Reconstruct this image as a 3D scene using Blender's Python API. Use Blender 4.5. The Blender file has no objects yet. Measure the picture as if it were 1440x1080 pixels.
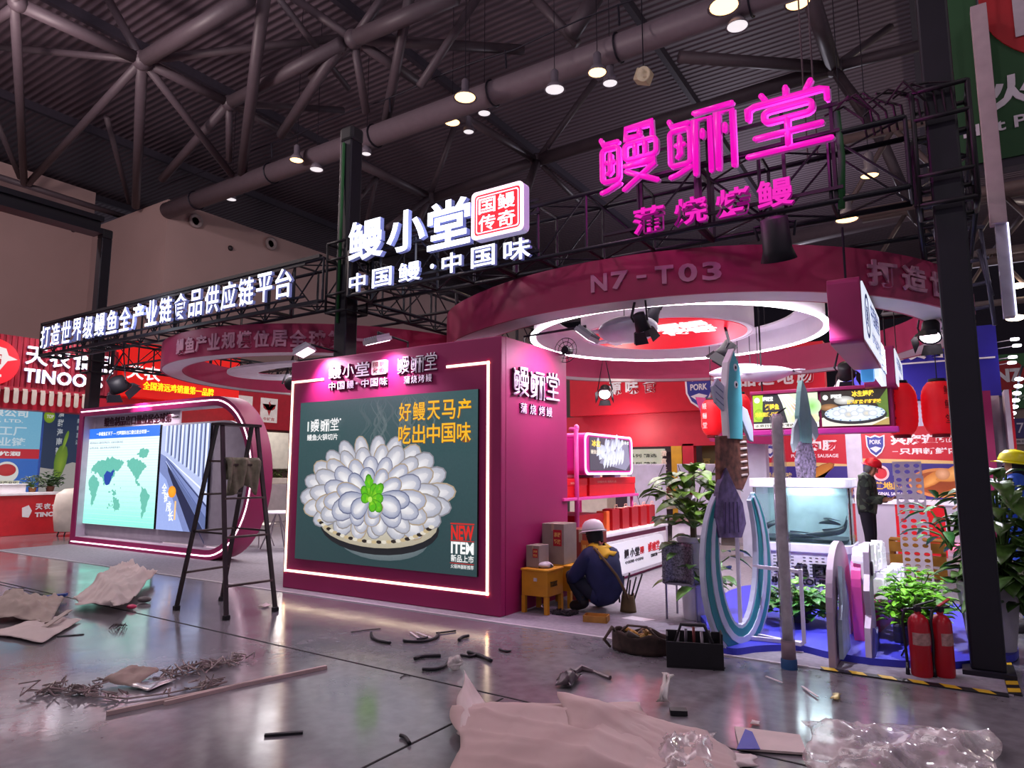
import bpy, math, random
from mathutils import Vector, Matrix
random.seed(7)
S = bpy.context.scene
COL = S.collection
pi = math.pi

# ------------------------------------------------------------ camera, world, exposure
FPX, CAMH, PITCH, YAW = 950.0, 1.55, math.radians(7.35), math.radians(32.6)
cd = bpy.data.cameras.new('camera'); cam = bpy.data.objects.new('camera', cd); COL.objects.link(cam)
cam.location = (0, 0, CAMH); cam.rotation_euler = (pi/2 + PITCH, 0, YAW)
cd.sensor_width = 36; cd.lens = FPX/1440*36; cd.clip_end = 400; cd.clip_start = .05
S.camera = cam
w = bpy.data.worlds.new('world'); S.world = w; w.use_nodes = True
w.node_tree.nodes['Background'].inputs[0].default_value = (.47, .42, .54, 1)
w.node_tree.nodes['Background'].inputs[1].default_value = .50
S.view_settings.view_transform = 'Standard'; S.view_settings.look = 'None'
S.view_settings.gamma = 1; S.view_settings.use_curve_mapping = False
S.view_settings.exposure = 0.25
S.cycles.use_denoising = True
S.cycles.max_bounces = 8; S.cycles.transparent_max_bounces = 12
S.cycles.sample_clamp_indirect = 4.0

def lamp(name, kind, loc, power, color, target=None, size=.2, spot=60, blend=.6, size_y=None):
    l = bpy.data.lights.new(name, kind); o = bpy.data.objects.new(name, l); COL.objects.link(o)
    l.energy = power; l.color = color; o.location = loc
    if kind == 'AREA':
        l.size = size
        if size_y: l.shape = 'RECTANGLE'; l.size_y = size_y
    else: l.shadow_soft_size = size
    if kind == 'SPOT': l.spot_size = math.radians(spot); l.spot_blend = blend
    if target is not None:
        o.rotation_euler = (Vector(target) - Vector(loc)).to_track_quat('-Z', 'Y').to_euler()
    return o
# the hall's own roof lighting over the aisle (rows of high-bay fittings behind the viewer)
for hx in (-16, -4, 8):
    for hy in (-6, 4):
        lamp('aisle_high_bay_light', 'POINT', (hx, hy, 11.5), 440, (1, .86, .92), size=.35)

# ------------------------------------------------------------ rays of the photograph's frame
_fw = Vector((-math.sin(YAW)*math.cos(PITCH), math.cos(YAW)*math.cos(PITCH), math.sin(PITCH)))
_rt = Vector((math.cos(YAW), math.sin(YAW), 0)); _up = _rt.cross(_fw)
_C = Vector((0, 0, CAMH))
def ray(x, y): return _fw + _rt*((x-720)/FPX) + _up*((540-y)/FPX)
def G(x, y, z=0.0):
    d = ray(x, y); return _C + d*((z-CAMH)/d.z)
def PY(x, y, Y):
    d = ray(x, y); return _C + d*(Y/d.y)
def PX(x, y, X):
    d = ray(x, y); return _C + d*(X/d.x)

# ------------------------------------------------------------ materials
def lin(h):
    h = h.lstrip('#'); c = [int(h[i:i+2], 16)/255 for i in (0, 2, 4)]
    return tuple((v/12.92 if v <= .04045 else ((v+.055)/1.055)**2.4) for v in c)
_M = {}
def M(h, rough=.5, metal=0., emit=0., noise=.06, scale=6., bump=0., trans=0., alpha=1., ior=1.45, coat=0.):
    key = (h, rough, metal, emit, noise, scale, bump, trans, alpha, coat)
    if key in _M: return _M[key]
    m = bpy.data.materials.new('mat_' + h.strip('#')); m.use_nodes = True
    nt = m.node_tree; b = nt.nodes['Principled BSDF']; c = lin(h)
    b.inputs['Roughness'].default_value = rough; b.inputs['Metallic'].default_value = metal
    b.inputs['IOR'].default_value = ior
    if coat: b.inputs['Coat Weight'].default_value = coat
    tc = nt.nodes.new('ShaderNodeTexCoord'); n = nt.nodes.new('ShaderNodeTexNoise')
    n.inputs['Scale'].default_value = scale; n.inputs['Detail'].default_value = 4
    nt.links.new(tc.outputs['Object'], n.inputs['Vector'])
    r = nt.nodes.new('ShaderNodeValToRGB')
    r.color_ramp.elements[0].position = .3; r.color_ramp.elements[1].position = .7
    r.color_ramp.elements[0].color = tuple(max(0, v*(1-noise*2)) for v in c) + (1,)
    r.color_ramp.elements[1].color = tuple(min(1, v*(1+noise)) for v in c) + (1,)
    nt.links.new(n.outputs['Fac'], r.inputs['Fac']); nt.links.new(r.outputs['Color'], b.inputs['Base Color'])
    if bump:
        bn = nt.nodes.new('ShaderNodeBump'); bn.inputs['Strength'].default_value = bump
        nt.links.new(n.outputs['Fac'], bn.inputs['Height']); nt.links.new(bn.outputs['Normal'], b.inputs['Normal'])
    if emit:
        nt.links.new(r.outputs['Color'], b.inputs['Emission Color']); b.inputs['Emission Strength'].default_value = emit
    if trans: b.inputs['Transmission Weight'].default_value = trans
    if alpha < 1: b.inputs['Alpha'].default_value = alpha
    _M[key] = m; return m
def glow(m):
    """a lit acrylic face: dark body, all its colour from its own light"""
    b = m.node_tree.nodes['Principled BSDF']
    for l in list(b.inputs['Base Color'].links): m.node_tree.links.remove(l)
    b.inputs['Base Color'].default_value = (.02, .02, .02, 1); return m
def picture_mat(emit, rough=.45):
    key = ('pic', emit, rough)
    if key in _M: return _M[key]
    m = bpy.data.materials.new('mat_printed_picture' if not emit else 'mat_led_picture'); m.use_nodes = True
    nt = m.node_tree; b = nt.nodes['Principled BSDF']; b.inputs['Roughness'].default_value = rough
    a = nt.nodes.new('ShaderNodeVertexColor'); a.layer_name = 'Col'
    tc = nt.nodes.new('ShaderNodeTexCoord'); n = nt.nodes.new('ShaderNodeTexNoise'); n.inputs['Scale'].default_value = 30
    mx = nt.nodes.new('ShaderNodeMix'); mx.data_type = 'RGBA'; mx.blend_type = 'SOFT_LIGHT'; mx.inputs[0].default_value = .15
    nt.links.new(tc.outputs['Object'], n.inputs['Vector'])
    nt.links.new(a.outputs['Color'], mx.inputs[6]); nt.links.new(n.outputs['Fac'], mx.inputs[7])
    if emit:
        b.inputs['Base Color'].default_value = (.01, .01, .01, 1)
        nt.links.new(mx.outputs[2], b.inputs['Emission Color']); b.inputs['Emission Strength'].default_value = emit
    else:
        nt.links.new(mx.outputs[2], b.inputs['Base Color'])
    _M[key] = m; return m

# ------------------------------------------------------------ mesh builder
class MB:
    def __init__(s): s.v = []; s.f = []; s.c = {}
    def add(s, vs, fs, col=None):
        k = len(s.v); s.v += [tuple(p) for p in vs]
        for f in fs:
            if col is not None: s.c[len(s.f)] = col
            s.f.append([i+k for i in f])
        return s
    def box(s, x0, x1, y0, y1, z0, z1, mat=None):
        vs = [Vector((x, y, z)) for x in (x0, x1) for y in (y0, y1) for z in (z0, z1)]
        if mat is not None: vs = [mat @ p for p in vs]
        return s.add(vs, [(0,1,3,2), (4,6,7,5), (0,4,5,1), (2,3,7,6), (0,2,6,4), (1,5,7,3)])
    def cbox(s, c, d, mat=None):
        return s.box(c[0]-d[0]/2, c[0]+d[0]/2, c[1]-d[1]/2, c[1]+d[1]/2, c[2]-d[2]/2, c[2]+d[2]/2, mat)
    def path(s, pts, r, n=8, closed=False, flat=None):
        pts = [Vector(p) for p in pts]; N = len(pts); rs = r if isinstance(r, (list, tuple)) else [r]*N
        t0 = (pts[1]-pts[0]).normalized()
        u = t0.orthogonal().normalized(); vs = []
        for i, p in enumerate(pts):
            a = pts[(i-1) % N] if (closed or i) else p; b = pts[(i+1) % N] if (closed or i < N-1) else p
            t = (b-a)
            if t.length < 1e-9: t = t0
            t.normalize()
            u = u - t*u.dot(t)
            u = u.normalized() if u.length > 1e-6 else t.orthogonal().normalized()
            wv = t.cross(u); k = 1.0
            if (closed or 0 < i < N-1):
                c = max(.35, abs(t.dot((b-p).normalized()))); k = 1/c if c < .98 else 1
            for j in range(n):
                a2 = 2*pi*j/n
                d = (u*math.cos(a2) + wv*math.sin(a2))*rs[i]*min(k, 1.5)
                vs.append(p + d)
        fs = []
        for i in range(N if closed else N-1):
            for j in range(n):
                a, b = i*n+j, i*n+(j+1) % n; c, d = ((i+1) % N)*n+(j+1) % n, ((i+1) % N)*n+j
                fs.append((a, b, c, d))
        if not closed: fs += [tuple(range(n))[::-1], tuple(range((N-1)*n, N*n))]
        return s.add(vs, fs)
    def tube(s, p, q, r, n=8, r2=None): return s.path([p, q], [r, r if r2 is None else r2], n)
    def bar(s, p, q, wd, ht=None):
        p, q = Vector(p), Vector(q); t = (q-p).normalized()
        u = t.cross(Vector((0, 0, 1)));
        if u.length < .01: u = Vector((1, 0, 0))
        u.normalize(); n = u.cross(t); h = (ht or wd)/2; wd = wd/2
        vs = [e + u*a*wd + n*b*h for e in (p, q) for a, b in ((-1,-1), (1,-1), (1,1), (-1,1))]
        return s.add(vs, [(0,1,2,3), (7,6,5,4), (0,4,5,1), (1,5,6,2), (2,6,7,3), (3,7,4,0)])
    def lathe(s, prof, n=20, mat=None, arc=2*pi):
        vs = []; full = abs(arc-2*pi) < 1e-6; m = n if full else n+1
        for r, z in prof:
            for j in range(m):
                a = arc*j/n; p = Vector((r*math.cos(a), r*math.sin(a), z)); vs.append(mat @ p if mat is not None else p)
        fs = []
        for i in range(len(prof)-1):
            for j in range(n):
                fs.append((i*m+j, i*m+(j+1) % m, (i+1)*m+(j+1) % m, (i+1)*m+j))
        if full:
            if prof[0][0] > 1e-6: fs.append(tuple(range(m))[::-1])
            if prof[-1][0] > 1e-6: fs.append(tuple(range((len(prof)-1)*m, len(prof)*m)))
        return s.add(vs, fs)
    def prism(s, poly, O, U, V, d):
        O, U, V = Vector(O), Vector(U), Vector(V); N = U.cross(V).normalized(); n = len(poly)
        a = [O + U*x + V*y for x, y in poly]
        return s.add(a + [p + N*d for p in a], [tuple(range(n))[::-1], tuple(range(n, 2*n))] + [(i, (i+1) % n, n+(i+1) % n, n+i) for i in range(n)])
    def band(s, outer, inner, O, U, V, d):      # flat ring between two outlines of equal count
        O, U, V = Vector(O), Vector(U), Vector(V); N = U.cross(V).normalized(); n = len(outer)
        vs = []
        for dd in (0, d):
            for pl in (outer, inner): vs += [O + U*x + V*y + N*dd for x, y in pl]
        fs = []
        for i in range(n):
            j = (i+1) % n
            fs += [(j, i, n+i, n+j), (2*n+i, 2*n+j, 3*n+j, 3*n+i), (i, j, 2*n+j, 2*n+i), (n+j, n+i, 3*n+i, 3*n+j)]
        return s.add(vs, fs)
    def grid(s, fn, nu, nv):
        vs = [fn(i/nu, j/nv) for i in range(nu+1) for j in range(nv+1)]
        return s.add(vs, [(i*(nv+1)+j, (i+1)*(nv+1)+j, (i+1)*(nv+1)+j+1, i*(nv+1)+j+1) for i in range(nu) for j in range(nv)])
    def sphere(s, c, r, n=12, m=8, sc=(1, 1, 1)):
        return s.lathe([(max(1e-7, r*math.sin(pi*i/m)), -r*math.cos(pi*i/m)) for i in range(m+1)], n, Matrix.Translation(c) @ Matrix.Diagonal((*sc, 1)))
    def build(s, name, mat, parent=None, smooth=False, bev=0., local=False, solid=0.):
        me = bpy.data.meshes.new(name); vs = s.v
        if parent is not None and not local:
            inv = parent['_inv'] if '_inv' in parent else None
            im = ROOTINV.get(root_of(parent).name)
            if im is not None: vs = [tuple(im @ Vector(p)) for p in vs]
        me.from_pydata(vs, [], s.f); me.update()
        if s.c:
            ca = me.color_attributes.new('Col', 'FLOAT_COLOR', 'CORNER')
            for p in me.polygons:
                c = s.c.get(p.index, (1, 1, 1))
                for k, li in enumerate(p.loop_indices):
                    cc = c[k % len(c)] if isinstance(c[0], tuple) else c
                    ca.data[li].color = (*cc, 1)
        me.materials.append(mat)
        if smooth:
            for p in me.polygons: p.use_smooth = True
        o = bpy.data.objects.new(name, me); COL.objects.link(o)
        if parent is not None: o.parent = parent
        if smooth == 'auto':
            me.set_sharp_from_angle(angle=math.radians(40))
        if solid:
            md = o.modifiers.new('thick', 'SOLIDIFY'); md.thickness = solid; md.offset = 0
        if bev:
            md = o.modifiers.new('edge', 'BEVEL'); md.width = bev; md.segments = 2; md.limit_method = 'ANGLE'; md.angle_limit = math.radians(35)
        return o
ROOTINV = {}
def root_of(o):
    while o.parent is not None: o = o.parent
    return o
def tag(o, label, cat, group=None, kind=None):
    o['label'] = label; o['category'] = cat
    if group: o['group'] = group
    if kind: o['kind'] = kind
    return o
def thing(name, label, cat, loc=(0, 0, 0), rz=0., group=None):
    o = bpy.data.objects.new(name, None); COL.objects.link(o); o.empty_display_size = .1
    o.location = loc; o.rotation_euler = (0, 0, rz); tag(o, label, cat, group)
    ROOTINV[o.name] = (Matrix.Translation(loc) @ Matrix.Rotation(rz, 4, 'Z')).inverted()
    return o
def struct(o): o['kind'] = 'structure'; return o
def copy_tree(o, parent=None):
    c = o.copy(); COL.objects.link(c); c.parent = parent
    for ch in [k for k in bpy.data.objects if k.parent == o]: copy_tree(ch, c)
    return c

# ------------------------------------------------------------ lettering
_GC = {}
def glyph(s, bold=.02, ext=0.):
    k = (s, bold, ext)
    if k in _GC: return _GC[k]
    cu = bpy.data.curves.new('t', 'FONT'); cu.body = s; cu.size = 1; cu.offset = bold; cu.resolution_u = 3
    if ext: cu.extrude = .5
    o = bpy.data.objects.new('t', cu); me = o.to_mesh()
    vs = [tuple(v.co) for v in me.vertices]; fs = [tuple(p.vertices) for p in me.polygons]
    o.to_mesh_clear(); bpy.data.objects.remove(o); bpy.data.curves.remove(cu)
    _GC[k] = (vs, fs); return vs, fs
def lay(mb, s, O, U, V, wd, ht, ext=0., bold=.02, col=None, gap=0.):
    """write s into the rectangle at O spanned by U*wd and V*ht"""
    O, U, V = Vector(O), Vector(U).normalized(), Vector(V).normalized(); N = U.cross(V)
    vs, fs = glyph(s, bold, 1 if ext else 0)
    if not vs: return mb
    xs = [v[0] for v in vs]; ys = [v[1] for v in vs]; x0, x1, y0, y1 = min(xs), max(xs), min(ys), max(ys)
    sx = wd/max(1e-6, x1-x0); sy = ht/max(1e-6, y1-y0)
    return mb.add([O + U*((v[0]-x0)*sx) + V*((v[1]-y0)*sy) + N*((v[2]+.5)*ext if ext else gap) for v in vs], fs, col)
def write(name, s, O, U, V, wd, ht, mat, parent, ext=0., bold=.02, gap=.002):
    return lay(MB(), s, O, U, V, wd, ht, ext, bold, None, gap).build(name, mat, parent)
def chars(name, s, O, U, V, wd, ht, mat, parent, ext=.05, bold=.02, fill=.86, side=None):
    """one mesh per character, evenly spaced"""
    U = Vector(U).normalized(); n = len(s); cw = wd/n
    for i, ch in enumerate(s):
        if ch == ' ': continue
        if ch == '·': lay(MB(), '●', Vector(O)+U*(cw*(i+.38))+Vector(V)*ht*.4, U, V, cw*.22, cw*.22, ext, 0).build(name, mat, parent); continue
        h = ht
        o0 = Vector(O)
        if ch == '一': h = ht*.16; o0 = o0 + Vector(V)*ht*.42
        lit(ch, o0+U*cw*(i+(1-fill)/2), U, V, cw*fill, h, ext, parent, mat, side or mat, bold, name)

def lit(ch, O, U, V, wd, ht, ext, root, face, side, bold=.012, nm='character'):
    b = lay(MB(), ch, O, U, V, wd, ht, ext, bold).build(nm, side, root)
    lay(MB(), ch, O, U, V, wd, ht, 0, bold, None, ext+.002).build('lit_face', face, b); return b
# the two characters drawn with round strokes (fish + hall style logotype), unit square, y up
_rad = [[(.02,1.0),(.05,.90),(.32,.90)], 'R.03,.22,.33,.82', [(.18,.70),(.18,.40),(.14,.36)], [(.12,.56),(.24,.56)], [(.02,.04),(.12,.06),(.34,.15)]]
LOGO = [
  _rad + [[(.72,.90),(.46,.90),(.46,1.08),(.92,1.08),(.92,.86)], [(.70,.99),(.70,.91)], 'R.44,.52,.98,.80', [(.62,.52),(.62,.78)], [(.79,.52),(.79,.78)],
          [(.44,.42),(.95,.42),(.95,.36),(.42,.01)], [(.46,.32),(.99,.05)]],
  [_rad[0], 'R.02,.22,.34,.82', _rad[2], _rad[3], _rad[4]] + [[(.42,1.03),(1.0,1.03)], [(.42,.0),(.42,.90),(.66,.90),(.66,.0)], [(.54,.70),(.54,.60)],
          [(.77,.0),(.77,.92),(1.0,.92),(1.0,.0)], [(.885,.70),(.885,.60)]],
  [[(.20,1.13),(.25,1.02)], [(.5,1.16),(.5,.98)], [(.80,1.16),(.74,1.02)], [(.02,.76),(.02,.93),(.10,.97),(.90,.97),(.98,.93),(.98,.76)], 'R.22,.62,.80,.82',
   [(.5,.62),(.5,.08)], [(.10,.38),(.90,.38)], [(.0,.08),(1.0,.08)]],
]
def rrect(x0, y0, x1, y1, r, n=4):
    out = []
    for cx, cy, a in ((x1-r, y1-r, 0), (x0+r, y1-r, 90), (x0+r, y0+r, 180), (x1-r, y0+r, 270)):
        for i in range(n+1):
            t = math.radians(a+90*i/n); out.append((cx+r*math.cos(t), cy+r*math.sin(t)))
    return out
def logo(idx, O, U, V, wd, ht, r, deep, seg=8):
    """one logotype character as strokes of radius r, flattened to depth `deep` along the normal"""
    O, U, V = Vector(O), Vector(U).normalized(), Vector(V).normalized(); N = U.cross(V); mb = MB()
    for st in LOGO[idx]:
        if isinstance(st, str):
            a = [float(q) for q in st[1:].split(',')]; pts = rrect(a[0], a[1], a[2], a[3], .07); cl = True
        else: pts, cl = st, False
        P = [Vector((x*wd, y*ht, 0)) for x, y in pts]
        if not cl and len(P) == 2: P = [P[0], P[0].lerp(P[1], .5), P[1]]
        t = MB(); t.path(P, r, seg, cl)
        t.v = [Vector(v) for v in t.v]
        if not cl:
            for e in (P[0], P[-1]): t.sphere(e, r*.98, seg, 6)
        mb.add([O + U*v[0] + V*v[1] + N*(v[2]/r*deep) for v in t.v], t.f)
    return mb

# flat printed or LED pictures: layered coloured polygons in one mesh
class Pic:
    def __init__(s, O, U, V): s.O, s.U, s.V = Vector(O), Vector(U).normalized(), Vector(V).normalized(); s.N = s.U.cross(s.V); s.m = MB(); s.k = 0
    def P(s, x, y): return s.O + s.U*x + s.V*y + s.N*(.00008*s.k)
    def poly(s, pts, c):
        s.k += 1; c = lin(c) if isinstance(c, str) else ([lin(q) for q in c] if isinstance(c, list) else c)
        if isinstance(c, list): c = tuple(c)
        s.m.add([s.P(*p) for p in pts], [tuple(range(len(pts)))], c); return s
    def fan(s, cx, cy, pts, c0, c1):        # centre colour to rim colour
        s.k += 1; a, b = lin(c0), lin(c1); n = len(pts)
        for i in range(n): s.m.add([s.P(cx, cy), s.P(*pts[i]), s.P(*pts[(i+1) % n])], [(0, 1, 2)], (a, b, b))
        return s
    def rect(s, x0, y0, x1, y1, c): return s.poly([(x0, y0), (x1, y0), (x1, y1), (x0, y1)], c)
    def ell(s, cx, cy, rx, ry, c, c1=None, n=28):
        pts = [(cx+rx*math.cos(2*pi*i/n), cy+ry*math.sin(2*pi*i/n)) for i in range(n)]
        return s.fan(cx, cy, pts, c, c1 or c)
    def text(s, t, x, y, wd, ht, c, bold=.02):
        s.k += 1; lay(s.m, t, s.P(x, y), s.U, s.V, wd, ht, 0, bold, lin(c)); return s
    def build(s, name, parent, emit=0.): return s.m.build(name, picture_mat(emit), parent)
def petal(cx, cy, ang, L, W, n=12, tip=.55):
    ca, sa = math.cos(ang), math.sin(ang); out = []
    for i in range(n):
        t = 2*pi*i/n; u = .5-.5*math.cos(t); v = math.sin(t)*W*.5*(.55+.9*u*(1-.35*u))
        out.append((cx+ca*u*L-sa*v, cy+sa*u*L+ca*v))
    return out
X_, Y_, Z_ = Vector((1, 0, 0)), Vector((0, 1, 0)), Vector((0, 0, 1))
BLACK, STEEL, WHITE = M('15131c', .55), M('6d6570', .55), M('e8e6ec', .5)
DARKST = M('23202c', .45, .3)
MAG = M('981d5c', .48, noise=.03, scale=3)      # magenta panel paint
MAGD = M('7d2a4c', .5, noise=.03)
LEDW = M('fff6ff', .4, emit=9, noise=0); LEDC = M('ffe8c4', .4, emit=2.6, noise=0); LEDP = M('ffe0f0', .4, emit=3, noise=0)
RED = M('d3202c', .5); REDF = M('c21a35', .5, noise=.04)

# ------------------------------------------------------------ structure: floor, walls, roof
def floor_mat():
    m = bpy.data.materials.new('mat_polished_concrete'); m.use_nodes = True; nt = m.node_tree; L = nt.links
    b = nt.nodes['Principled BSDF']; tc = nt.nodes.new('ShaderNodeTexCoord')
    def noise(sc, det=6, dist=0):
        n = nt.nodes.new('ShaderNodeTexNoise'); n.inputs['Scale'].default_value = sc; n.inputs['Detail'].default_value = det
        n.inputs['Distortion'].default_value = dist; L.new(tc.outputs['Object'], n.inputs['Vector']); return n
    def ramp(src, stops):
        r = nt.nodes.new('ShaderNodeValToRGB'); e = r.color_ramp.elements
        for i, (p, c) in enumerate(stops):
            q = e[i] if i < 2 else e.new(p)
            q.position = p; q.color = (*c, 1)
        L.new(src.outputs['Fac'], r.inputs['Fac']); return r
    a = ramp(noise(.55, 8, .4), [(.3, lin('6c6a70')), (.7, lin('8a888e'))])
    f = ramp(noise(9, 9), [(.35, (.78, .78, .78)), (.65, (1.05, 1.05, 1.05))])
    mx = nt.nodes.new('ShaderNodeMix'); mx.data_type = 'RGBA'; mx.blend_type = 'MULTIPLY'; mx.inputs[0].default_value = 1
    L.new(a.outputs[0], mx.inputs[6]); L.new(f.outputs[0], mx.inputs[7]); L.new(mx.outputs[2], b.inputs['Base Color'])
    r = ramp(noise(1.6, 7, .8), [(.3, (.09,)*3), (.72, (.24,)*3)]); L.new(r.outputs[0], b.inputs['Roughness'])
    b.inputs['Specular IOR Level'].default_value = .8; b.inputs['Coat Weight'].default_value = .35; b.inputs['Coat Roughness'].default_value = .15
    bn = nt.nodes.new('ShaderNodeBump'); bn.inputs['Strength'].default_value = .06; bn.inputs['Distance'].default_value = .02
    n2 = noise(5, 3); L.new(n2.outputs['Fac'], bn.inputs['Height']); L.new(bn.outputs['Normal'], b.inputs['Normal'])
    return m
struct(MB().box(-48, 50, -25, 62, -.3, 0).build('floor', floor_mat()))
for i, (a, b) in enumerate([((183, 860), (960, 1037)), ((0, 822), (55, 835))]):
    p, q = G(*a, .001), G(*b, .001); d = (q-p).normalized()
    p, q = p - d*(8 if i else 6), q + d*(.5 if i else 9)
    struct(MB().bar(p, q, .014, .004).build('trim_%d' % (i+1), M('18161a', .8)))
p, q = G(510, 1080, .001), G(707, 982, .001); d = (q-p).normalized()
struct(MB().bar(p-d*4, q, .014, .004).build('trim_3', M('18161a', .8)))
WALL = M('a88e8a', .85, noise=.03, scale=.6)
DARKW = M('2c2836', .85)
struct(MB().box(-48, -32, -25, 14.65, 0, 14.2).build('wall_left', WALL))
struct(MB().box(-48, -26, 14.65, 62, 0, 12.55).build('wall_left_back', WALL))
struct(MB().box(-48, 50, 61.5, 62, 0, 17).build('wall_back', DARKW))
# corrugated roof deck on purlins
def deck_mat():
    m = bpy.data.materials.new('mat_corrugated_deck'); m.use_nodes = True; nt = m.node_tree; L = nt.links
    b = nt.nodes['Principled BSDF']; b.inputs['Roughness'].default_value = .6
    tc = nt.nodes.new('ShaderNodeTexCoord'); wv = nt.nodes.new('ShaderNodeTexWave'); wv.bands_direction = 'Y'; wv.inputs['Scale'].default_value = 1.1
    L.new(tc.outputs['Object'], wv.inputs['Vector'])
    r = nt.nodes.new('ShaderNodeValToRGB'); r.color_ramp.elements[0].color = (*lin('54464f'), 1); r.color_ramp.elements[1].color = (*lin('6e5e69'), 1)
    L.new(wv.outputs['Fac'], r.inputs[0]); L.new(r.outputs[0], b.inputs['Base Color'])
    bn = nt.nodes.new('ShaderNodeBump'); bn.inputs['Strength'].default_value = .8; bn.inputs['Distance'].default_value = .08
    L.new(wv.outputs['Fac'], bn.inputs['Height']); L.new(bn.outputs['Normal'], b.inputs['Normal'])
    return m
struct(MB().box(-48, 50, -25, 62, 17.2, 17.4).build('ceiling', deck_mat()))
pm = MB()
for i in range(12):
    pm.box(-48+i*8, -47.8+i*8, -25, 62, 16.85, 17.2)
struct(pm.build('trim_4', M('3a3440', .6)))

# ------------------------------------------------------------ roof steel
TUBE = M('50454c', .5, noise=.04)
PIPE = M('6c5f68', .5, noise=.04)
pb = thing('roof_pipe', 'thick round steel roof pipe running the length of the hall above the signs', 'steel pipe', (-5, 14.65, 11.83))
MB().tube((-26, 14.65, 12.05), (34, 14.65, 12.05), .33, 20).build('pipe', PIPE, pb, True)
for x in (-24, -19.5, -14.5, -10, -6.2, -3, 0, 3):
    MB().path([(x, 14.65+.36*math.cos(a*pi/8), 12.05+.36*math.sin(a*pi/8)) for a in range(16)], .025, 6, True).build('clamp_ring', DARKST, pb)
cw = thing('catenary_wire', 'thin sagging service wire strung along the top of the thick roof pipe', 'wire', (-10, 14.2, 12.9))
wp = [(x, 14.2, 12.75 + .12*abs(math.sin(x*.7))) for x in range(-26, 20)]
MB().path(wp, .022, 6).build('wire', DARKST, cw)
for x in (-19, -13.5, -9.3, -6.0, -2.6): MB().tube((x, 14.25, 12.35), (x, 14.2, 12.85), .03, 6).build('hanger', DARKST, cw)

def frame(label, segs, hubs):
    a = G(*hubs[0][:2], hubs[0][2])
    t = thing('roof_space_frame', label, 'roof truss', a, 0, 'tubular roof trusses')
    for x, y, z, r in hubs: MB().sphere(G(x, y, z), r*.7, 12, 8).build('hub', TUBE, t, True)
    for x0, y0, z0, x1, y1, z1, r in segs: MB().tube(G(x0, y0, z0), G(x1, y1, z1), r*.62, 10).build('strut', TUBE, t, True)
frame('tubular roof truss meeting in a big star hub at the upper left', [
  (200, 85, 13.6, 20, 3, 13.6, .30), (200, 85, 13.6, 350, -4, 13.6, .36), (200, 85, 13.6, 150, -5, 16, .2), (200, 85, 13.6, -20, 64, 15.5, .17),
  (200, 85, 13.6, 40, 258, 12.9, .2), (200, 85, 13.6, 191, 290, 12.5, .26), (200, 85, 13.6, 326, 246, 12.3, .2), (200, 85, 13.6, 322, 145, 13.6, .25),
  (200, 85, 13.6, 490, 52, 15.3, .2), (20, -5, 13.6, 34, 258, 12.9, .2), (28, 5, 13.6, -15, 35, 13.6, .2), (-10, 246, 12.9, 175, 305, 12.9, .2)],
  [(200, 85, 13.6, .42), (25, 4, 13.6, .34)])
frame('tubular roof truss with a hub just right of the star hub', [
  (322, 145, 13.6, 480, 62, 13.6, .33), (322, 145, 13.6, 228, 252, 12.6, .24), (322, 145, 13.6, 482, 155, 15.5, .2), (322, 145, 13.6, 322, 225, 12.5, .18),
  (322, 145, 13.6, 410, 192, 14, .2), (372, -6, 14, 340, 243, 12.3, .28), (480, 62, 13.6, 395, 190, 13, .26), (390, -5, 15, 490, 125, 14, .16), (150, 165, 14.4, 182, 285, 13, .16),
  (-5, 170, 14.4, 28, 250, 13.4, .16)],
  [(322, 145, 13.6, .36)])
frame('tubular roof truss crossing above the middle lighting tower', [
  (497, 55, 13.8, 540, -6, 14.6, .2), (497, 55, 13.8, 640, -6, 13.8, .38), (497, 55, 13.8, 735, 70, 15, .26), (497, 55, 13.8, 592, 118, 13.5, .24), (497, 55, 13.8, 440, 110, 13.6, .3),
  (497, 55, 13.8, 515, 158, 12.5, .2), (576, -5, 14.4, 543, 168, 12.5, .24), (672, -5, 15, 590, 122, 12.5, .2), (497, 55, 13.8, 410, -5, 15.2, .2),
  (838, -5, 14, 803, 48, 13, .36), (750, -5, 14.4, 812, 62, 13, .22)],
  [(497, 55, 13.8, .4)])
frame('tubular roof truss behind the white letters with two small hubs', [
  (755, 226, 13.6, 645, 160, 13.6, .24), (755, 226, 13.6, 600, 282, 13.6, .34), (755, 226, 13.6, 1172, 95, 14, .38), (755, 226, 13.6, 838, 112, 16, .2), (755, 226, 13.6, 738, 275, 11, .24),
  (755, 226, 13.6, 815, 285, 13, .16), (604, 277, 13.6, 640, 176, 16, .2), (604, 277, 13.6, 505, 230, 13.6, .3), (604, 277, 13.6, 580, 335, 12, .22), (604, 277, 13.6, 545, 320, 11, .18),
  (530, 248, 13.6, 505, 280, 12, .15), (530, 248, 13.6, 512, 330, 12, .15)],
  [(755, 226, 13.6, .42), (604, 277, 13.6, .42)])
frame('tubular roof truss behind the pink letters fanning from one hub', [
  (1172, 95, 14, 1140, -5, 14, .36), (1172, 95, 14, 955, 80, 14, .3), (1172, 95, 14, 1252, 38, 16, .2), (1172, 95, 14, 1242, 202, 11.5, .26), (1172, 95, 14, 1330, 55, 14, .26), (1172, 95, 14, 1215, 150, 12, .18),
  (1242, 202, 11.5, 1290, 310, 9.5, .25), (1400, 280, 12, 1450, 285, 12, .2), (1400, 350, 11, 1450, 290, 12, .2), (1380, 360, 11, 1460, 355, 11, .2)],
  [(1172, 95, 14, .42)])
# second pipe beyond, low at the right
sp = thing('roof_pipe', 'farther steel roof pipe seen below the truss at the right tower', 'steel pipe', G(1190, 330, 11.4))
a, b = G(1120, 335, 11.4), G(1270, 300, 11.4); d = b-a
MB().tube(a-d*.6, b+d*3, .35, 14).build('pipe', PIPE, sp, True)

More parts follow.
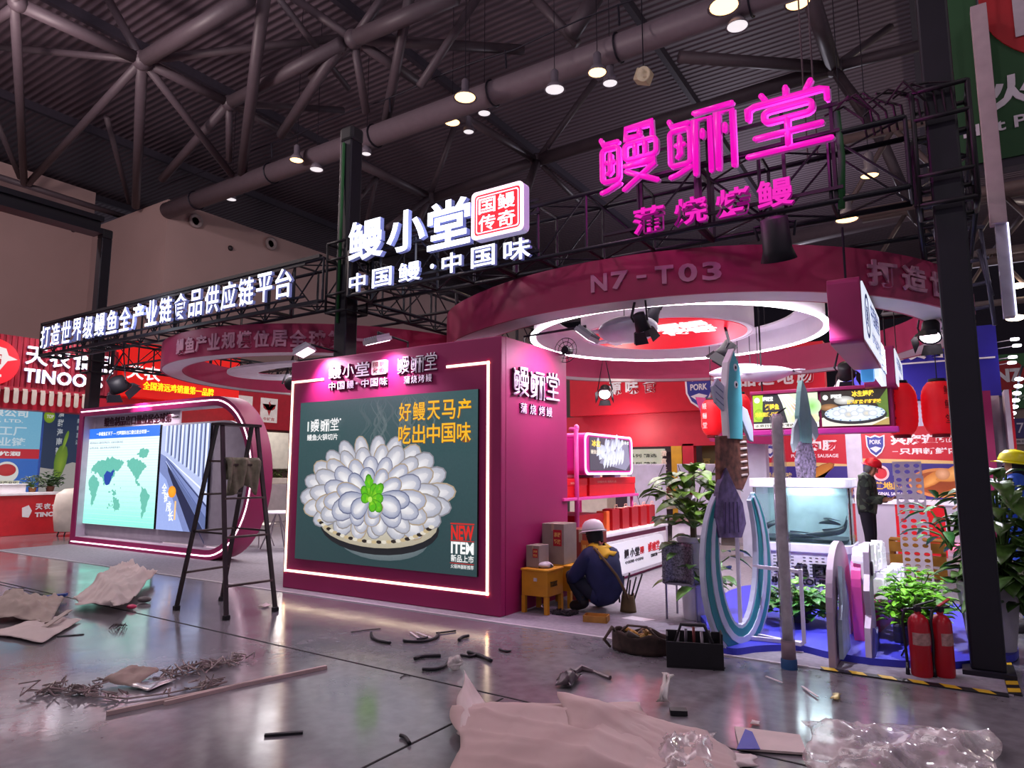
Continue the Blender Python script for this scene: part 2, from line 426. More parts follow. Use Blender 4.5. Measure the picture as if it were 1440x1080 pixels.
# high-bay lamps
WARM = M('ffc484', .4, emit=3.2, noise=0); PALE = M('e4dfe2', .4, emit=.9, noise=0)  # PALE puts a weak glow into lenses of lamps that are off
lampn = 0
def high_bay(x, y, Y, on, label, r=.26, light=0):
    c = PY(x, y, Y)
    t = thing('high_bay_lamp', label, 'ceiling lamp', c, 0, 'high bay lamps under the hall roof')
    MB().lathe([(.06, .55), (.1, .5), (.1, .22), (.16, .16), (r, 0), (r*.94, 0), (.1, .14)], 18, Matrix.Translation(c)).build('housing', STEEL, t, True)
    MB().lathe([(1e-6, .04), (r*.9, .02)], 18, Matrix.Translation(c)).build('lamp_lens', WARM if on else PALE, t)
    MB().tube(c+Z_*.5, Vector((c.x, c.y, 17.2)), .010, 6).build('hanging_rod', DARKST, t)
    if light: lamp('high_bay_light', 'SPOT', c - Z_*.05, light*1.2, (1, .78, .58), target=c - Z_*3, size=r, spot=110, blend=.8)
for x, y, Y, on, lb, r, li in [
  (417, 226, 14.0, 1, 'lit lamp above the middle tower, leftmost lit one', .24, 500), (654, 138, 13.8, 1, 'lit lamp hanging off the pipe above the smaller lit lamp', .33, 500), (636, 173, 16, 1, 'smaller lit lamp directly above the red seal sign', .27, 0),
  (840, 103, 14.2, 1, 'lit lamp above the first pink character', .25, 500), (1018, 10, 14.0, 1, 'largest lit lamp at the top edge over the pink sign', .36, 500), (1122, 5, 15.5, 1, 'lit lamp at the top edge, right of the largest lamp', .3, 0),
  (1223, 248, 16, 1, 'lit lamp seen through the truss left of the right tower', .2, 0), (1191, 310, 15, 1, 'lit lamp just below the truss right of the pink sign', .24, 300),
  (325, 281, 16, 0, 'unlit pale lamp above the dark corner of the beige wall', .22, 0), (780, 127, 14.0, 0, 'unlit silver lamp left of the lit one over the pink sign', .27, 0), (515, 217, 14.6, 0, 'unlit lamp beside the top of the middle tower', .16, 0),
  (681, 160, 15.5, 0, 'dim grey lamp right of the two lit lamps over the white sign', .2, 0), (659, 186, 16.5, 0, 'small dim lamp below the two lit lamps over the white sign', .18, 0), (858, 118, 14.8, 0, 'dim lamp just right of the lit one over the pink sign', .2, 0),
  (1037, 38, 14.6, 0, 'dim lamp just under the largest lit lamp', .26, 0), (445, 239, 14.6, 0, 'dim lamp right of the leftmost lit lamp', .24, 0)]:
    high_bay(x, y, Y, on, lb, r, li)
# projector on the pipe
c = PY(905, 108, 14.2)
t = thing('hall_loudspeaker', 'small pale horn speaker hung from the roof pipe by a cable', 'loudspeaker', c)
MB().cbox(c, (.35, .3, .3), Matrix.Translation(c) @ Matrix.Rotation(.4, 4, 'Y') @ Matrix.Translation(-c)).build('housing', M('b8a88e', .5), t, bev=.03)
MB().lathe([(.08, 0), (.17, .16), (.16, .18), (.07, .04)], 14, Matrix.Translation(c+Vector((.1, -.12, -.05))) @ Matrix.Rotation(1.9, 4, 'X')).build('horn', M('c9bca0', .5), t, True)
MB().tube(c+Z_*.1, Vector((c.x, c.y, 17.2)), .015, 6).build('cable', DARKST, t)
# air nozzles on the wall block
for x, y, lb in ((274, 311, 'round air nozzle on the beige wall block, nearest its corner'), (380, 343, 'round air nozzle on the beige wall block, farther from its corner')):
    c = PX(x, y, -25.98); R = Matrix.Translation(c) @ Matrix.Rotation(pi/2, 4, 'Y')
    t = thing('air_nozzle', lb, 'air vent', c, 0, 'air nozzles')
    MB().lathe([(.30, 0), (.30, .12), (.22, .16), (.16, .05)], 20, R).build('ring', M('9c8e8e', .5), t, True)
    MB().lathe([(1e-6, .05), (.17, .05)], 20, R).build('throat', M('15131a', .7), t)
for x, y, lb in ((324, 349, 'tiny dark sensor on the beige wall block below the nozzles'), (103, 323, 'tiny dark sensor on the beige wall left of the left tower')):
    c = PX(x, y, -25.98 if x > 200 else -31.98)
    tag(MB().sphere(c, .12, 10, 6).build('wall_sensor', M('2a2326', .5), None, True), lb, 'sensor')

# ------------------------------------------------------------ lighting towers and truss over the stand
TB = M('1b1923', .42, .2)
def tower(x, y, label, top=6.2):
    t = thing('lighting_tower', label, 'lighting tower', (x, y, 0), 0, 'lighting towers')
    MB().box(x-.115, x+.115, y-.115, y+.115, .03, top).build('wrapped_mast', TB, t, bev=.02)
    sl = MB()
    for a in (-.2, .2):
        for b in (-.2, .2): sl.tube((x+a, y+b, 3.75), (x+a, y+b, 4.75), .018, 8)
    for z in (3.75, 4.0, 4.5, 4.75):
        for q0, q1 in (((-.2, -.2), (.2, -.2)), ((.2, -.2), (.2, .2)), ((.2, .2), (-.2, .2)), ((-.2, .2), (-.2, -.2))): sl.tube((x+q0[0], y+q0[1], z), (x+q1[0], y+q1[1], z), .02, 6)
    sl.build('sleeve_block', M('110f16', .6), t, True)
    MB().cbox((x, y, .02), (.34, .34, .04)).build('base_plate', DARKST, t)
    MB().cbox((x, y, top+.10), (.26, .24, .22)).build('winch_head', M('121018', .6), t, bev=.04)
    return t
TX = (-16.13, -7.0, .16)
for x, lb in zip(TX, ('black wrapped tower behind the screen stand', 'black wrapped tower behind the magenta display wall', 'thick black wrapped tower beside the fire extinguishers')):
    tower(x, 7.66 if x < -8 else 6.60, lb, 6.9 if x < -8 else 6.3)
def truss(label, p, q, z0=3.93, z1=4.55, half=.22, step=.62):
    p, q = Vector((*p, 0)), Vector((*q, 0)); d = (q-p); L = d.length; d.normalize(); s = Vector((-d.y, d.x, 0))*half
    t = thing('box_truss', label, 'truss', (p+q)/2+Z_*z0, 0, 'black box trusses')
    for sg in (-1, 1):
        for z in (z0, z1): MB().tube(p+s*sg+Z_*z, q+s*sg+Z_*z, .027, 8).build('chord', TB, t, True)
    n = max(2, round(L/step))
    def lat(A, B):
        mb = MB()
        for i in range(n):
            a0, a1 = L*i/n, L*(i+1)/n
            mb.tube(A+d*a0, B+d*a0, .018, 6)
            mb.tube(A+d*a0, B+d*a1, .012, 5) if i % 2 else mb.tube(B+d*a0, A+d*a1, .012, 5)
            if i % 4 == 0: mb.tube(A+d*(a0+.03), B+d*(a0+.03), .035, 6)
        mb.tube(A+d*L, B+d*L, .018, 6); return mb
    for sg, nm in ((-1, 'lattice'), (1, 'lattice')): lat(p+s*sg+Z_*z0, p+s*sg+Z_*z1).build(nm, TB, t)
    for z in (z0, z1): lat(p-s+Z_*z, p+s+Z_*z).build('lattice', TB, t)
    return t
truss('black truss span carrying the long row of white characters', (-15.75, 6.60), (-7.25, 6.60))
truss('black truss span carrying the red seal and the pink characters', (-6.75, 6.60), (-.1, 6.60))
truss('black truss running back from the left tower', (-16.13, 7.9), (-16.13, 13.4))
truss('black truss running back from the middle tower', (-7.0, 6.9), (-7.0, 13.4))
truss('black truss running back from the right tower', (.16, 6.9), (.16, 13.4))
# arm on top of the left tower coming forward
t = thing('tower_top_truss', 'black boxed beam on the left tower reaching toward the aisle', 'beam', (-16.13, 5, 6.95))
MB().box(-16.35, -15.93, -4, 7.52, 6.95, 7.07).build('lower_flange', TB, t)
MB().box(-16.25, -16.03, -4, 7.50, 7.07, 7.23).build('web_box', M('16141e', .5), t)
MB().box(-16.35, -15.93, -4, 7.52, 7.23, 7.35).build('upper_flange', TB, t)
# green slings, chains and cable bundles
for x, y, z0, z1, lb in ((-7.02, 6.47, 3.6, 6.25, 'green lifting sling down the middle tower'), (-.62, 6.385, 3.85, 4.75, 'green lifting sling on the truss left of the right tower')):
    tag(MB().path([(x, y, z1), (x+.02, y-.02, (z0+z1)/2), (x-.01, y, z0)],   .022 if x < -3 else .032, 6).build('lifting_sling', M('1d5a2c', .7), None, True), lb, 'sling')
mb = MB()
for i in range(12):
    x = -.72+i*.06; mb.path([(x, 6.42+random.uniform(-.1, .15), 4.78+random.uniform(-.05, .1)), (x+.15, 6.3+random.uniform(0, .3), 4.84), (x+.3, 6.45, 4.72+random.uniform(-.08, .1)), (x+.32, 6.5, 4.5)], .010, 5)
tag(mb.build('cable_bundle', M('241d22', .7)), 'tangled dark cables heaped on the truss at the right tower', 'cables')
for dx, lb in ((-.95, 'thin hoist chain rising from the truss, the left of two'), (-.86, 'thin hoist chain rising from the truss, the right of two')):
    tag(MB().tube((dx, 6.9, 4.55), (dx, 6.9, 16.8), .009, 5).build('hoist_chain', M('4a3d42', .5)), lb, 'chain')

# ------------------------------------------------------------ lit signs on the truss
LW = M('eef2ff', .4, emit=1.9, noise=0); LWS = M('7c84c0', .45, emit=.30, noise=0)
PK = glow(M('f000b8', .35, emit=.86, noise=0)); PKD = M('c01090', .4, emit=.25, noise=0)
FY = 6.34
t = thing('slogan_sign', 'long row of white lit characters along the left truss span', 'sign', (-11.4, FY, 4.0))
for z in (4.02, 4.5): MB().box(-15.6, -7.6, FY+.0, FY+.03, z, z+.03).build('mounting_rail', BLACK, t)
s = '打造世界级鳗鱼全产业链食品供应链平台'
chars('character', s, (-15.42, FY-.06, 4.03), X_, Z_, 7.72, .44, LW, t, .05, .010, .84, LWS)
fr = MB()
for q in ((-15.72, -15.66, 3.9, 4.6), (-15.72, -7.3, 4.56, 4.61), (-15.72, -7.3, 3.9, 3.95)): fr.box(q[0], q[1], FY+.0, FY+.06, q[2], q[3])
fr.build('border_frame', BLACK, t)
t = thing('shop_sign', 'white lit shop name over smaller white characters on the truss', 'sign', (-5.2, FY, 3.95))
for i, (ch, x0, x1, z0, z1) in enumerate((('鳗', -6.62, -5.98, 4.33, 4.88), ('小', -5.92, -5.28, 4.32, 4.86), ('堂', -5.24, -4.58, 4.24, 4.84))):
    lit(ch, (x0, FY-.03, z0), X_, Z_, x1-x0, z1-z0, .07, t, LW, LWS, .022)
for ch, x0, x1 in (('中', -6.60, -6.30), ('国', -6.18, -5.84), ('鳗', -5.72, -5.36), ('●', -5.20, -5.14), ('中', -5.02, -4.72), ('国', -4.58, -4.24), ('味', -4.12, -3.76)):
    if ch == '●': lit(ch, (x0, FY-.03, 4.02), X_, Z_, .06, .06, .05, t, LW, LWS, 0)
    else: lit(ch, (x0, FY-.03, 3.92), X_, Z_, x1-x0, .25, .05, t, LW, LWS, .012)
for z in (4.0, 4.45, 4.6): MB().box(-6.7, -3.7, FY+.01, FY+.04, z, z+.03).build('mounting_rail', BLACK, t)
t = thing('seal_sign', 'red square lit seal with a white rim and four white characters', 'sign', (-4.2, FY, 4.25))
def sq(x0, z0, x1, z1, r): return rrect(x0, z0, x1, z1, r)
MB().prism(sq(-4.54, 4.24, -3.82, 4.82, .06), (0, FY, 0), X_, Z_, .12).build('box', M('b8b4d8', .45, emit=.35, noise=0), t)
MB().band(sq(-4.54, 4.24, -3.82, 4.82, .06), sq(-4.50, 4.28, -3.86, 4.78, .05), (0, FY-.12, 0), X_, Z_, .015).build('rim', M('ffd8ea', .4, emit=1.6, noise=0), t)
MB().prism(sq(-4.50, 4.28, -3.86, 4.78, .04), (0, FY-.12, 0), X_, Z_, .004).build('face', M('f4202c', .4, emit=1.0, noise=0), t)
MB().band(sq(-4.475, 4.305, -3.885, 4.755, .03), sq(-4.463, 4.317, -3.897, 4.743, .03), (0, FY-.124, 0), X_, Z_, .006).build('inner_rim', M('ffd8ea', .4, emit=1.4, noise=0), t)
for ch, x, z in (('国', -4.44, 4.54), ('鳗', -4.17, 4.54), ('传', -4.44, 4.33), ('奇', -4.17, 4.33)):
    lay(MB(), ch, (x, FY-.124, z), X_, Z_, .235, .185, .004, .008).build('character', LW, t)
t = thing('pink_neon_sign', 'large magenta tube-letter shop name above four small magenta characters', 'sign', (-1.75, FY, 3.9))
for i, (x0, x1, z0, z1) in enumerate(((-2.88, -2.25, 4.43, 5.04), (-2.13, -1.50, 4.42, 5.03), (-1.37, -.66, 4.42, 4.96))):
    logo(i, (x0, FY-.10, z0), X_, Z_, x1-x0, (z1-z0), .0265, .018).build('character', PK, t, True)
    logo(i, (x0+.012, FY-.075, z0-.012), X_, Z_, x1-x0, (z1-z0), .026, .012, 6).build('return_edge', M('c9a8d4', .4), t)
for ch, x0, x1 in (('蒲', -2.53, -2.20), ('烧', -2.10, -1.77), ('烤', -1.69, -1.37), ('鳗', -1.31, -.99)):
    lit(ch, (x0, FY-.05, 3.93), X_, Z_, x1-x0, .27, .05, t, PK, M('a01088', .4, emit=.3, noise=0), .022)
for z in (4.02, 4.55, 4.8): MB().box(-2.9, -.6, FY, FY+.03, z, z+.03).build('mounting_rail', BLACK, t)
for x in (-2.5, -1.8, -1.1, -.68): MB().box(x, x+.03, FY+.03, FY+.06, 3.93, 5.0).build('mounting_post', BLACK, t)
for px_, pz_ in ((-2.5, 4.75), (-1.0, 4.7)): lamp('pink_sign_light', 'POINT', (px_, FY-.3, pz_), 26, (1, .05, .7), size=.25)
lamp('white_sign_light', 'POINT', (-5.2, FY-.35, 4.5), 24, (.8, .85, 1), size=.3)
lamp('white_sign_light', 'POINT', (-11.5, FY-.35, 4.3), 24, (.8, .85, 1), size=.3)
# ------------------------------------------------------------ magenta display wall (the kiosk)
KX0, KX1, KY0, KY1, KZ = -7.62, -4.11, 6.2, 7.74, 3.06
k = thing('display_wall', 'magenta boxed display wall with a food screen framed by warm light line', 'display wall', (-5.86, 6.97, 0))
MB().box(KX0, KX1, KY0, KY0+.1, 0.007, KZ).build('front_panel', MAG, k, bev=.012)
for x in (KX0, KX1-.1): MB().box(x, x+.1, KY0+.1, KY1-.1, 0.007, KZ).build('side_panel', MAG, k)
MB().box(KX0, KX1, KY1-.1, KY1, 0.007, KZ).build('back_panel', MAG, k)
def line(mb, pts, wd=.028, dp=.012):
    for a, b in zip(pts, pts[1:]):
        x0, x1 = sorted((a[0], b[0])); z0, z1 = sorted((a[1], b[1])); mb.box(x0-wd/2, x1+wd/2, KY0-dp, KY0, z0-wd/2, z1+wd/2)
    return mb
line(MB(), [(-6.97, 2.77), (-7.57, 2.77), (-7.57, .235), (-4.28, .235), (-4.28, 2.765), (-4.86, 2.765)]).build('light_line', LEDC, k)
scr = MB().box(-7.36, -4.40, KY0-.03, KY0, .405, 2.47).build('screen', M('0b0d10', .3), k)
W, Hh = 2.96, 2.065
p = Pic((-7.36, KY0-.031, .405), X_, Z_)
def g2(a, b, t): return tuple(u+(v-u)*t for u, v in zip(lin(a), lin(b)))
for i in range(6):
    c = [g2('37595c', '2a4347', i/6), g2('37595c', '2a4347', (i+1)/6)]
    p.k = 0; p.m.add([p.P(0, Hh*(1-i/6)), p.P(W, Hh*(1-i/6)), p.P(W, Hh*(1-(i+1)/6)), p.P(0, Hh*(1-(i+1)/6))], [(0, 1, 2, 3)], (c[0], c[0], c[1], c[1]))
p.k = 1
rr = random.Random(3)
for i in range(34):   # pale wisps of steam in the poster picture
    x = 1.15+rr.random()*1.15; y0 = 1.35+rr.random()*.2; y1 = min(y0+.35+rr.random()*.5, 2.05)
    f = [(x+.07*math.sin(j*1.1+i), y0+(y1-y0)*j/8) for j in range(9)]; wd = .015+.035*rr.random()
    p.poly(f + [(q[0]+wd*math.sin(pi*j/8), q[1]) for j, q in reversed(list(enumerate(f)))], ['52676a', '5d7072', '486063'][i % 3])
CX, CY = 1.37, .82
p.ell(CX+.16, .33, .74, .25, '8f999d', '5f6e73'); p.ell(CX+.08, .47, .98, .33, '101214', '1c2024'); p.ell(CX+.06, .52, .98, .30, 'd8d2c4', 'b8ae98')
def ept(a, f): return CX+1.27*f*math.cos(a), CY+(.76 if math.sin(a) > 0 else .50)*f*math.sin(a)
for k2, (n, f0, f1, Wd, c0, c1, ce) in enumerate(((21, .36, 1.0, .27, 'eeecf0', 'b4b6c4', '8a8890'), (18, .26, .86, .26, 'f0eef2', 'aeb0c0', '96908e'), (14, .16, .68, .26, 'f2f0f4', 'a8acc2', '7e8096'), (10, .06, .48, .25, 'f6f4f8', '9aa0ba', '686e8c'))):
    for q in sorted(range(n), key=lambda q: -math.sin(2*pi*q/n+.37*k2)):
        a = 2*pi*q/n+.37*k2+rr.uniform(-.04, .04); f1_ = f1*rr.uniform(.95, 1.03)
        b, t_ = ept(a, f0), ept(a+.10*math.cos(a), f1_); L = math.hypot(t_[0]-b[0], t_[1]-b[1]); ax = math.atan2(t_[1]-b[1], t_[0]-b[0]); w_ = Wd*rr.uniform(.85, 1.1)
        p.poly(petal(b[0], b[1], ax, L*1.025, w_*1.13, 16), ce if q % 3 else 'b09c84')
        p.fan(b[0]+math.cos(ax)*L*.62, b[1]+math.sin(ax)*L*.62, petal(b[0], b[1], ax, L, w_, 16), c0, c1)
        p.fan(b[0]+math.cos(ax)*L*.6-.02*math.sin(ax), b[1]+math.sin(ax)*L*.6+.02*math.cos(ax), petal(b[0]+.2*L*math.cos(ax), b[1]+.2*L*math.sin(ax), ax, L*.7, w_*.45, 12), 'fbfafc', 'dcd9e0')
for q in range(30):     # brown and black skin edges along the bowl rim
    a = pi+.42+(pi-.84)*q/29; p.ell(CX+1.02*math.cos(a)+.03, .66+.36*math.sin(a)*1.02, .045, .022, ['c9b48c', '2a2420', 'e4dccc'][q % 3], n=8)
for a, L in ((2.4, .21), (1.75, .30), (1.2, .20), (.75, .26), (.1, .20), (3.0, .16), (-.6, .22), (-1.2, .15)):
    o = petal(CX, CY-.02, a, L, .12); p.poly(petal(CX, CY-.02, a, L*1.06, .14), '3f8a10'); p.fan(CX+math.cos(a)*L*.5, CY-.02+math.sin(a)*L*.5, o, '9de62c', '4fae12')
    for e in (-.35, .35): p.poly(petal(CX+math.cos(a)*L*.45, CY-.02+math.sin(a)*L*.45, a+e*1.6, L*.42, .06, 8), '5cc01a')
p.ell(CX-.01, CY-.02, .035, .035, 'c4f06a')
for tx, y in (('好鳗天马产', 1.74), ('吃出中国味', 1.47)):
    for i, ch in enumerate(tx):
        p.text(ch, 1.80+i*.222+.006, y-.006, .195, .225, '8a4a10', .02); p.text(ch, 1.80+i*.222, y, .195, .225, 'ffbe1a', .012)
p.text('鳗鱼火锅切片', .18, 1.545, .58, .085, 'ffffff', .02)
for i, x in enumerate((.25, .44, .62)):
    p.k += 1; o = logo(i, p.P(x, 1.665), X_, Z_, .15, .14, .0075, .001, 6); p.m.add(o.v, o.f, lin('ffffff'))
p.rect(.18, 1.67, .21, 1.80, 'e8f0ee'); p.ell(.80, 1.81, .014, .014, 'ffffff', n=10)
p.rect(2.61, .555, 2.94, .57, 'd02a22'); p.text('NEW', 2.62, .385, .315, .16, 'e3271e', .035); p.rect(2.61, .372, 2.94, .38, 'd02a22')
p.text('ITEM', 2.62, .235, .315, .13, 'ffffff', .035); p.text('新品上市', 2.62, .145, .315, .08, 'ffffff', .015); p.rect(2.61, .128, 2.94, .135, 'd02a22'); p.text('火锅神器新推荐', 2.62, .075, .315, .045, 'f4f4f4', .01)
p.build('food_picture', scr, .8)
SIL = M('e9e4ef', .35, .0); SIDE_SHADE = M('4a1a3a', .5)  # dark purple letter sides carry their shadow in the colour
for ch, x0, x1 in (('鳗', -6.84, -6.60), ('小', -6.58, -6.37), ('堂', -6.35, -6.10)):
    lit(ch, (x0, KY0, 2.755), X_, Z_, x1-x0, .185, .025, k, SIL, SIDE_SHADE, .014)
MB().prism(rrect(-6.06, 2.755, -5.80, 2.935, .02), (0, KY0, 0), X_, Z_, .03).build('seal_plate', M('d8cfc8', .4), k)
for ch, x, z in (('国', -6.035, 2.85), ('鳗', -5.925, 2.85), ('传', -6.035, 2.775), ('奇', -5.925, 2.775)):
    lay(MB(), ch, (x, KY0-.03, z), X_, Z_, .095, .065, .006, .03).build('seal_character', M('8a5a5a', .5), k)
for ch, x0 in zip('中国鳗●中国味', (-6.84, -6.67, -6.50, -6.335, -6.24, -6.08, -5.92)):
    if ch == '●': lay(MB(), ch, (x0, KY0, 2.655), X_, Z_, .03, .03, .03, 0).build('character', SIL, k)
    else: lit(ch, (x0, KY0, 2.61), X_, Z_, .13, .105, .02, k, SIL, SIDE_SHADE, .01)
for i, x0 in enumerate((-5.62, -5.40, -5.19)): logo(i, (x0, KY0-.024, 2.735), X_, Z_, .18, .185, .0085, .005).build('character', SIL, logo(i, (x0, KY0-.010, 2.735), X_, Z_, .18, .185, .0085, .010).build('character', SIDE_SHADE, k), True)
for ch, x0 in zip('蒲烧烤鳗', (-5.52, -5.405, -5.29, -5.175)): lit(ch, (x0, KY0, 2.605), X_, Z_, .095, .095, .02, k, SIL, SIDE_SHADE, .006)
# right side of the wall
for i, y0 in enumerate((6.42, 6.79, 7.17)): logo(i, (KX1+.036, y0, 2.41), Y_, Z_, .31, .30, .0145, .006).build('character', SIL, logo(i, (KX1+.014, y0, 2.41), Y_, Z_, .31, .30, .0145, .014).build('character', SIDE_SHADE, k), True)
for ch, y0 in zip('蒲烧烤鳗', (6.58, 6.79, 7.00, 7.18)): lit(ch, (KX1, y0, 2.215), Y_, Z_, .14, .12, .02, k, SIL, SIDE_SHADE, .006)

# arm floodlights on the wall's top edge
def flood(x, y, z, dx, dy, tgt, label, power, color=(1, .9, .97)):
    t = thing('arm_floodlight', label, 'floodlight', (x, y, z), 0, 'arm floodlights on the display wall')
    hx, hy, hz = x+dx, y+dy, z+.05
    MB().path([(x, y, z), (x, y, z+.14), (hx, hy, hz+.12), (hx, hy, hz)], .012, 6).build('arm', DARKST, t)
    MB().cbox((x, y, z+.012), (.1, .1, .024)).build('clamp', DARKST, t)
    d = Vector(tgt)-Vector((hx, hy, hz)); R = Matrix.Translation((hx, hy, hz)) @ d.to_track_quat('-Z', 'Y').to_matrix().to_4x4()
    MB().cbox((0, 0, 0.02), (.30, .22, .05), R).build('lamp_head', M('b7b2ba', .4, .3), t)
    fm = MB()
    for i in range(7): fm.cbox((-.13+i*.043, 0, .06), (.012, .2, .04), R)
    fm.build('heat_fins', M('a39fa8', .4, .3), t)
    MB().cbox((0, 0, -.008), (.26, .18, .006), R).build('lens', M('ffe9f6', .3, emit=5, noise=0), t)
    l = lamp('floodlight_beam', 'SPOT', R @ Vector((0, 0, -.03)), power, color, tgt, .08, 125, .8)
flood(-7.05, 6.5, KZ, 0, -.55, (-6.6, 6.2, 2.2), 'silver finned floodlight on top of the magenta wall, left one', 130, (1, .62, .93))
flood(-5.75, 6.5, KZ, 0, -.55, (-5.7, 6.2, 2.3), 'silver finned floodlight on top of the magenta wall, middle one', 105, (1, .62, .93))
flood(-4.3, 7.0, KZ, .85, .0, (-4.11, 6.95, 2.3), 'silver finned floodlight reaching over the right side of the magenta wall', 130, (1, .62, .93))
# round wire-guard fan clamp light at the rear top corner
c = Vector((-4.05, 7.6, 3.1)); t = thing('clip_fan', 'small round wire-guard clip fan at the rear top corner of the magenta wall', 'fan', c)
g = MB()
for r in (.16, .11, .06): g.path([(c.x+r*math.cos(a*pi/10), c.y+.02, c.z+r*math.sin(a*pi/10)) for a in range(20)], .005, 5, True)
for a in range(10): g.tube((c.x, c.y+.02, c.z), (c.x+.16*math.cos(a*pi/5), c.y+.02, c.z+.16*math.sin(a*pi/5)), .004, 4)
g.build('wire_guard', DARKST, t); MB().tube(c, c+Y_*.12, .05, 12).build('motor', DARKST, t); MB().tube(c+Y_*.1, (-4.15, 7.68, KZ), .012).build('clip', DARKST, t)

# ------------------------------------------------------------ screen stand on the left
t = thing('screen_stand', 'big rounded magenta frame on its side holding a grey panel with two screens', 'display stand', (-13, 7.9, 0))
SX0, SX1, SZ = -15.92, -9.85, 2.90
def hoop(g, x1=SX1):          # frame outline: square on the left, half-round on the right
    r = (SZ-2*g)/2; xr = x1-g-r*.86; o = [(SX0+g, g)]
    o += [(xr+r*.86*math.sin(a*pi/24), g+r-r*math.cos(a*pi/24)) for a in range(25)]
    return o + [(SX0+g, SZ-g)]
MB().band(hoop(.0), hoop(.17), (0, 7.71, 0.0), X_, Z_, .38).build('frame', MAG, t, 'auto')
MB().band(hoop(.175), hoop(.155), (0, 7.70, 0.0), X_, Z_, .34).build('inner_lining', M('d2c2d4', .5), t, 'auto')
ho, hi = hoop(.060), hoop(.082); le = MB()
for a, b, c_, d_ in zip(ho, ho[1:], hi, hi[1:]): le.prism([a, b, d_, c_], (0, 7.331, 0), X_, Z_, .010)
le.build('light_edge', LEDP, t)
GREY = M('a49ca8', .5)
pr = [(SX0+.17, .17), (-12.2, .17), (-11.6, .17), (-11.6, .38)]
px1 = -10.28
panel = [(SX0+.17, .22)] + [(px1-.95+.95*math.sin(a*pi/16), 1.2-.98*math.cos(a*pi/16)) for a in range(9)] + [(px1-.75+.75*math.cos(a*pi/16), 1.85+.62*math.sin(a*pi/16)) for a in range(9)] + [(SX0+.17, 2.47)]
MB().prism(panel, (0, 7.60, 0), X_, Z_, .06).build('panel', GREY, t)
for x0, x1 in ((-15.7, -12.9), (-11.9, -11.5)): MB().box(x0, x1, 7.55, 7.62, .15, .24).build('panel_foot', GREY, t)
MB().box(-15.7, -12.5, 7.56, 7.60, 2.47, 2.74).build('header_panel', M('c4b4c2', .5), t)
s1 = MB().box(-15.80, -13.02, 7.485, 7.53, .44, 2.46).build('screen', BLACK, t)
q = Pic((-15.80, 7.484, .44), X_, Z_); A, B = 2.78, 2.02
for i in range(5):
    c0, c1 = g2('d9ecef', '7fe6cf', max(0, (i/5-.3)*1.4) if i else 0), g2('d9ecef', '7fe6cf', max(0, ((i+1)/5-.3)*1.4))
    q.m.add([q.P(0, B*(1-i/5)), q.P(A, B*(1-i/5)), q.P(A, B*(1-(i+1)/5)), q.P(0, B*(1-(i+1)/5))], [(0, 1, 2, 3)], (c0, c0, c1, c1))
q.k = 1
for i in range(38): q.rect(0, B*i/38, A, B*i/38+.006, '9fc7c8' if i % 2 else 'b6dcd8'); q.k = 1
q.k = 2; q.rect(0, 1.80, A, B, '2b6fdc'); q.text('一条鳗鱼游天下 — 代理国际出口量位居全球第一', .35, 1.86, 2.05, .085, 'ffffff', .02)
q.text('鳗鱼制品出口量居世界前列，远销多国和地区', .1, 1.69, 1.35, .045, '4a4f78', 0); q.text('全球化布局，国际市场占有率稳步提升', .1, 1.58, 1.25, .045, '4a4f78', 0)
LAND = '5fae9e'
def rough(pl, amp=.035, k_=4, r_=random.Random(12)):
    out = []
    for a, b in zip(pl, pl[1:]+pl[:1]):
        for j in range(k_): out.append((a[0]+(b[0]-a[0])*j/k_+(r_.uniform(-amp, amp) if j else 0), a[1]+(b[1]-a[1])*j/k_+(r_.uniform(-amp, amp) if j else 0)))
    return out
for poly in ([(.20, 1.05), (.30, 1.2), (.42, 1.27), (.6, 1.32), (.85, 1.38), (1.1, 1.40), (1.35, 1.36), (1.55, 1.30), (1.45, 1.2), (1.35, 1.12), (1.25, 1.12), (1.22, 1.0), (1.1, .92), (1.05, .82), (.98, .95), (.9, .98), (.82, .8), (.75, .95), (.62, 1.0), (.55, 1.06), (.45, 1.05), (.35, 1.1)],
             [(.18, .92), (.3, 1.02), (.5, .98), (.62, .82), (.55, .7), (.48, .5), (.38, .36), (.33, .5), (.3, .68), (.2, .74)],
             [(1.22, .48), (1.32, .56), (1.45, .5), (1.5, .4), (1.4, .32), (1.25, .36)], [(1.15, .72), (1.25, .70), (1.35, .64), (1.2, .62)],
             [(1.62, 1.3), (1.8, 1.36), (2.05, 1.36), (2.3, 1.28), (2.4, 1.2), (2.25, 1.12), (2.15, 1.0), (2.05, .92), (2.2, .84), (2.1, .85), (1.98, .98), (1.85, 1.1), (1.72, 1.2)],
             [(2.0, 1.46), (2.25, 1.58), (2.45, 1.5), (2.35, 1.38), (2.15, 1.38)], [(2.25, .8), (2.42, .76), (2.58, .62), (2.5, .45), (2.38, .22), (2.32, .2), (2.3, .45), (2.22, .62)]):
    q.poly(rough(poly), LAND)
q.poly(rough([(.78, 1.02), (.9, 1.12), (1.05, 1.08), (1.15, 1.16), (1.2, 1.1), (1.1, 1.0), (1.05, .86), (.9, .82), (.82, .9)], .02, 3), '1b3f96')
for i in range(26): x_, y_ = rr.uniform(.95, 1.5), rr.uniform(.3, .85); q.ell(x_, y_, .012+.02*rr.random(), .01+.012*rr.random(), LAND, n=7)
q.build('map_picture', s1, 1.15)
s2 = MB().box(-12.94, -11.37, 7.485, 7.53, .44, 2.43).build('screen', BLACK, t)
q = Pic((-12.94, 7.484, .44), X_, Z_); A, B = 1.57, 1.99
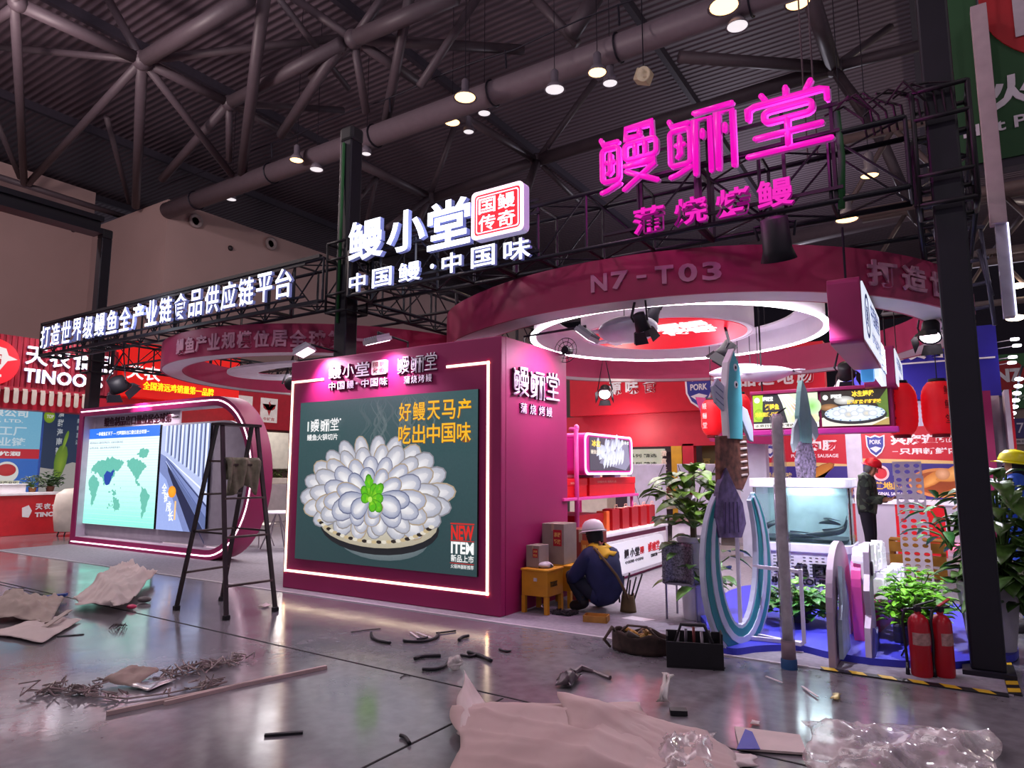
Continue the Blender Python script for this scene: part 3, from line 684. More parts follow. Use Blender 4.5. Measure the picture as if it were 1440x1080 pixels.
q.rect(0, 0, A, B, 'a9b4d8'); q.poly([(0, 0), (A, 0), (A, .5), (.3, 1.35), (0, 1.45)], '6f7cae'); q.poly([(0, 0), (.9, 0), (.25, .95), (0, 1.1)], '8fa0d6')
for i in range(22):
    x = .15+i*.066; q.poly([(x, 1.99), (x+.03+.015*(i % 3), 1.99), (x+.02+.02*(i % 2), 1.5-.028*i), (x-.005, 1.48-.028*i)], ['e4eaff', '5d6a96', 'c9d4f6', '39456e'][i % 4])
for i in range(5): q.poly([(.2, 1.4-.03*i), (A, .62-.22*i+.1), (A, .58-.22*i+.1), (.2, 1.385-.03*i)], ['dfe6ff', '2c355c', '4d5a8c', 'c2cdf0', '252c4c'][i])
q.poly([(.25, 1.25), (A, -.0), (A-.45, 0), (.3, 1.1)], '1d2442'); q.poly([(.3, 1.2), (A, .25), (A, .02)], '55628f')
for i, ch in enumerate('全链成长'): q.text(ch, .12+.09*i, .68-.17*i, .17, .2, 'f4f6ff', .02)
q.ell(.47, .72, .13, .11, 'f2a02a', 'e08a18'); q.rect(.58, .2, .63, .55, 'e9b878')
q.build('factory_picture', s2, 1.15)
DKTX = M('4a1626', .5)
write('headline', '鳗鱼制品出口量位居全球第一', (-15.3, 7.556, 2.50), X_, Z_, 2.75, .20, DKTX, t, .012, .012)
lamp('stand_front_fill', 'SPOT', (-12.6, 5.9, 3.85), 170, (1, .92, .97), (-12.9, 7.5, 1.5), .15, 110, .9)  # unseen spot added in front to brighten the panel and headline
lamp('stand_inner_fill', 'AREA', (-12.8, 7.46, 2.66), 14, (1, .85, .95), (-12.8, 7.5, 0), .15, size_y=3.5)  # unseen strip lamp added inside the frame as fill

# ------------------------------------------------------------ round canopies
WINE = M('a52d58', .5, noise=.03); GWHITE = M('d6cfd8', .5, noise=.02); LTX = M('c98fa6', .5)
def ring_pts(cx, cy, R, n=96, f=None): return [(cx+(R if f is None else R+f(2*pi*i/n))*math.cos(2*pi*i/n), cy+(R if f is None else R+f(2*pi*i/n))*math.sin(2*pi*i/n)) for i in range(n)]
def canopy(label, cx, cy, R, z0, z1, width, f=None):
    t = thing('ring_canopy', label, 'canopy', (cx, cy, z0), 0, 'round hanging canopies')
    o = ring_pts(cx, cy, R, 96, f); i1 = ring_pts(cx, cy, R-width, 96, f)
    n = len(o); mb = MB()
    for lo, hi, nm, mt in ((o, o, 'fascia', WINE),):
        mb = MB(); th = ring_pts(cx, cy, R-.03, 96, f); mb.band(o, th, (0, 0, z0), X_, Y_, z1-z0); mb.build(nm, mt, t, 'auto')
    MB().band(th, i1, (0, 0, z0+.01), X_, Y_, .02).build('soffit', GWHITE, t, 'auto')
    th2 = ring_pts(cx, cy, R-width-.03, 96, f); MB().band(i1, th2, (0, 0, z0+.01), X_, Y_, z1-z0-.05).build('inner_face', WINE, t, 'auto')
    return t, o
def curved_text(t, s, cx, cy, Rf, a0, a1, z, ht, mat, name='character', wd=.9):
    n = len(s)
    for i, ch in enumerate(s):
        if ch == ' ': continue
        a = a0+(a1-a0)*(i+.5)/n; R = Rf(a)+.005; u = Vector((-math.sin(a), math.cos(a), 0)); cw = abs(a1-a0)*R/n*wd
        h, dz = (ht*.16, ht*.45) if ch in '一-' else (ht, 0)
        if ch == '-': cw *= .55
        lay(MB(), ch, Vector((cx+R*math.cos(a), cy+R*math.sin(a), z+dz))-u*cw/2, u, Z_, cw, h, .02, .03).build(name, mat, t)
t, o = canopy('left round wine-red canopy with a row of pale characters', -10.35, 9.75, 3.36, 3.4, 3.86, .36)
curved_text(t, '鳗鱼产业规模位居全球第一', -10.35, 9.75, lambda a: 3.36, math.radians(262), math.radians(322), 3.48, .27, LTX)
# S-shaped pale hanging board under the left canopy
s = MB(); sp_ = []
P0 = [(-10.2, 8.3), (-9.2, 8.0), (-8.3, 8.2)]
tb = thing('ripple_board', 'pale wave-shaped hanging board under the left canopy', 'hanging board', (-9.4, 8.6, 3.45))
ctr = [(-10.3+.0*i, 8.9) for i in range(1)]
cl = [(x_-.75, y_-.15) for x_, y_ in [(-8.1, 7.55), (-8.9, 7.45), (-9.7, 7.6), (-10.1, 8.0), (-9.9, 8.5), (-9.2, 8.7), (-8.6, 8.9), (-8.6, 9.4), (-9.2, 9.7)]]
def smooth(pts, k=6):
    out = []; n = len(pts)
    for i in range(n-1):
        p0, p1, p2, p3 = pts[max(0, i-1)], pts[i], pts[i+1], pts[min(n-1, i+2)]
        for j in range(k):
            u = j/k; out.append(tuple(.5*(2*b+(c-a)*u+(2*a-5*b+4*c-d)*u*u+(3*b-a-3*c+d)*u**3) for a, b, c, d in zip(p0, p1, p2, p3)))
    return out + [tuple(pts[-1])]
sc = smooth(cl); L, Rr = [], []
for i, q in enumerate(sc):
    a, b = Vector(sc[max(0, i-1)]), Vector(sc[min(len(sc)-1, i+1)]); d = (b-a).normalized(); w2 = .16+.12*math.sin(pi*i/len(sc))
    L.append((q[0]-d.y*w2, q[1]+d.x*w2)); Rr.append((q[0]+d.y*w2, q[1]-d.x*w2))
mb = MB()
for i in range(len(sc)-1): mb.prism([L[i], Rr[i], Rr[i+1], L[i+1]], (0, 0, 3.30), X_, Y_, .04)
mb.build('board', M('e6eaf6', .45), tb); MB().tube((-9.8, 8.0, 3.33), (-9.8, 8.0, 4.0), .01, 5).build('wire', DARKST, tb); MB().tube((-9.4, 9.2, 3.33), (-9.4, 9.2, 4.0), .01, 5).build('wire', DARKST, tb)

RC = (-3.25, 10.32)
_res = {209: .30, 253: .05, 268: -.12, 288: 0, 302: .06, 318: -.10, 330: -.08, 343: -.08, 8: .09, 34: .18, 53: .25, 84: 0, 107: -.1, 150: .05, 180: .15}
_ks = sorted(_res)
def res(a):
    a = math.degrees(a) % 360; n = len(_ks)
    wsum = vs = 0
    for k_ in _ks:
        d = abs((a-k_+180) % 360-180); g_ = math.exp(-(d/22)**2); wsum += g_; vs += g_*_res[k_]
    return vs/max(wsum, 1e-6)*.7
t, o = canopy('right large round wine-red canopy with the stand number and pale characters', RC[0], RC[1], 3.64, 3.4, 3.90, .42, res)
def rf(a): return 3.64+res(a)
curved_text(t, 'N7-T03', RC[0], RC[1], rf, math.radians(270), math.radians(293), 3.53, .20, LTX, wd=.8)
curved_text(t, '打造世界级鳗鱼全产业链', RC[0], RC[1], rf, math.radians(317), math.radians(405), 3.50, .29, LTX, wd=.82)
# strip of light round the inside and the inner ring
ri = thing('light_ring', 'inner white ring with a bright edge of light, inside the large canopy', 'light ring', (-3.42, 9.95, 3.6))
MB().band(ring_pts(-3.42, 9.95, 2.2), ring_pts(-3.42, 9.95, 2.13), (0, 0, 3.58), X_, Y_, .03).build('light_edge', LEDW, ri)
MB().band(ring_pts(-3.42, 9.95, 2.14), ring_pts(-3.42, 9.95, 2.10), (0, 0, 3.6), X_, Y_, .34).build('inner_wall', GWHITE, ri, 'auto')
MB().band(ring_pts(-3.42, 9.95, 2.10), ring_pts(-3.42, 9.95, 1.78), (0, 0, 3.9), X_, Y_, .03).build('top_flange', GWHITE, ri)
for i in range(6): MB().tube((-3.42+2.0*math.cos(i*pi/3), 9.95+2*math.sin(i*pi/3), 3.9), (-3.42+2.0*math.cos(i*pi/3), 9.95+2*math.sin(i*pi/3), 4.6), .012, 6).build('hanging_rod', DARKST, ri)
dr = thing('round_sign', 'round drum sign with a red underside and white characters', 'hanging sign', (-3.45, 9.7, 3.6))
MB().band(ring_pts(-3.45, 9.7, 1.27, 72), ring_pts(-3.45, 9.7, 1.24, 72), (0, 0, 3.58), X_, Y_, .34).build('drum_side', GWHITE, dr, 'auto')
MB().prism(ring_pts(-3.45, 9.7, 1.24, 72), (0, 0, 3.59), X_, Y_, .02).build('underside', M('f4f0f4', .4), dr)
MB().prism(ring_pts(-3.45, 9.7, 1.17, 72), (0, 0, 3.582), X_, Y_, .008).build('red_face', M('e0102a', .4, emit=.55, noise=.02), dr)
wh = M('ffffff', .4, emit=1.2, noise=0)
for ch, x, y in (('国', -.42, .02), ('鳗', .02, .02), ('传', -.42, -.42), ('奇', .02, -.42)):
    lay(MB(), ch, Vector((-3.05+x*.9, 9.35-y*.9, 3.580)), X_, -Y_, .40, .40, .006, .04).build('character', wh, dr)
for i in range(4): MB().tube((-3.45+math.cos(i*pi/2), 9.7+math.sin(i*pi/2), 3.9), (-3.45+math.cos(i*pi/2), 9.7+math.sin(i*pi/2), 4.5), .012, 6).build('hanging_rod', DARKST, dr)

# hanging fish-shaped boards
FISHG = M('d0d2e4', .42, noise=.05)
def hung_fish(c, rz, L, label, sail):
    t = thing('hanging_fish', label, 'hanging fish board', c, rz, 'fish hung under the large canopy')
    mb = MB(); n = 14
    prof = [(i/n*L-L*.5, (.26*math.sin(pi*min(1, (i/n)*1.15+.03))**.8 if i < n*.82 else .03)*L) for i in range(n+1)]
    mb.grid(lambda u, v: Vector((prof[round(u*n)][0], prof[round(u*n)][1]*math.cos(2*pi*v), prof[round(u*n)][1]*.42*math.sin(2*pi*v))), n, 16)
    mb.build('body', FISHG, t, True, local=True)
    MB().prism([(L*.3, -.02), (L*.55, -.16*L), (L*.62, -.12*L), (L*.52, 0), (L*.62, .12*L), (L*.55, .16*L), (L*.3, .02)], (0, 0, -.01), X_, Y_, .02).build('tail', FISHG, t, local=True)
    for sg in (-1, 1): MB().prism([(-.12*L, sg*.12*L), (.0, sg*.30*L), (.10*L, sg*.34*L), (.06*L, sg*.12*L)][::sg], (0, 0, -.01), X_, Y_, .02).build('fin', FISHG, t, local=True)
    for sg in (-1, 1): MB().sphere((-.40*L, sg*.06*L, -.01), .012*L, 10, 6).build('eye', BLACK, t, True, local=True)
    MB().tube((0, 0, .03), (0, 0, .75), .006, 5).build('wire', DARKST, t, local=True)
hung_fish((-3.18, 7.5, 3.22), 2.3, 1.35, 'grey fish hung under the front of the large canopy', 1)
hung_fish((-2.6, 11.3, 3.15), .35, 1.3, 'grey fish hung under the rear of the large canopy', 0)
hung_fish((-2.35, 10.7, 3.02), 2.9, 1.1, 'grey fish hung just beside the turquoise cut-out', 0)

# black stage spotlights
def stage_spot(c, top, tgt, label, power=0, color=(1, .92, .97), r=.11, L=.24, barn=True, spot=80, lens=6):
    c = Vector(c)
    t = thing('stage_spotlight', label, 'spotlight', c, 0, 'black stage spotlights')
    d = (Vector(tgt)-c).normalized(); R = Matrix.Translation(c) @ d.to_track_quat('-Z', 'Y').to_matrix().to_4x4()
    MB().lathe([(.04, L), (r*.75, L*.95), (r*.8, .1), (r, .0), (r*.95, 0), (r*.75, .06), (.05, .08)], 16, R).build('can', BLACK, t, True)
    MB().lathe([(1e-6, .03), (r*.85, .03)], 16, R @ Matrix.Diagonal((1, 1, -1, 1)) @ Matrix.Translation((0, 0, -.04))).build('lens', M('fff2fa', .3, emit=lens*.5, noise=0), t)
    mb = MB(); mb.path([R @ Vector((r*.95, 0, L*.5)), R @ Vector((r*1.1, 0, L*.8)), (c.x, c.y, top-.1), R @ Vector((-r*1.1, 0, L*.8)), R @ Vector((-r*.95, 0, L*.5))], .012, 6)
    mb.tube((c.x, c.y, top-.12), (c.x, c.y, top), .015, 6); mb.build('yoke', DARKST, t)
    if barn:
        for k_ in range(4):
            Q = R @ Matrix.Rotation(k_*pi/2, 4, 'Z')
            mb = MB(); mb.add([Q @ Vector(v) for v in ((-r*.7, r, 0), (r*.7, r, 0), (r*.95, r*1.35, -.13), (-r*.95, r*1.35, -.13))], [(0, 1, 2, 3)]); mb.build('barn_door', BLACK, t, solid=.004)
    if power: lamp('spot_beam', 'SPOT', R @ Vector((0, 0, -.05)), power, color, tgt, .06, spot, .6)
stage_spot((-1.17, 6.37, 3.47), 3.93, (-1.2, 7.8, .3), 'big black spotlight under the truss in front of the canopy', 480, (.86, .84, 1), r=.16, L=.4, barn=False, spot=70)
stage_spot((-2.72, 6.95, 3.10), 3.93, (-2.4, 8.5, .5), 'black spotlight beside the fish under the canopy front', 60, r=.09, L=.2)
stage_spot((-3.05, 8.05, 3.45), 3.97, (-4.5, 9, .5), 'black spotlight between the round sign and the front fish', 60, r=.10, L=.3, barn=False)
stage_spot((-2.6, 9.65, 3.18), 3.97, (-4.2, 9.4, .9), 'black spotlight hanging over the left red lanterns', 110, (1, .9, .94), r=.13)
stage_spot((-5.6, 12.15, 3.05), 3.97, (-4.6, 9.6, .9), 'black spotlight with barn doors above the white counter', 130, (1, .9, .94), r=.13)
stage_spot((-1.28, 12.15, 3.1), 3.97, (-1.2, 14.6, 1.2), 'black spotlight with barn doors in front of the blue fascia', 60, r=.14)
stage_spot((-.07, 9.65, 3.18), 3.97, (-.4, 7.6, .2), 'grey-glazed spotlight left of the right tower under the canopy', 380, (.88, .86, 1), r=.13)
stage_spot((.33, 12.15, 3.0), 3.97, (.2, 14, 1), 'small spotlight right of the right tower against the blue fascia', 60, r=.1)
stage_spot((-7.35, 9.95, 3.05), 3.97, (-8.5, 10, 0), 'black spotlight with barn doors at the right end of the left canopy', 150, r=.15)
stage_spot((-10.0, 8.25, 3.15), 3.97, (-10.8, 9.8, 3.4), 'black spotlight in the middle of the left canopy', 60, r=.16)
stage_spot((-9.9, 10.7, 3.0), 3.97, (-10.2, 10.3, 0), 'black spotlight in front of the red fascia with logo posters', 120, r=.14)
stage_spot((-13.3, 6.82, 3.12), 3.93, (-14, 9, .5), 'black spotlight with glowing rim right of the left tower', 90, r=.2, barn=True)
stage_spot((-6.0, 8.05, 3.2), 3.97, (-6.4, 9.4, 0.5), 'small black spotlight behind the top of the magenta wall', 0, r=.1)
for x0, x1, Y, lb in ((-7.0, .16, 8.05, 'thin black pipe over the large canopy, nearest the front'), (-7.0, .4, 9.65, 'thin black pipe over the large canopy, in the middle'), (-7.0, .4, 12.15, 'thin black pipe over the large canopy, nearest the rear'), (-16.1, -7.0, 8.25, 'thin black pipe over the left canopy, nearest the front'), (-16.1, -7.0, 9.95, 'thin black pipe over the left canopy, in the middle'), (-16.1, -7.0, 10.7, 'thin black pipe over the left canopy, nearest the rear')):
    tag(MB().tube((x0, Y, 3.99), (x1, Y, 3.99), .025, 8).build('lighting_bar', TB, None, True), lb, 'lighting bar', 'black lighting bars')
# unseen fill lamps added to brighten the space under both canopies
lamp('canopy_ring_fill', 'AREA', (-3.42, 9.95, 3.52), 165, (1, .93, .98), (-3.42, 9.95, 0), 3.6, size_y=3.6)
lamp('canopy_pink_fill', 'POINT', (-3.3, 12.6, 3.0), 12, (1, .45, .7), size=.2)
lamp('left_canopy_fill', 'AREA', (-10.4, 9.7, 3.3), 190, (1, .95, .97), (-10.4, 9.7, 0), 3.5, size_y=3.5)
# ------------------------------------------------------------ hanging light boxes at the right
FACE = M('e4ecfa', .4, emit=.75, noise=0); BLU = M('2b58b8', .5, emit=0, noise=0)
def light_box(label, x0, x1, y0, y1, z0, z1, rows, r=.06, wtop=3.45):
    t = thing('light_box', label, 'light box', ((x0+x1)/2, (y0+y1)/2, z0), 0, 'light boxes hung in a row')
    MB().prism(rrect(y0, z0, y1, z1, r), (x0, 0, 0), Y_, Z_, x1-x0).build('case', MAG, t, bev=.008)
    MB().prism(rrect(y0+.04, z0+.04, y1-.04, z1-.04, r*.7), (x1, 0, 0), Y_, Z_, .012).build('lit_face', FACE, t)
    for tx, y, z, wd, ht in rows:
        if tx == 'O':
            MB().band(ring_pts(y, z, ht, 28), ring_pts(y, z, ht*.82, 28), (x1+.012, 0, 0), Y_, Z_, .003).build('round_mark', BLU, t)
            lay(MB(), '鳗', (x1+.013, y-ht*.5, z-ht*.5), Y_, Z_, ht, ht, 0, .02).build('character', BLU, t); continue
        write('lettering', tx, (x1+.013, y, z), Y_, Z_, wd, ht, BLU, t)
    for y in (y0+.25, y1-.25): MB().tube(((x0+x1)/2, y, z1), ((x0+x1)/2, y, wtop+.5), .012, 6).build('hanging_rod', DARKST, t)
    return t
light_box('nearest hanging magenta box with a lit white face and a round blue mark', -.86, -.57, 6.95, 8.95, 2.74, 3.38, [('O', 7.35, 3.06, 0, .22), ('中国鳗鱼', 7.75, 3.08, 1.0, .22), ('世界品牌产业', 7.75, 2.86, 1.0, .12)])
light_box('farther hanging magenta box with a lit white face, below the canopy rim', -.88, -.50, 10.3, 12.2, 2.68, 3.24, [('中国鳗业', 10.6, 2.98, 1.2, .16), ('世界品牌', 10.9, 2.78, .9, .12)])
t = thing('standing_letter_sign', 'slim lit panel of white standing characters between the two hanging boxes', 'sign', (-.62, 9.3, 2.70))
MB().box(-.66, -.60, 9.0, 10.1, 2.66, 2.80).build('base_bar', M('dfe8f6', .4, emit=.8, noise=0), t)
chars('character', '鳗小堂国鳗', (-.63, 9.0, 2.81), Y_, Z_, 1.1, .34, M('f2f7ff', .4, emit=1.6, noise=0), t, .04, .015, .9, M('a8b4d0', .4))
MB().cbox((-.72, 8.95, 2.70), (.14, .12, .2)).build('blue_block', M('4a9be0', .5, emit=.5), t, bev=.02)
MB().tube((-.63, 9.5, 3.15), (-.63, 9.5, 3.95), .008, 5).build('hanging_rod', DARKST, t)

# ------------------------------------------------------------ menu light box with two dish pictures
t = thing('menu_light_box', 'wide magenta menu box with two lit dish pictures hung on rods', 'menu board', (-1.5, 10.7, 2.08))
mx0, mx1, mz0, mz1 = -2.43, -.56, 2.08, 2.735
MB().box(mx0, mx1, 10.52, 10.85, mz0, mz1).build('case', MAG, t, bev=.01)
MB().box(mx0-.01, mx1+.05, 10.40, 10.56, mz0-.005, mz0+.07).build('lower_ledge', M('c2309a', .45, emit=.12), t, bev=.01)
MB().box(mx0, mx1+.01, 10.44, 10.52, mz1-.05, mz1).build('upper_ledge', MAG, t, bev=.01)
for k_, (x0, x1) in enumerate(((-2.40, -1.50), (-1.46, -.62))):
    s_ = MB().box(x0, x1, 10.49, 10.52, mz0+.10, mz1-.06).build('screen', BLACK, t)
    q = Pic((x0, 10.489, mz0+.10), X_, Z_); A, B = x1-x0, mz1-mz0-.16
    if k_ == 0:
        q.rect(0, 0, A, B, '23252c'); q.poly([(0, .1), (.12, .1), (.15, B), (0, B)], '9fc22c'); q.ell(.08, .2, .07, .09, 'b8dd35', '7fa51c')
        q.poly([(.38, B), (A, B), (A, 0), (.5, 0)], 'c9ddb8'); q.ell(.72, .12, .19, .10, 'e0a492', 'c9d6a8'); q.ell(.82, .3, .12, .12, '7cbf5a', 'bfe0b0'); q.ell(.62, .3, .1, .06, 'd9785f', 'e0c4a4')
        for i in range(6): q.poly([(.36+.025*i, B), (.375+.025*i, B), (.50+.06*i, .18), (.485+.06*i, .18)], 'f4f2f0')
        q.text('烤鳗鱼', .17, .27, .2, .09, 'ffd23c', .04); q.text('外焦里嫩·口感', .02, .17, .34, .07, 'ffcf3a', .04); q.ell(.06, .42, .04, .04, 'ffffff'); q.text('鳗鲡堂', .14, .40, .15, .07, 'ffffff', .03)
        q.rect(0, 0, A, .07, 'eae6dc'); q.text('正宗日式烤鳗·精选好鳗烤制', .02, .015, A*.9, .045, '2a2620', .03)
    else:
        q.rect(0, 0, A, B, '2a241f'); q.poly([(0, 0), (A, 0), (A, .12), (.3, .2), (0, .12)], 'd8d0c0'); q.poly([(A*.75, 0), (A, 0), (A, .1)], 'a88d54'); q.poly([(.7, .3), (A, .5), (A, .1), (.8, .1)], '57702e')
        q.ell(.1, .27, .12, .05, 'a97a4a', '6b4a2a'); q.ell(.30, .36, .13, .06, 'd8d6d2', '8b8a88')
        q.ell(.42, .15, .40, .13, '15151a', '26262c'); q.ell(.42, .175, .38, .115, 'f2f2f0', 'b8c4d0')
        for i in range(7): q.ell(.20+.075*i, .18+.03*math.sin(i*2), .06, .045, ['f6f4f2', 'dfe3ea', 'cfc4b0'][i % 3], 'a8b0bd', 12)
        for i in range(18): q.ell(.42+.36*math.cos(i*.35), .175+.105*math.sin(i*.35), .014, .008, '4a6c9c', n=8)
        q.text('冰生鳗段', .40, .40, .28, .085, 'ffd23c', .04); q.text('日料鲜度·纯鲜滋味', .34, .30, .42, .06, 'ffcf3a', .03); q.ell(.06, .41, .035, .035, 'ffffff'); q.text('鳗鲡堂', .13, .39, .14, .06, 'ffffff', .03)
    q.build('dish_picture', s_, 1.35)
for x in (-2.30, -1.05): MB().tube((x, 10.68, mz1), (x, 10.68, 4.3), .014, 6).build('hanging_rod', BLACK, t)

# ------------------------------------------------------------ red paper lanterns
LR = M('e01420', .5, emit=.28, noise=.05, scale=3)
def lantern(c, r, h, label, side, top):
    c = Vector(c); t = thing('paper_lantern', label, 'lantern', c-Z_*h/2, 0, 'red paper lanterns')
    prof = []
    for i in range(25):
        u = i/24; z = -h/2+h*u; a = abs(2*u-1); rr_ = r*(1-a**4.2*.42) * (1-.025*(i % 2)); prof.append((rr_, z))
    MB().lathe(prof, 28, Matrix.Translation(c)).build('shade', LR, t, True)
    for sg in (-1, 1): MB().lathe([(r*.5, sg*h*.5-.01), (r*.5, sg*(h*.5+.045)+(.0))] if sg > 0 else [(r*.5, -h*.5-.045), (r*.5, -h*.5+.01)], 20, Matrix.Translation(c)).build('end_ring', BLACK if sg > 0 else M('7c1018', .6), t, True)
    MB().sphere(c-Y_*r*.55+Z_*.0, r*.12, 10, 6).build('bulb', M('ffb43c', .4, emit=10, noise=0), t, True)
    for i, ch in enumerate('鳗鲡堂'):
        a = -pi/2+side; p_ = c+Vector((math.cos(a), math.sin(a), 0))*r*.985; u = Vector((-math.sin(a), math.cos(a), 0))
        lay(MB(), ch, p_-u*.16*r*1.4+Z_*(h*.5-(i+1)*h*.27), u, Z_, r*.5, h*.17, .004, .0).build('character', M('ffd9d4', .5) if side < -.3 and c.x < -2 else M('2a0a0c', .5), t)
    MB().tube(c+Z_*(h*.5+.04), (c.x, c.y, top), .007, 5).build('cord', BLACK, t)
    lamp('lantern_glow', 'POINT', c, 3, (1, .25, .15), size=r*.6)
lantern((-3.46, 12.0, 2.49), .19, .62, 'red paper lantern hanging alone in front of the yellow poster', -.45, 3.9)
lantern((-2.92, 11.8, 2.55), .18, .60, 'red paper lantern half hidden behind the turquoise cut-out', -.5, 3.9)
lantern((-.50, 11.0, 2.42), .215, .72, 'red paper lantern beside the menu box, left of the right pair', -.5, 3.9)
lantern((-.04, 11.05, 2.42), .215, .72, 'red paper lantern partly behind the right tower', .55, 3.9)

# ------------------------------------------------------------ neighbouring sausage stand at the back right
BLUE = M('2a23a0', .5, noise=.03); NAVY = M('30257f', .5, noise=.03); BRED = M('c8102c', .5, noise=.03); LIL = M('cfc6dc', .55, noise=.02)
YW = 15.5
t = thing('rear_stand_fascia', 'red and blue fascia board high behind the lanterns with white characters', 'fascia', (-3, YW, 2.95))
MB().box(-8.1, -2.05, YW-.05, YW+.25, 2.95, 4.3).build('red_board', BRED, t)
MB().prism([(-2.05, 2.95), (.95, 2.95), (.95, 4.3), (-1.15, 4.3)], (0, YW-.05, 0), X_, Z_, -.3).build('blue_board', BLUE, t)
MB().prism([(-2.12, 2.95), (-2.0, 2.95), (-1.1, 4.3), (-1.22, 4.3)], (0, YW-.055, 0), X_, Z_, .01).build('white_stripe', WHITE, t)
MB().box(-1.9, .9, YW-.07, YW-.05, 3.66, 3.69).build('white_rule', WHITE, t)
for ch, x in (('鲜', -.12), ('牛', .24), ('真', -.5), ('味', -.86)): lay(MB(), ch, (x, YW-.05, 3.74), X_, Z_, .3, .32, .03, .04).build('character', WHITE, t)
for ch, x in zip('源味食品道地肠', (-7.0, -6.55, -6.1, -3.8, -3.4, -3.0, -2.6)): lay(MB(), ch, (x, YW-.05, 3.42), X_, Z_, .34, .34, .03, .03).build('character', WHITE, t)
def shield(x, z, wd, ht, y, t):
    o = [(0, .5), (.25, .42), (.5, .5), (.47, .0), (.3, -.3), (0, -.5), (-.3, -.3), (-.47, 0), (-.5, .5), (-.25, .42)]
    MB().prism([(x+a*wd, z+b*ht) for a, b in o][::-1], (0, y, 0), X_, Z_, .02).build('crest', M('f4f0f6', .5), t)
    MB().prism([(x+a*wd*.86, z+b*ht*.86) for a, b in o][::-1], (0, y-.02, 0), X_, Z_, .006).build('crest', M('3a3f9c', .5), t)
    lay(MB(), 'PORK', (x-wd*.3, y-.028, z+ht*.08), X_, Z_, wd*.6, ht*.2, .004, .03).build('crest', WHITE, t)
    MB().prism([(x-wd*.3, z-ht*.1), (x, z-ht*.02), (x+wd*.3, z-ht*.1), (x, z-ht*.3)][::-1], (0, y-.026, 0), X_, Z_, .004).build('crest', WHITE, t)
shield(-4.72, 3.35, .66, .74, YW-.07, t)
# posters under the fascia
def poster(name, label, x0, x1, z0, z1, y, parts):
    t = thing(name, label, 'poster', ((x0+x1)/2, y, z0))
    MB().box(x0, x1, y, y+.05, z0, z1).build('board', LIL, t)
    q = Pic((x0, y-.001, z0), X_, Z_); parts(q, x1-x0, z1-z0); q.build('print', t)
    return t
def saus_a(q, A, B):
    q.rect(0, 0, A, B, '34287f'); q.poly([(0, B), (A, B), (A, B*.48), (A*.5, B*.52), (0, B*.50)], 'c40f2b'); q.poly([(0, B*.50), (A*.5, B*.52), (A, B*.48), (A, B*.45), (0, B*.45)], 'd9b878')
    q.text('香肉肠', A*.42, B*.68, A*.5, B*.16, 'f2e6ea', .04); q.text('PURE PORK SAUSAGE', A*.42, B*.58, A*.5, B*.05, 'f2e6ea', .02); q.text('经典原味', A*.12, B*.28, A*.3, B*.08, 'd7c07a', .02)
    for (x, y, a, L) in ((.72, .22, .5, .46), (.85, .10, .2, .5), (.6, .08, .1, .5), (.9, .2, -.2, .36)):
        o = petal(A*x-.25*A, B*y-.03, a, L*A, .16*B, tip=.5); q.poly(o, '8a4a1c'); q.fan(A*x, B*y, petal(A*x-.25*A, B*y-.02, a, L*A*.97, .13*B), 'e0a040', 'b5681f')
    q.poly([(A*.28, 0), (A*.95, 0), (A*1.0, B*.06), (A*.6, B*.09), (A*.34, B*.05)], 'e2c9b4')
def saus_b(q, A, B):
    q.rect(0, 0, A, B, '34287f'); q.poly([(0, B), (A, B), (A, B*.50), (A*.6, B*.53), (0, B*.56)], 'c40f2b'); q.poly([(0, B*.56), (A*.6, B*.53), (A, B*.50), (A, B*.47), (0, B*.50)], 'd9b878')
    q.text('兴旗道地肠', A*.26, B*.74, A*.66, B*.15, 'f4eef2', .045); q.text('只用新鲜肉', A*.33, B*.61, A*.5, B*.09, 'f4eef2', .03); q.rect(A*.27, B*.65, A*.32, B*.656, 'f4eef2'); q.rect(A*.84, B*.65, A*.89, B*.656, 'f4eef2')
    q.ell(A*.155, B*.35, A*.075, B*.11, 'e8405a', 'f0c8c8'); q.ell(A*.155, B*.35, A*.055, B*.08, 'd01c30', 'c81830'); q.text('道地肠', A*.08, B*.12, A*.26, B*.11, 'e8b840', .03); q.text('ORIGINAL SAUSAGE', A*.06, B*.04, A*.32, B*.045, 'f4eef2', .02)
    q.ell(A*.66, B*.22, A*.27, B*.20, 'b86428', 'd48a4a'); q.ell(A*.66, B*.22, A*.23, B*.16, '8a3c14', '9c4a1c')
    q.fan(A*.58, B*.22, petal(A*.46, B*.14, .6, A*.28, B*.16), 'f0b060', 'c47428'); q.fan(A*.78, B*.36, petal(A*.62, B*.26, .35, A*.42, B*.24), 'f2c070', 'cf8838'); q.ell(A*.68, B*.34, A*.06, B*.08, 'e8b890', 'c48858')
    q.fan(A*.78, B*.12, petal(A*.66, B*.06, .25, A*.32, B*.14), 'e8a050', 'b8641c')
poster('sausage_poster', 'blue and red sausage poster behind the turquoise cut-outs', -3.55, -1.72, 1.02, 2.42, YW-.13, saus_a)
pt = poster('sausage_poster', 'blue and red sausage poster behind the man in the red helmet', -1.43, .55, 1.02, 2.42, YW-.13, saus_b)
shield(-3.2, 2.05, .34, .44, YW-.14, pt); shield(-1.18, 2.05, .34, .44, YW-.14, pt)
t = thing('rear_stand_wall', 'pale lilac wall and posts of the sausage stand', 'stand wall', (-1, YW+.1, 0))
MB().box(-3.9, .95, YW+.05, YW+.15, 0, 2.93).build('back_panel', LIL, t)
for x in (-3.9, -1.58, .76): MB().box(x-.14, x+.14, YW-.08, YW+.05, 0, 2.95).build('post', M('d8d0e2', .55), t)
MB().box(.60, .75, YW-.6, YW-.1, 0, 3.0).build('side_fin', MAG, t)
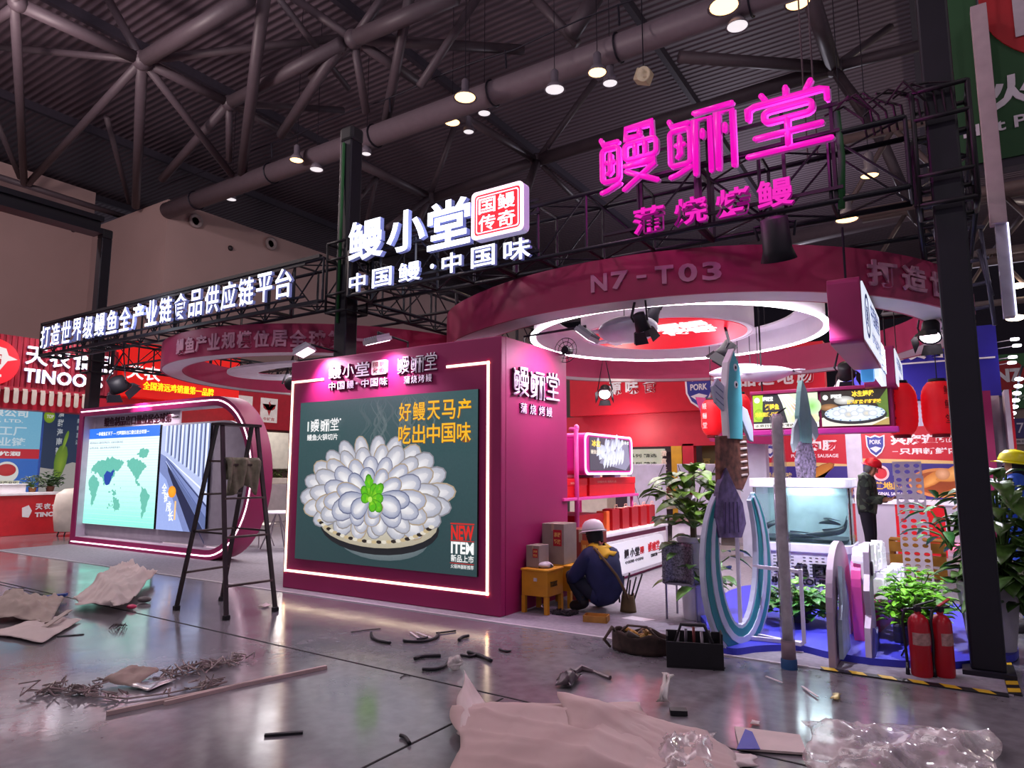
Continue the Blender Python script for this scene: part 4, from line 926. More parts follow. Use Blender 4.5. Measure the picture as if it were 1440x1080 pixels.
MB().box(.95, 1.02, YW-.6, YW+.2, 0, 3.0).build('side_post', M('d8d0e2', .55), t); MB().box(1.02, 1.06, YW-.6, YW+.2, 0, 3.0).build('red_edge', BRED, t)
MB().box(-3.6, .6, YW-.5, YW-.02, .92, 1.0).build('counter_top', M('f0e8f8', .4, emit=.25), t)
for x0, x1, m_ in ((-3.6, -1.2, LIL), (-1.2, -.9, LIL), (-.9, -.1, M('d01020', .5, emit=.25)), (-.1, .6, LIL)): MB().box(x0, x1, YW-.45, YW-.05, .0, .92).build('counter_front', m_, t)
MB().box(-.1, .6, YW-.5, YW-.46, .12, .22).build('light_strip', M('ff7090', .4, emit=2, noise=0), t)
lamp('sausage_stand_light', 'AREA', (-1.3, YW-1.3, 2.9), 38, (1, .92, 1), (-1.3, YW, 1.4), .4, size_y=4)
# magenta wing and purple post left of the lanterns
t = thing('magenta_wing', 'tilted magenta wing panel behind the left red lanterns', 'panel', (-3.3, 12.9, 2.1))
MB().prism([(-3.95, 2.95), (-2.4, 2.72), (-2.55, 2.02), (-3.70, 2.10)][::-1], (0, 12.9, 0), X_, Z_, .25).build('panel', MAG, t)
MB().box(-3.25, -2.78, 12.95, 13.2, 0, 2.1).build('white_post', M('cfd3e6', .5), t)

# red room behind the counter
t = thing('red_stand', 'red neighbouring stand with an open front behind the white counter', 'stand', (-6, 17, 0))
MB().box(-8.8, -3.9, 15.9, 16.2, 2.15, 2.96).build('red_header', REDF, t)
MB().box(-9.4, -8.75, 15.6, 16.0, 0, 3.0).build('pale_post', M('c4cbe0', .5), t)
MB().box(-5.32, -5.05, 15.9, 16.1, 0, 2.2).build('red_post', REDF, t); MB().box(-5.6, -5.34, 15.9, 16.05, .3, 2.15).build('yellow_post', M('d09a20', .5), t)
for i, ch in enumerate('清真牛羊肉系列'): lay(MB(), ch, (-5.85, 15.86, 1.9-i*.19), X_, Z_, .15, .15, .005, .02).build('character', M('f0d8c8', .5), t)
MB().box(-8.8, -3.9, 18.4, 18.5, 0, 3).build('back_wall', M('564656', .6), t)
MB().box(-8.75, -6.4, 17.6, 17.7, 1.3, 2.15).build('price_board', M('e4ead8', .5, emit=.35), t)
for r_ in range(3): lay(MB(), '牛肉系列 羊肉系列 精选', (-8.6, 17.59, 1.92-r_*.22), X_, Z_, 2.0, .1, .003, .02).build('board_text', M('3a3a3a', .5), t)
MB().box(-6.3, -5.6, 17.2, 17.3, 0, 2.05).build('dark_panel', M('3c2c3c', .5), t)
MB().sphere((-6.0, 16.6, .95), .38, 14, 10).build('brown_display', M('6c3a2c', .6), t, True)
MB().box(-5.0, -3.4, 16.4, 16.46, 1.25, 2.2).build('poster_board', M('5c5a30', .5), t)
q = Pic((-5.0, 16.399, 1.25), X_, Z_); q.rect(0, 0, 1.6, .95, '6a6638'); q.poly([(.25, .3), (.35, .75), (.5, .92), (.85, .92), (.98, .75), (1.0, .3), (.85, .22), (.4, .22)], 'd8a818'); q.rect(.45, .35, .85, .65, '2a2418'); q.text('福桃', .48, .38, .34, .24, 'f0d870', .03)
q.poly([(.0, .1), (1.6, .1), (1.6, 0), (0, 0)], '6a4a2a'); q.rect(1.1, .38, 1.32, .62, 'b89a70'); q.text('农', 1.13, .4, .15, .18, '3a3020', .02); q.rect(1.36, .38, 1.58, .62, '98906a'); q.text('家', 1.39, .4, .15, .18, '3a3020', .02); q.ell(.1, .28, .1, .14, 'd8b020', 'b08a18'); q.text('豆', .02, .4, .18, .2, 'c8b858', .02)
q.build('poster_print', t)
MB().box(-7.9, -6.9, 15.0, 15.5, 0, .98).build('side_counter', M('d8ccc0', .5), t); MB().box(-6.2, -5.2, 14.6, 15.1, .72, .98).build('side_counter', M('cdbfae', .5), t)
lamp('red_stand_light', 'POINT', (-6.5, 15.0, 2.6), 45, (1, .85, .8), size=.3)

# ------------------------------------------------------------ white counter with red gift boxes
t = thing('counter', 'long white display counter with a rounded logo panel on its front', 'counter', (-4.65, 9.4, 0))
cx0, cx1, cy0, cy1, cz = -5.35, -4.0, 7.95, 11.0, .70
MB().box(cx0, cx1, cy0, cy1, .05, cz-.12).build('body', WHITE, t, bev=.01)
MB().box(cx0+.05, cx1-.05, cy0+.05, cy1-.05, 0, .05).build('plinth', MAG, t)
MB().box(cx0-.02, cx1-.01, cy0-.02, cy1+.01, cz-.12, cz-.05).build('magenta_band', MAGD, t)
MB().box(cx0-.03, cx1+.03, cy0-.03, cy1+.03, cz-.05, cz).build('worktop', M('f4eef4', .3), t, bev=.01)
MB().prism(rrect(8.3, .10, 10.85, .54, .16), (cx1, 0, 0), Y_, Z_, .012).build('front_panel', M('eceef6', .4, emit=.15, noise=0), t)
for i in range(9): pass
for ch, y in (('鳗', 9.22), ('小', 9.43), ('堂', 9.62)): lay(MB(), ch, (cx1+.012, y, .30), Y_, Z_, .17, .13, .006, .03).build('character', BLACK, t)
lay(MB(), '国鳗', (cx1+.012, 9.82, .31), Y_, Z_, .15, .11, .006, .04).build('character', RED, t)
lay(MB(), '中国鳗·中国味', (cx1+.012, 9.25, .22), Y_, Z_, .7, .045, .004, .0).build('character', BLACK, t)
for i, y in enumerate((10.15, 10.32, 10.49)): logo(i, (cx1+.014, y, .31), Y_, Z_, .14, .12, .008, .006, 6).build('character', RED, t)
lay(MB(), '蒲烧烤鳗', (cx1+.012, 10.25, .22), Y_, Z_, .28, .05, .004, .02).build('character', BLACK, t)
PKM = M('e04aa0', .4, noise=.02)
t = thing('counter_shelf', 'pink shelf on slim posts standing on the white counter', 'shelf', (-4.6, 9.0, cz))
MB().box(-5.1, -4.08, 7.6, 10.05, 1.17, 1.21).build('shelf_board', PKM, t, bev=.008)
for x, y in ((-4.10, 7.98), (-4.16, 9.95), (-5.05, 9.95), (-5.05, 8.0)): MB().tube((x, y, cz), (x, y, 1.18 if x < -4.12 else 2.1), .025 if x < -4.12 else .032, 10).build('post', PKM, t, True)
MB().path([(-4.10, 7.98, 2.06), (-4.10, 8.0, 2.12), (-4.13, 8.05, 2.14)], .032, 8).build('hook', PKM, t, True)
MB().path([(-4.10, 7.98, 2.1), (-4.2, 8.0, 2.1)], .03, 8).build('hook', PKM, t, True)
GIFT = M('e0101c', .38, noise=.03); GIFTD = M('a60c18', .4, noise=.03); GOLDT = M('f2b9a0', .4)
def gift(label, x0, x1, y0, y1, z0, h, mat, group, rows):
    t = thing('gift_box', label, 'gift box', ((x0+x1)/2, (y0+y1)/2, z0), 0, group)
    MB().box(x0, x1, y0, y1, z0, z0+h*.8).build('box', mat, t, bev=.006); MB().box(x0-.006, x1+.006, y0-.006, y1+.006, z0+h*.62, z0+h).build('lid', mat, t, bev=.006)
    if rows: lay(MB(), rows, (x1+.007, y0+(y1-y0)*.15, z0+h*.7), Y_, Z_, (y1-y0)*.4, h*.12, .001, .0).build('lettering', GOLDT, t)
gift('long bright red gift box on the pink shelf, nearer the magenta wall', -4.75, -4.12, 7.75, 8.32, 1.212, .24, GIFT, 'gift boxes on the pink shelf', '鳗鱼礼盒')
gift('long bright red gift box on the pink shelf, at its far end', -4.75, -4.12, 8.40, 10.0, 1.212, .25, GIFT, 'gift boxes on the pink shelf', '国鳗传奇 鳗鱼礼盒')
gift('wide dark red gift box on the counter below the shelf', -4.75, -4.18, 8.12, 8.95, cz, .26, GIFTD, 'gift boxes on the counter', None)
for i, (lb) in enumerate(('tall dark red gift bag on the counter, next to the wide box', 'tall dark red gift bag on the counter, second from the wide box', 'tall dark red gift bag on the counter, third from the wide box', 'tall dark red gift bag on the counter, second from the far end', 'tall dark red gift bag on the counter, at the far end')):
    y0 = 9.12+i*.36
    tb = thing('gift_bag', lb, 'gift bag', (-4.22, y0+.14, cz), 0, 'red gift bags on the counter')
    MB().prism([(-.12, 0), (.12, 0), (.13, .30), (.0, .31), (-.13, .30)], (-4.12, y0+.14, cz), Y_, Z_, -.16).build('bag', GIFTD, tb, bev=.004)
    MB().path([(-4.12, y0+.08, cz+.30), (-4.12, y0+.10, cz+.36), (-4.12, y0+.18, cz+.36), (-4.12, y0+.20, cz+.30)], .005, 5).build('cord_handle', GOLDT, tb)
tb = thing('gift_bag', 'orange-gold slim box standing beside the wide dark red box', 'gift box', (-4.15, 9.03, cz))
MB().box(-4.3, -4.14, 8.98, 9.08, cz, cz+.28).build('box', M('e8662c', .4), tb, bev=.004)
t = thing('round_screen', 'pink rounded screen box on the shelf showing sliced white fish', 'screen', (-4.3, 8.7, 1.47))
MB().prism(rrect(8.06, 1.50, 9.66, 2.06, .09), (-4.02, 0, 0), Y_, Z_, -.42).build('case', M('d6309c', .4, noise=.02), t, bev=.015)
MB().band(rrect(8.06, 1.50, 9.66, 2.06, .09), rrect(8.09, 1.53, 9.63, 2.03, .08), (-4.02, 0, 0), Y_, Z_, .012).build('light_edge', M('ffb8e8', .4, emit=1.6, noise=0), t)
for y in (8.5, 9.2): MB().box(-4.3, -4.1, y, y+.2, 1.46, 1.51).build('foot', LIL, t)
q = Pic((-4.012, 8.20, 1.56), Y_, Z_); q.rect(0, 0, 1.36, .45, '4a4656'); q.poly([(.3, .1), (1.2, .0), (1.36, .1), (1.3, .4), (.7, .45)], '8c88a4')
for i in range(26):
    x = .25+.9*rr.random(); y = .06+.3*rr.random(); q.fan(x, y, petal(x-.08, y-.02, .6+rr.random(), .2, .09), 'f6f6fc', 'b4b8d4')
for i in range(7): q.fan(.5+.1*i, .12, petal(.44+.1*i, .02+.01*i, 1.2, .24, .09), 'ffffff', 'c4c6da')
q.text('冰生', .06, .32, .28, .09, 'ffd84a', .04); q.text('鳗鱼刺身', .03, .22, .34, .06, 'e8d8c8', .02); q.ell(1.1, .40, .03, .03, 'ffffff'); q.text('鳗小堂', 1.16, .38, .16, .05, 'ffffff', .02)
q.build('screen_picture', t, 1.15)
for y, lb in ((8.35, 'stacked white card boxes on the shelf end below the screen'), ):
    tag(MB().box(-4.6, -4.3, 8.5, 8.9, 1.462, 1.50).build('card_pile', LIL), lb, 'cards')

# ------------------------------------------------------------ two x-banner stands seen from behind
for x, yy, lb in ((-5.35, 13.6, 'back of a white banner on black crossed rods, left of the pair'), (-4.35, 13.9, 'back of a white banner on black crossed rods, behind the potted climber')):
    t = thing('banner_stand', lb, 'banner stand', (x, yy, 0), 0, 'white banner stands')
    mb = MB(); mb.grid(lambda u, v: Vector((x-.43+.86*u, yy+.02*math.sin(v*9), .08+1.62*v)), 4, 40); mb.build('banner', M('cfc9dc', .6), t, True, solid=.003)
    mb = MB(); hub = (x-.02, yy-.22, .72)
    MB().cbox(hub, (.07, .05, .07)).build('hub', BLACK, t, bev=.01)
    for ex, ez in ((-.4, 1.68), (.4, 1.68), (-.42, .1), (.42, .1)): MB().tube(hub, (x+ex, yy-.01, ez), .007, 5).build('rod', BLACK, t)
    for ex in (-.12, .14): MB().tube(hub, (x+ex, yy-.45, .01), .007, 5).build('leg', BLACK, t)
c = G(955, 730, .0); t = thing('round_stool_table', 'small white drum stand with a dark rim past the end of the counter', 'display drum', (-4.0, 12.2, 0))
MB().lathe([(.30, 0), (.32, .03), (.30, .62), (.34, .64), (.34, .70), (1e-6, .70)], 24, Matrix.Translation((-4.0, 12.2, 0))).build('drum', M('e4e0ec', .45), t, 'auto')
MB().lathe([(.345, .63), (.35, .66), (.345, .70), (.30, .705)], 24, Matrix.Translation((-4.0, 12.2, 0))).build('rim', M('5a4038', .3, .3), t, True)
# ------------------------------------------------------------ grey stand carpet and tapes
struct_c = MB().box(-15.95, .28, 6.02, 14.6, 0, .006).build('stand_carpet', M('8a8590', .8, noise=.1, scale=20, bump=.1))
tag(struct_c, 'pale grey carpet under the whole magenta stand', 'carpet')
tag(MB().box(-15.95, -.95, 5.985, 6.02, 0, .009).build('edge_tape', M('b9b3bb', .5)), 'thin white tape along the front edge of the stand carpet', 'tape')
t = thing('hazard_tape', 'yellow and black striped tape on the floor before the fire extinguishers', 'tape', (-.3, 6.0, .004))
mb, m2 = MB(), MB(); YEL = M('d8b428', .5); BLK = M('1a1820', .5)
mb.box(-.95, .25, 5.97, 6.05, 0.0, .010).build('black_band', BLK, t)
for i in range(6): m2.prism([(-.92+i*.2, 5.972), (-.82+i*.2, 5.972), (-.86+i*.2, 6.048), (-.96+i*.2, 6.048)], (0, 0, .010), X_, Y_, .002)
m2.build('yellow_stripes', YEL, t)
t = thing('hazard_tape', 'yellow and black striped tape running back beside the right tower', 'tape', (.28, 6.6, .004))
MB().box(.25, .33, 6.05, 7.9, 0, .010).build('black_band', BLK, t); m2 = MB()
for i in range(9): m2.prism([(.252, 6.08+i*.2), (.328, 6.12+i*.2), (.328, 6.22+i*.2), (.252, 6.18+i*.2)], (0, 0, .010), X_, Y_, .002)
m2.build('yellow_stripes', YEL, t)

# ------------------------------------------------------------ red food stand on the left
t = thing('food_stand', 'red corrugated food stand with a lit white name at the far left', 'stand', (-20, 8, 0))
mb = MB(); RC2 = M('a8283e', .5, noise=.05)
for i in range(44):
    y0 = 4.2+i*.125; mb.lathe([(.075, 3.58), (.075, 4.86)], 8, Matrix.Translation((-19.2, y0, 0)))
mb.box(-19.9, -19.2, 4.2, 9.72, 3.58, 4.84); mb.build('corrugated_fascia', RC2, t, 'auto')
mb = MB()
for i in range(24):
    y0 = 4.3+i*.195
    mb.box(-19.35, -19.02, y0, y0+.1, 3.52, 3.56); mb.prism(rrect(y0, 3.18, y0+.1, 3.54, .05), (-19.02, 0, 0), Y_, Z_, .03)
mb.build('awning_scallops', M('d9cfc4', .55), t)
MB().box(-19.3, -19.05, 4.2, 9.0, 3.5, 3.60).build('awning_rail', RC2, t); MB().box(-19.6, -19.1, 4.2, 9.75, 3.06, 3.5).build('red_lintel', REDF, t)
WL = M('f6f2ff', .4, emit=1.8, noise=0)
WLS = M('8c86b0', .4, emit=.3, noise=0)
for ch, y in (('天', 7.42), ('农', 7.95), ('食', 8.5), ('品', 9.02)): lit(ch, (-19.1, y, 4.18), Y_, Z_, .50, .46, .06, t, WL, WLS, .018)
for ch, y, wd in (('T', 7.42, .24), ('I', 7.69, .08), ('N', 7.82, .30), ('O', 8.16, .34), ('O', 8.53, .34), ("'", 8.90, .06), ('S', 9.0, .28)):
    lit(ch, (-19.1, y, 3.74 if ch != "'" else 3.98), Y_, Z_, wd, .34 if ch != "'" else .1, .06, t, WL, WLS, .03)
MB().prism(ring_pts(6.75, 4.16, .56, 32), (-19.12, 0, 0), Y_, Z_, .06).build('round_badge', M('e8202e', .4, emit=.7), t)
q = Pic((-19.05, 6.2, 3.6), Y_, Z_); q.poly([(.4, .4), (.7, .35), (.85, .6), (1.06, .66), (.86, .74), (.8, .9), (.55, .95), (.4, .8)], 'f6e9ea'); q.text('福', .5, .5, .22, .26, 'c01828', .04); q.rect(.45, .2, .75, .26, 'f6e9ea')
q.build('badge_print', t, .8)
MB().box(-21.0, -20.85, 4.2, 9.9, 0, 3.3).build('back_wall', M('3a5db4', .5), t)
q = Pic((-20.84, 4.3, .9), Y_, Z_); q.rect(0, 0, 4.35, 2.4, '2f6fcf'); q.rect(0, 1.24, 4.35, 2.4, '7fc6ea'); q.rect(0, .98, 4.35, 1.24, 'd01830')
q.text('天农食品有限公司', 1.7, 2.08, 2.3, .22, 'eaf6ff', .03); q.text('FOOD CO., LTD.', 2.3, 1.92, 1.6, .1, 'eaf6ff', .02); q.text('放心工厂', 2.7, 1.58, 1.3, .26, 'd8f0ff', .02); q.text('全产业链', 2.7, 1.30, 1.3, .24, 'd8f0ff', .02); q.text('优良品质 优润', 2.3, 1.05, 1.6, .12, 'ffffff', .03)
q.ell(3.62, .62, .28, .28, 'f4f2ee'); q.ell(3.62, .68, .22, .16, 'd42a30', 'c02028'); q.rect(3.3, .3, 3.94, .4, 'e8e4c8'); q.text('农业产业化', 3.34, .31, .56, .08, '3a3a50', .02)
q.build('wall_print', t, .5)
q = Pic((-20.83, 8.7, .8), Y_, Z_); q.rect(0, 0, 1.25, 2.5, '1f3f66'); q.poly([(0, 0), (1.25, 0), (1.25, .9), (.8, 1.0), (.3, .8), (0, .85)], 'cfc9c6'); q.ell(.12, 2.25, .14, .18, 'b9d83a', '8fb824'); q.text('TOP', .05, 2.2, .18, .1, 'ffffff', .04)
for i, ch in enumerate('清甜海南辣椒'): q.text(ch, .34, 2.25-.26*i, .15, .2, 'e8eef4', .02)
for i, ch in enumerate('新鲜直达'): q.text(ch, .84, 2.1-.2*i, .1, .14, 'c8d4e4', .01)
q.fan(.5, .9, petal(.42, .45, 1.45, 1.05, .34), 'a8cc3a', '6f9a24'); q.fan(.58, 1.5, petal(.5, 1.28, 1.35, .62, .10), 'b4d84a', '7da82c')
q.build('pepper_poster', t, .35)
MB().box(-19.55, -19.1, 4.2, 9.0, 0, .96).build('counter_front', M('c8202c', .45), t, bev=.01); MB().box(-19.6, -19.05, 4.2, 9.05, .96, 1.03).build('counter_top', M('e6e0e6', .4), t, bev=.01)
for ch, y in (('天', 7.95), ('农', 8.13), ('食', 8.31), ('品', 8.49)): lay(MB(), ch, (-19.1, y, .60), Y_, Z_, .16, .15, .01, .04).build('character', WHITE, t)
lay(MB(), "TINOO'S", (-19.1, 7.95, .42), Y_, Z_, .7, .12, .01, .05).build('character', WHITE, t)
lay(MB(), '天农食品', (-19.1, 8.64, .62), Y_, Z_, .34, .16, .01, .04).build('character', WHITE, t)
MB().prism([(7.68, .44), (7.82, .42), (7.88, .58), (7.8, .72), (7.66, .66)], (-19.1, 0, 0), Y_, Z_, .008).build('rooster_mark', WHITE, t)
lamp('food_stand_light', 'AREA', (-19.9, 7.2, 3.0), 90, (1, .95, .97), (-20.5, 7.2, 1.2), .5, size_y=4)
lamp('food_stand_front_light', 'SPOT', (-17.6, 8.2, 5.4), 160, (1, .9, .9), (-19.2, 8.0, 3.2), .2, 100, .8)
# things on its counter
t = thing('counter_cabinet', 'white low cabinet on the red food stand counter', 'cabinet', (-19.4, 7.5, 1.03))
MB().box(-19.55, -19.2, 7.0, 7.75, 1.03, 1.22).build('body', M('ddd8dc', .4), t, bev=.01); MB().box(-19.58, -19.17, 6.98, 7.78, 1.22, 1.24).build('lid', WHITE, t)

LEAFM = {}
def leafmat(h): return M(h, .38, noise=.25, scale=14)
def leaf_shape(kind='heart'):
    if kind == 'heart': o = [(0, 0), (.22, -.10), (.40, .05), (.42, .30), (.28, .62), (0, 1.0)]
    elif kind == 'lance': o = [(0, 0), (.10, .10), (.17, .35), (.15, .62), (0, 1.0)]
    else: o = [(0, 0), (.2, .08), (.34, .3), (.32, .58), (.18, .82), (0, 1.0)]
    return o
def add_leaf(mb, p, d, up, L, kind='heart', droop=.35):
    d = d.normalized(); s = d.cross(up)
    if s.length < .01: s = d.orthogonal()
    s.normalize(); n = s.cross(d); o = leaf_shape(kind); ctr, lft, rgt = [], [], []
    for i, (w_, l) in enumerate(o):
        c = p + d*(l*L) - Z_*(droop*l*l*L)
        ctr.append(c); lft.append(c + s*w_*L + n*w_*L*.28); rgt.append(c - s*w_*L + n*w_*L*.28)
    k = len(o); vs = ctr + lft + rgt; fs = []
    for i in range(k-1): fs += [(i, i+1, k+i+1, k+i), (i+1, i, 2*k+i, 2*k+i+1)]
    mb.add(vs, fs)
def bush(root, c, n, rad, hgt, L, mat, kind='heart', seed=1, stems=True, up0=.2, droop=.35, nm='foliage', zmin=.05):
    r = random.Random(seed); mb, st = MB(), MB(); c = Vector(c)
    for i in range(n):
        a = r.uniform(0, 2*pi); e = r.random()**.6; hz = r.random()
        p = c + Vector((math.cos(a)*rad*e, math.sin(a)*rad*e, hgt*hz*(1-.35*e)))
        p.z = max(p.z, zmin+L*.3)
        d = Vector((math.cos(a), math.sin(a), r.uniform(-.25, .6)+up0)); d += Vector((r.uniform(-.5, .5), r.uniform(-.5, .5), 0))
        add_leaf(mb, p, d, Z_, L*r.uniform(.65, 1.15), kind, droop)
        if stems and i % 3 == 0: st.path([c+Vector((0, 0, 0)), c.lerp(p, .5)+Z_*.05, p], .006*max(1, L*6), 5)
    mb.build(nm, mat, root, True, solid=.002)
    if st.v: st.build('stem', M('4a6a2c', .6), root)
def pot(root, c, r0, r1, h, mat, nm='pot'):
    MB().lathe([(r0, 0), (r1, h*.93), (r1*1.06, h*.94), (r1*1.06, h), (r1*.92, h), (r1*.9, h*.85), (1e-6, h*.85)], 22, Matrix.Translation(c)).build(nm, mat, root, 'auto')
def plant(name, label, c, pr, ph, potm, **kw):
    t = thing(name, label, 'plant', c)
    pot(t, c, pr*.75, pr, ph, potm)
    bush(t, Vector(c)+Z_*(ph*.85), **kw); return t
plant('potted_shrub', 'small leafy green shrub in a pot on the food stand counter', (-19.35, 8.35, 1.03), .10, .14, M('6a3a2c', .6), n=90, rad=.28, hgt=.42, L=.13, mat=leafmat('3c5a34'), seed=5, zmin=1.0)
plant('potted_shrub', 'pale flowering shrub in a pot at the left on the food stand counter', (-19.35, 7.95, 1.03), .09, .12, M('8a5a34', .6), n=60, rad=.22, hgt=.34, L=.11, mat=leafmat('7c8a74'), seed=6, zmin=1.0)
c = Vector((-17.6, 8.45, 0))
def shell_chair(name, label, c, rz, shellm, legm, group=None):
    t = thing(name, label, 'chair', c, rz, group)
    mb = MB(); mb.grid(lambda u, v: Vector(((u-.5)*.48*(1-.1*v), -.22+.42*min(1, v*1.7)-.0, .45+.03*math.cos(u*2*pi)*.5 if v < .59 else .45+(v-.59)*1.0)) if v < .6 else Vector(((u-.5)*.48*(1-.35*(v-.6)), .2+.10*(v-.6)-(abs(u-.5)**2)*.5, .45+(v-.59)*.95)), 8, 12)
    mb.build('shell', shellm, t, True, local=True, solid=.012)
    for a in range(4):
        x, y = .19*(1 if a % 2 else -1), .19*(1 if a > 1 else -1); MB().tube((x*.5, y*.5, .44), (x*1.15, y*1.15, 0), .012, 6).build('leg', legm, t, local=True)
    mb = MB(); mb.tube((-.15, -.15, .22), (.15, .15, .22), .006, 5); mb.tube((.15, -.15, .22), (-.15, .15, .22), .006, 5); mb.build('brace', legm, t, local=True)
    return t
CREAM = M('d9d0c4', .45)
t = thing('armchair', 'rounded cream armchair between the food stand and the screen stand', 'chair', (-18.0, 8.3, 0))
MB().lathe([(.34, 0.12), (.38, .4), (.40, .7), (.36, 1.0), (.2, 1.12), (1e-6, 1.14)], 20, Matrix.Translation((-18.0, 8.3, 0))).build('shell', CREAM, t, True); 
for a in range(4): MB().tube((-18.0+.25*math.cos(a*pi/2+.7), 8.3+.25*math.sin(a*pi/2+.7), .14), (-18.0+.3*math.cos(a*pi/2+.7), 8.3+.3*math.sin(a*pi/2+.7), 0), .015, 6).build('leg', DARKST, t)

# red fascia further along with yellow slogan and logo posters
t = thing('red_fascia', 'bright red fascia with a yellow slogan behind the left canopy', 'fascia', (-19.4, 11.5, 3.4))
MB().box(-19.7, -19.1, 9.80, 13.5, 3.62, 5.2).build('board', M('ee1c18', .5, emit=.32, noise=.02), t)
MB().box(-19.9, -19.3, 9.75, 15.9, 3.0, 3.6).build('lower_board', M('cf1c30', .5), t); MB().box(-19.85, -19.25, 13.5, 16.5, 2.95, 4.7).build('side_board', M('c01a34', .5), t)
lay(MB(), '天农', (-19.1, 9.92, 4.12), Y_, Z_, .95, .42, .03, .015).build('character', M('f8eef0', .4, emit=.8, noise=0), t)
lay(MB(), '全国清远鸡销量第一品牌', (-19.1, 10.4, 3.85), Y_, Z_, 2.2, .24, .02, .012).build('slogan', M('f8e020', .4, emit=.8, noise=0), t)
for x0, y0, y1 in ((-19.9, 13.2, 16.5),): MB().box(-20.6, -19.9, y0, y1, 0, 2.95).build('stand_wall', M('7c5a5c', .6), t)
for lb, y0, y1, kind in (('white poster with a green diamond mark on the red board', 13.52, 14.12, 0), ('white poster with a red ox head mark on the red board', 14.45, 15.12, 1)):
    p_ = thing('logo_poster', lb, 'poster', (-19.2, (y0+y1)/2, 3.2)); MB().box(-19.25, -19.22, y0, y1, 3.18, 4.0).build('sheet', M('e4dcdc', .5, emit=.15), p_)
    q = Pic((-19.219, y0, 3.18), Y_, Z_); A = y1-y0
    if kind == 0:
        q.poly([(A*.5, .62), (A*.68, .45), (A*.5, .3), (A*.32, .45)], '6fae3c'); q.poly([(A*.5, .55), (A*.6, .45), (A*.5, .36), (A*.4, .45)], '3c7a2c'); q.text('绿色食品', A*.3, .14, A*.5, .08, '3a4a34', .02)
    else:
        q.poly([(A*.5, .22), (A*.62, .42), (A*.72, .5), (A*.9, .62), (A*.84, .48), (A*.70, .42), (A*.5, .5), (A*.30, .42), (A*.16, .48), (A*.10, .62), (A*.28, .5), (A*.38, .42)], 'b8222e'); q.poly([(A*.5, .52), (A*.6, .62), (A*.52, .68), (A*.58, .76), (A*.44, .66), (A*.5, .6)], 'b8222e')
        q.text('牛好吉', A*.16, .06, A*.68, .11, 'b8222e', .02)
    q.build('mark', p_)
t = thing('beige_counter', 'beige cabinet and hedge planter seen between the screen stand and magenta wall', 'cabinet', (-18.1, 14.2, 0))
MB().box(-18.6, -17.6, 13.2, 15.2, 1.62, 2.75).build('upper_case', M('cfc8bc', .5, emit=.12), t, bev=.02); MB().box(-18.6, -17.5, 13.0, 15.4, .0, 1.15).build('lower_case', M('bdb2b8', .5), t, bev=.02)
MB().box(-18.6, -17.5, 13.0, 15.4, 1.15, 1.34).build('cushion', M('ddd2c8', .5), t, bev=.02)
mb = MB(); r_ = random.Random(9)
for i in range(300): add_leaf(mb, Vector((r_.uniform(-18.5, -17.55), r_.uniform(13.1, 15.3), r_.uniform(1.34, 1.60))), Vector((r_.uniform(-1, 1), r_.uniform(-1, .2), r_.uniform(-.2, 1))), Z_, .12, 'oval')
mb.build('hedge', leafmat('5a6a34'), t)
lamp('beige_counter_fill', 'POINT', (-16.6, 13.6, 2.9), 30, (1, .95, .9), size=.2)  # unseen lamp added to lift the dark gap at the cabinet
# white table and chairs behind the ladder
tc_ = Vector((-11.3, 9.0, .006))
t = thing('round_table', 'white meeting table glimpsed behind the ladder', 'table', tc_)
MB().lathe([(1e-6, .72), (.42, .72), (.43, .735), (.42, .75), (1e-6, .75)], 28, Matrix.Translation(tc_)).build('tabletop', M('eeeaf4', .35), t, True)
for a in range(4): MB().tube(tc_+Vector((.04*math.cos(a*pi/2), .04*math.sin(a*pi/2), .7)), tc_+Vector((.34*math.cos(a*pi/2+.4), .34*math.sin(a*pi/2+.4), 0.01)), .014, 6).build('leg', M('9a949c', .3, .8), t)
for x, y, rz, lb in ((-10.75, 9.35, -1.0, 'cream shell chair on thin metal legs, nearest the magenta wall'), (-12.1, 9.2, 1.7, 'cream shell chair half hidden by the screen stand'), (-11.4, 9.85, .1, 'cream shell chair on the far side of the white table')):
    shell_chair('shell_chair', lb, (x, y, .006), rz, CREAM, M('8a848c', .3, .8), 'chairs round the white table')

# ------------------------------------------------------------ blue base, fish tank and cut-out boards
PLY = [(-1.96, 6.17), (-1.75, 6.06), (-1.61, 6.05), (-1.46, 6.26), (-1.2, 6.45), (-.93, 6.35), (-.61, 6.33), (-.36, 6.40), (-.10, 6.52), (.18, 6.84), (.36, 7.1), (.40, 7.5), (.28, 7.9), (-.2, 9.6), (-2.2, 9.6), (-2.35, 7.6), (-2.08, 6.78)]
sp2 = smooth([PLY[-1]] + PLY + [PLY[0]], 5)[5:-5]
tag(MB().prism(sp2, (0, 0, .006), X_, Y_, .055).build('wavy_base', M('3c3fc4', .5, noise=.03)), 'low wavy-edged blue base under the fish tank and plants', 'platform')
BZ = .061
t = thing('fish_tank', 'white rounded cabinet with a glass tank of water and dark fish on top', 'fish tank', (-1.45, 8.85, BZ))
tx0, tx1, ty0, ty1 = -2.02, -.94, 8.42, 9.2
CAB = M('e6e2f0', .45)
def stad(g): return rrect(tx0-g, ty0-g, tx1+g, ty1+g, .16, 6)
MB().prism(stad(-.03), (0, 0, BZ), X_, Y_, .57).build('cabinet', CAB, t, 'auto')
MB().prism(stad(.0), (0, 0, BZ+.57), X_, Y_, .10).build('upper_rim', M('f0ecf8', .4), t, bev=.01)
sl = MB()
for cx_ in range(14):
    if cx_ in (6,): continue
    for rz_ in range(13): sl.cbox((tx0+.12+cx_*.065, ty0+.028, BZ+.08+rz_*.036), (.03, .006, .008))
sl.build('vent_grille', M('2c2a36', .6), t)
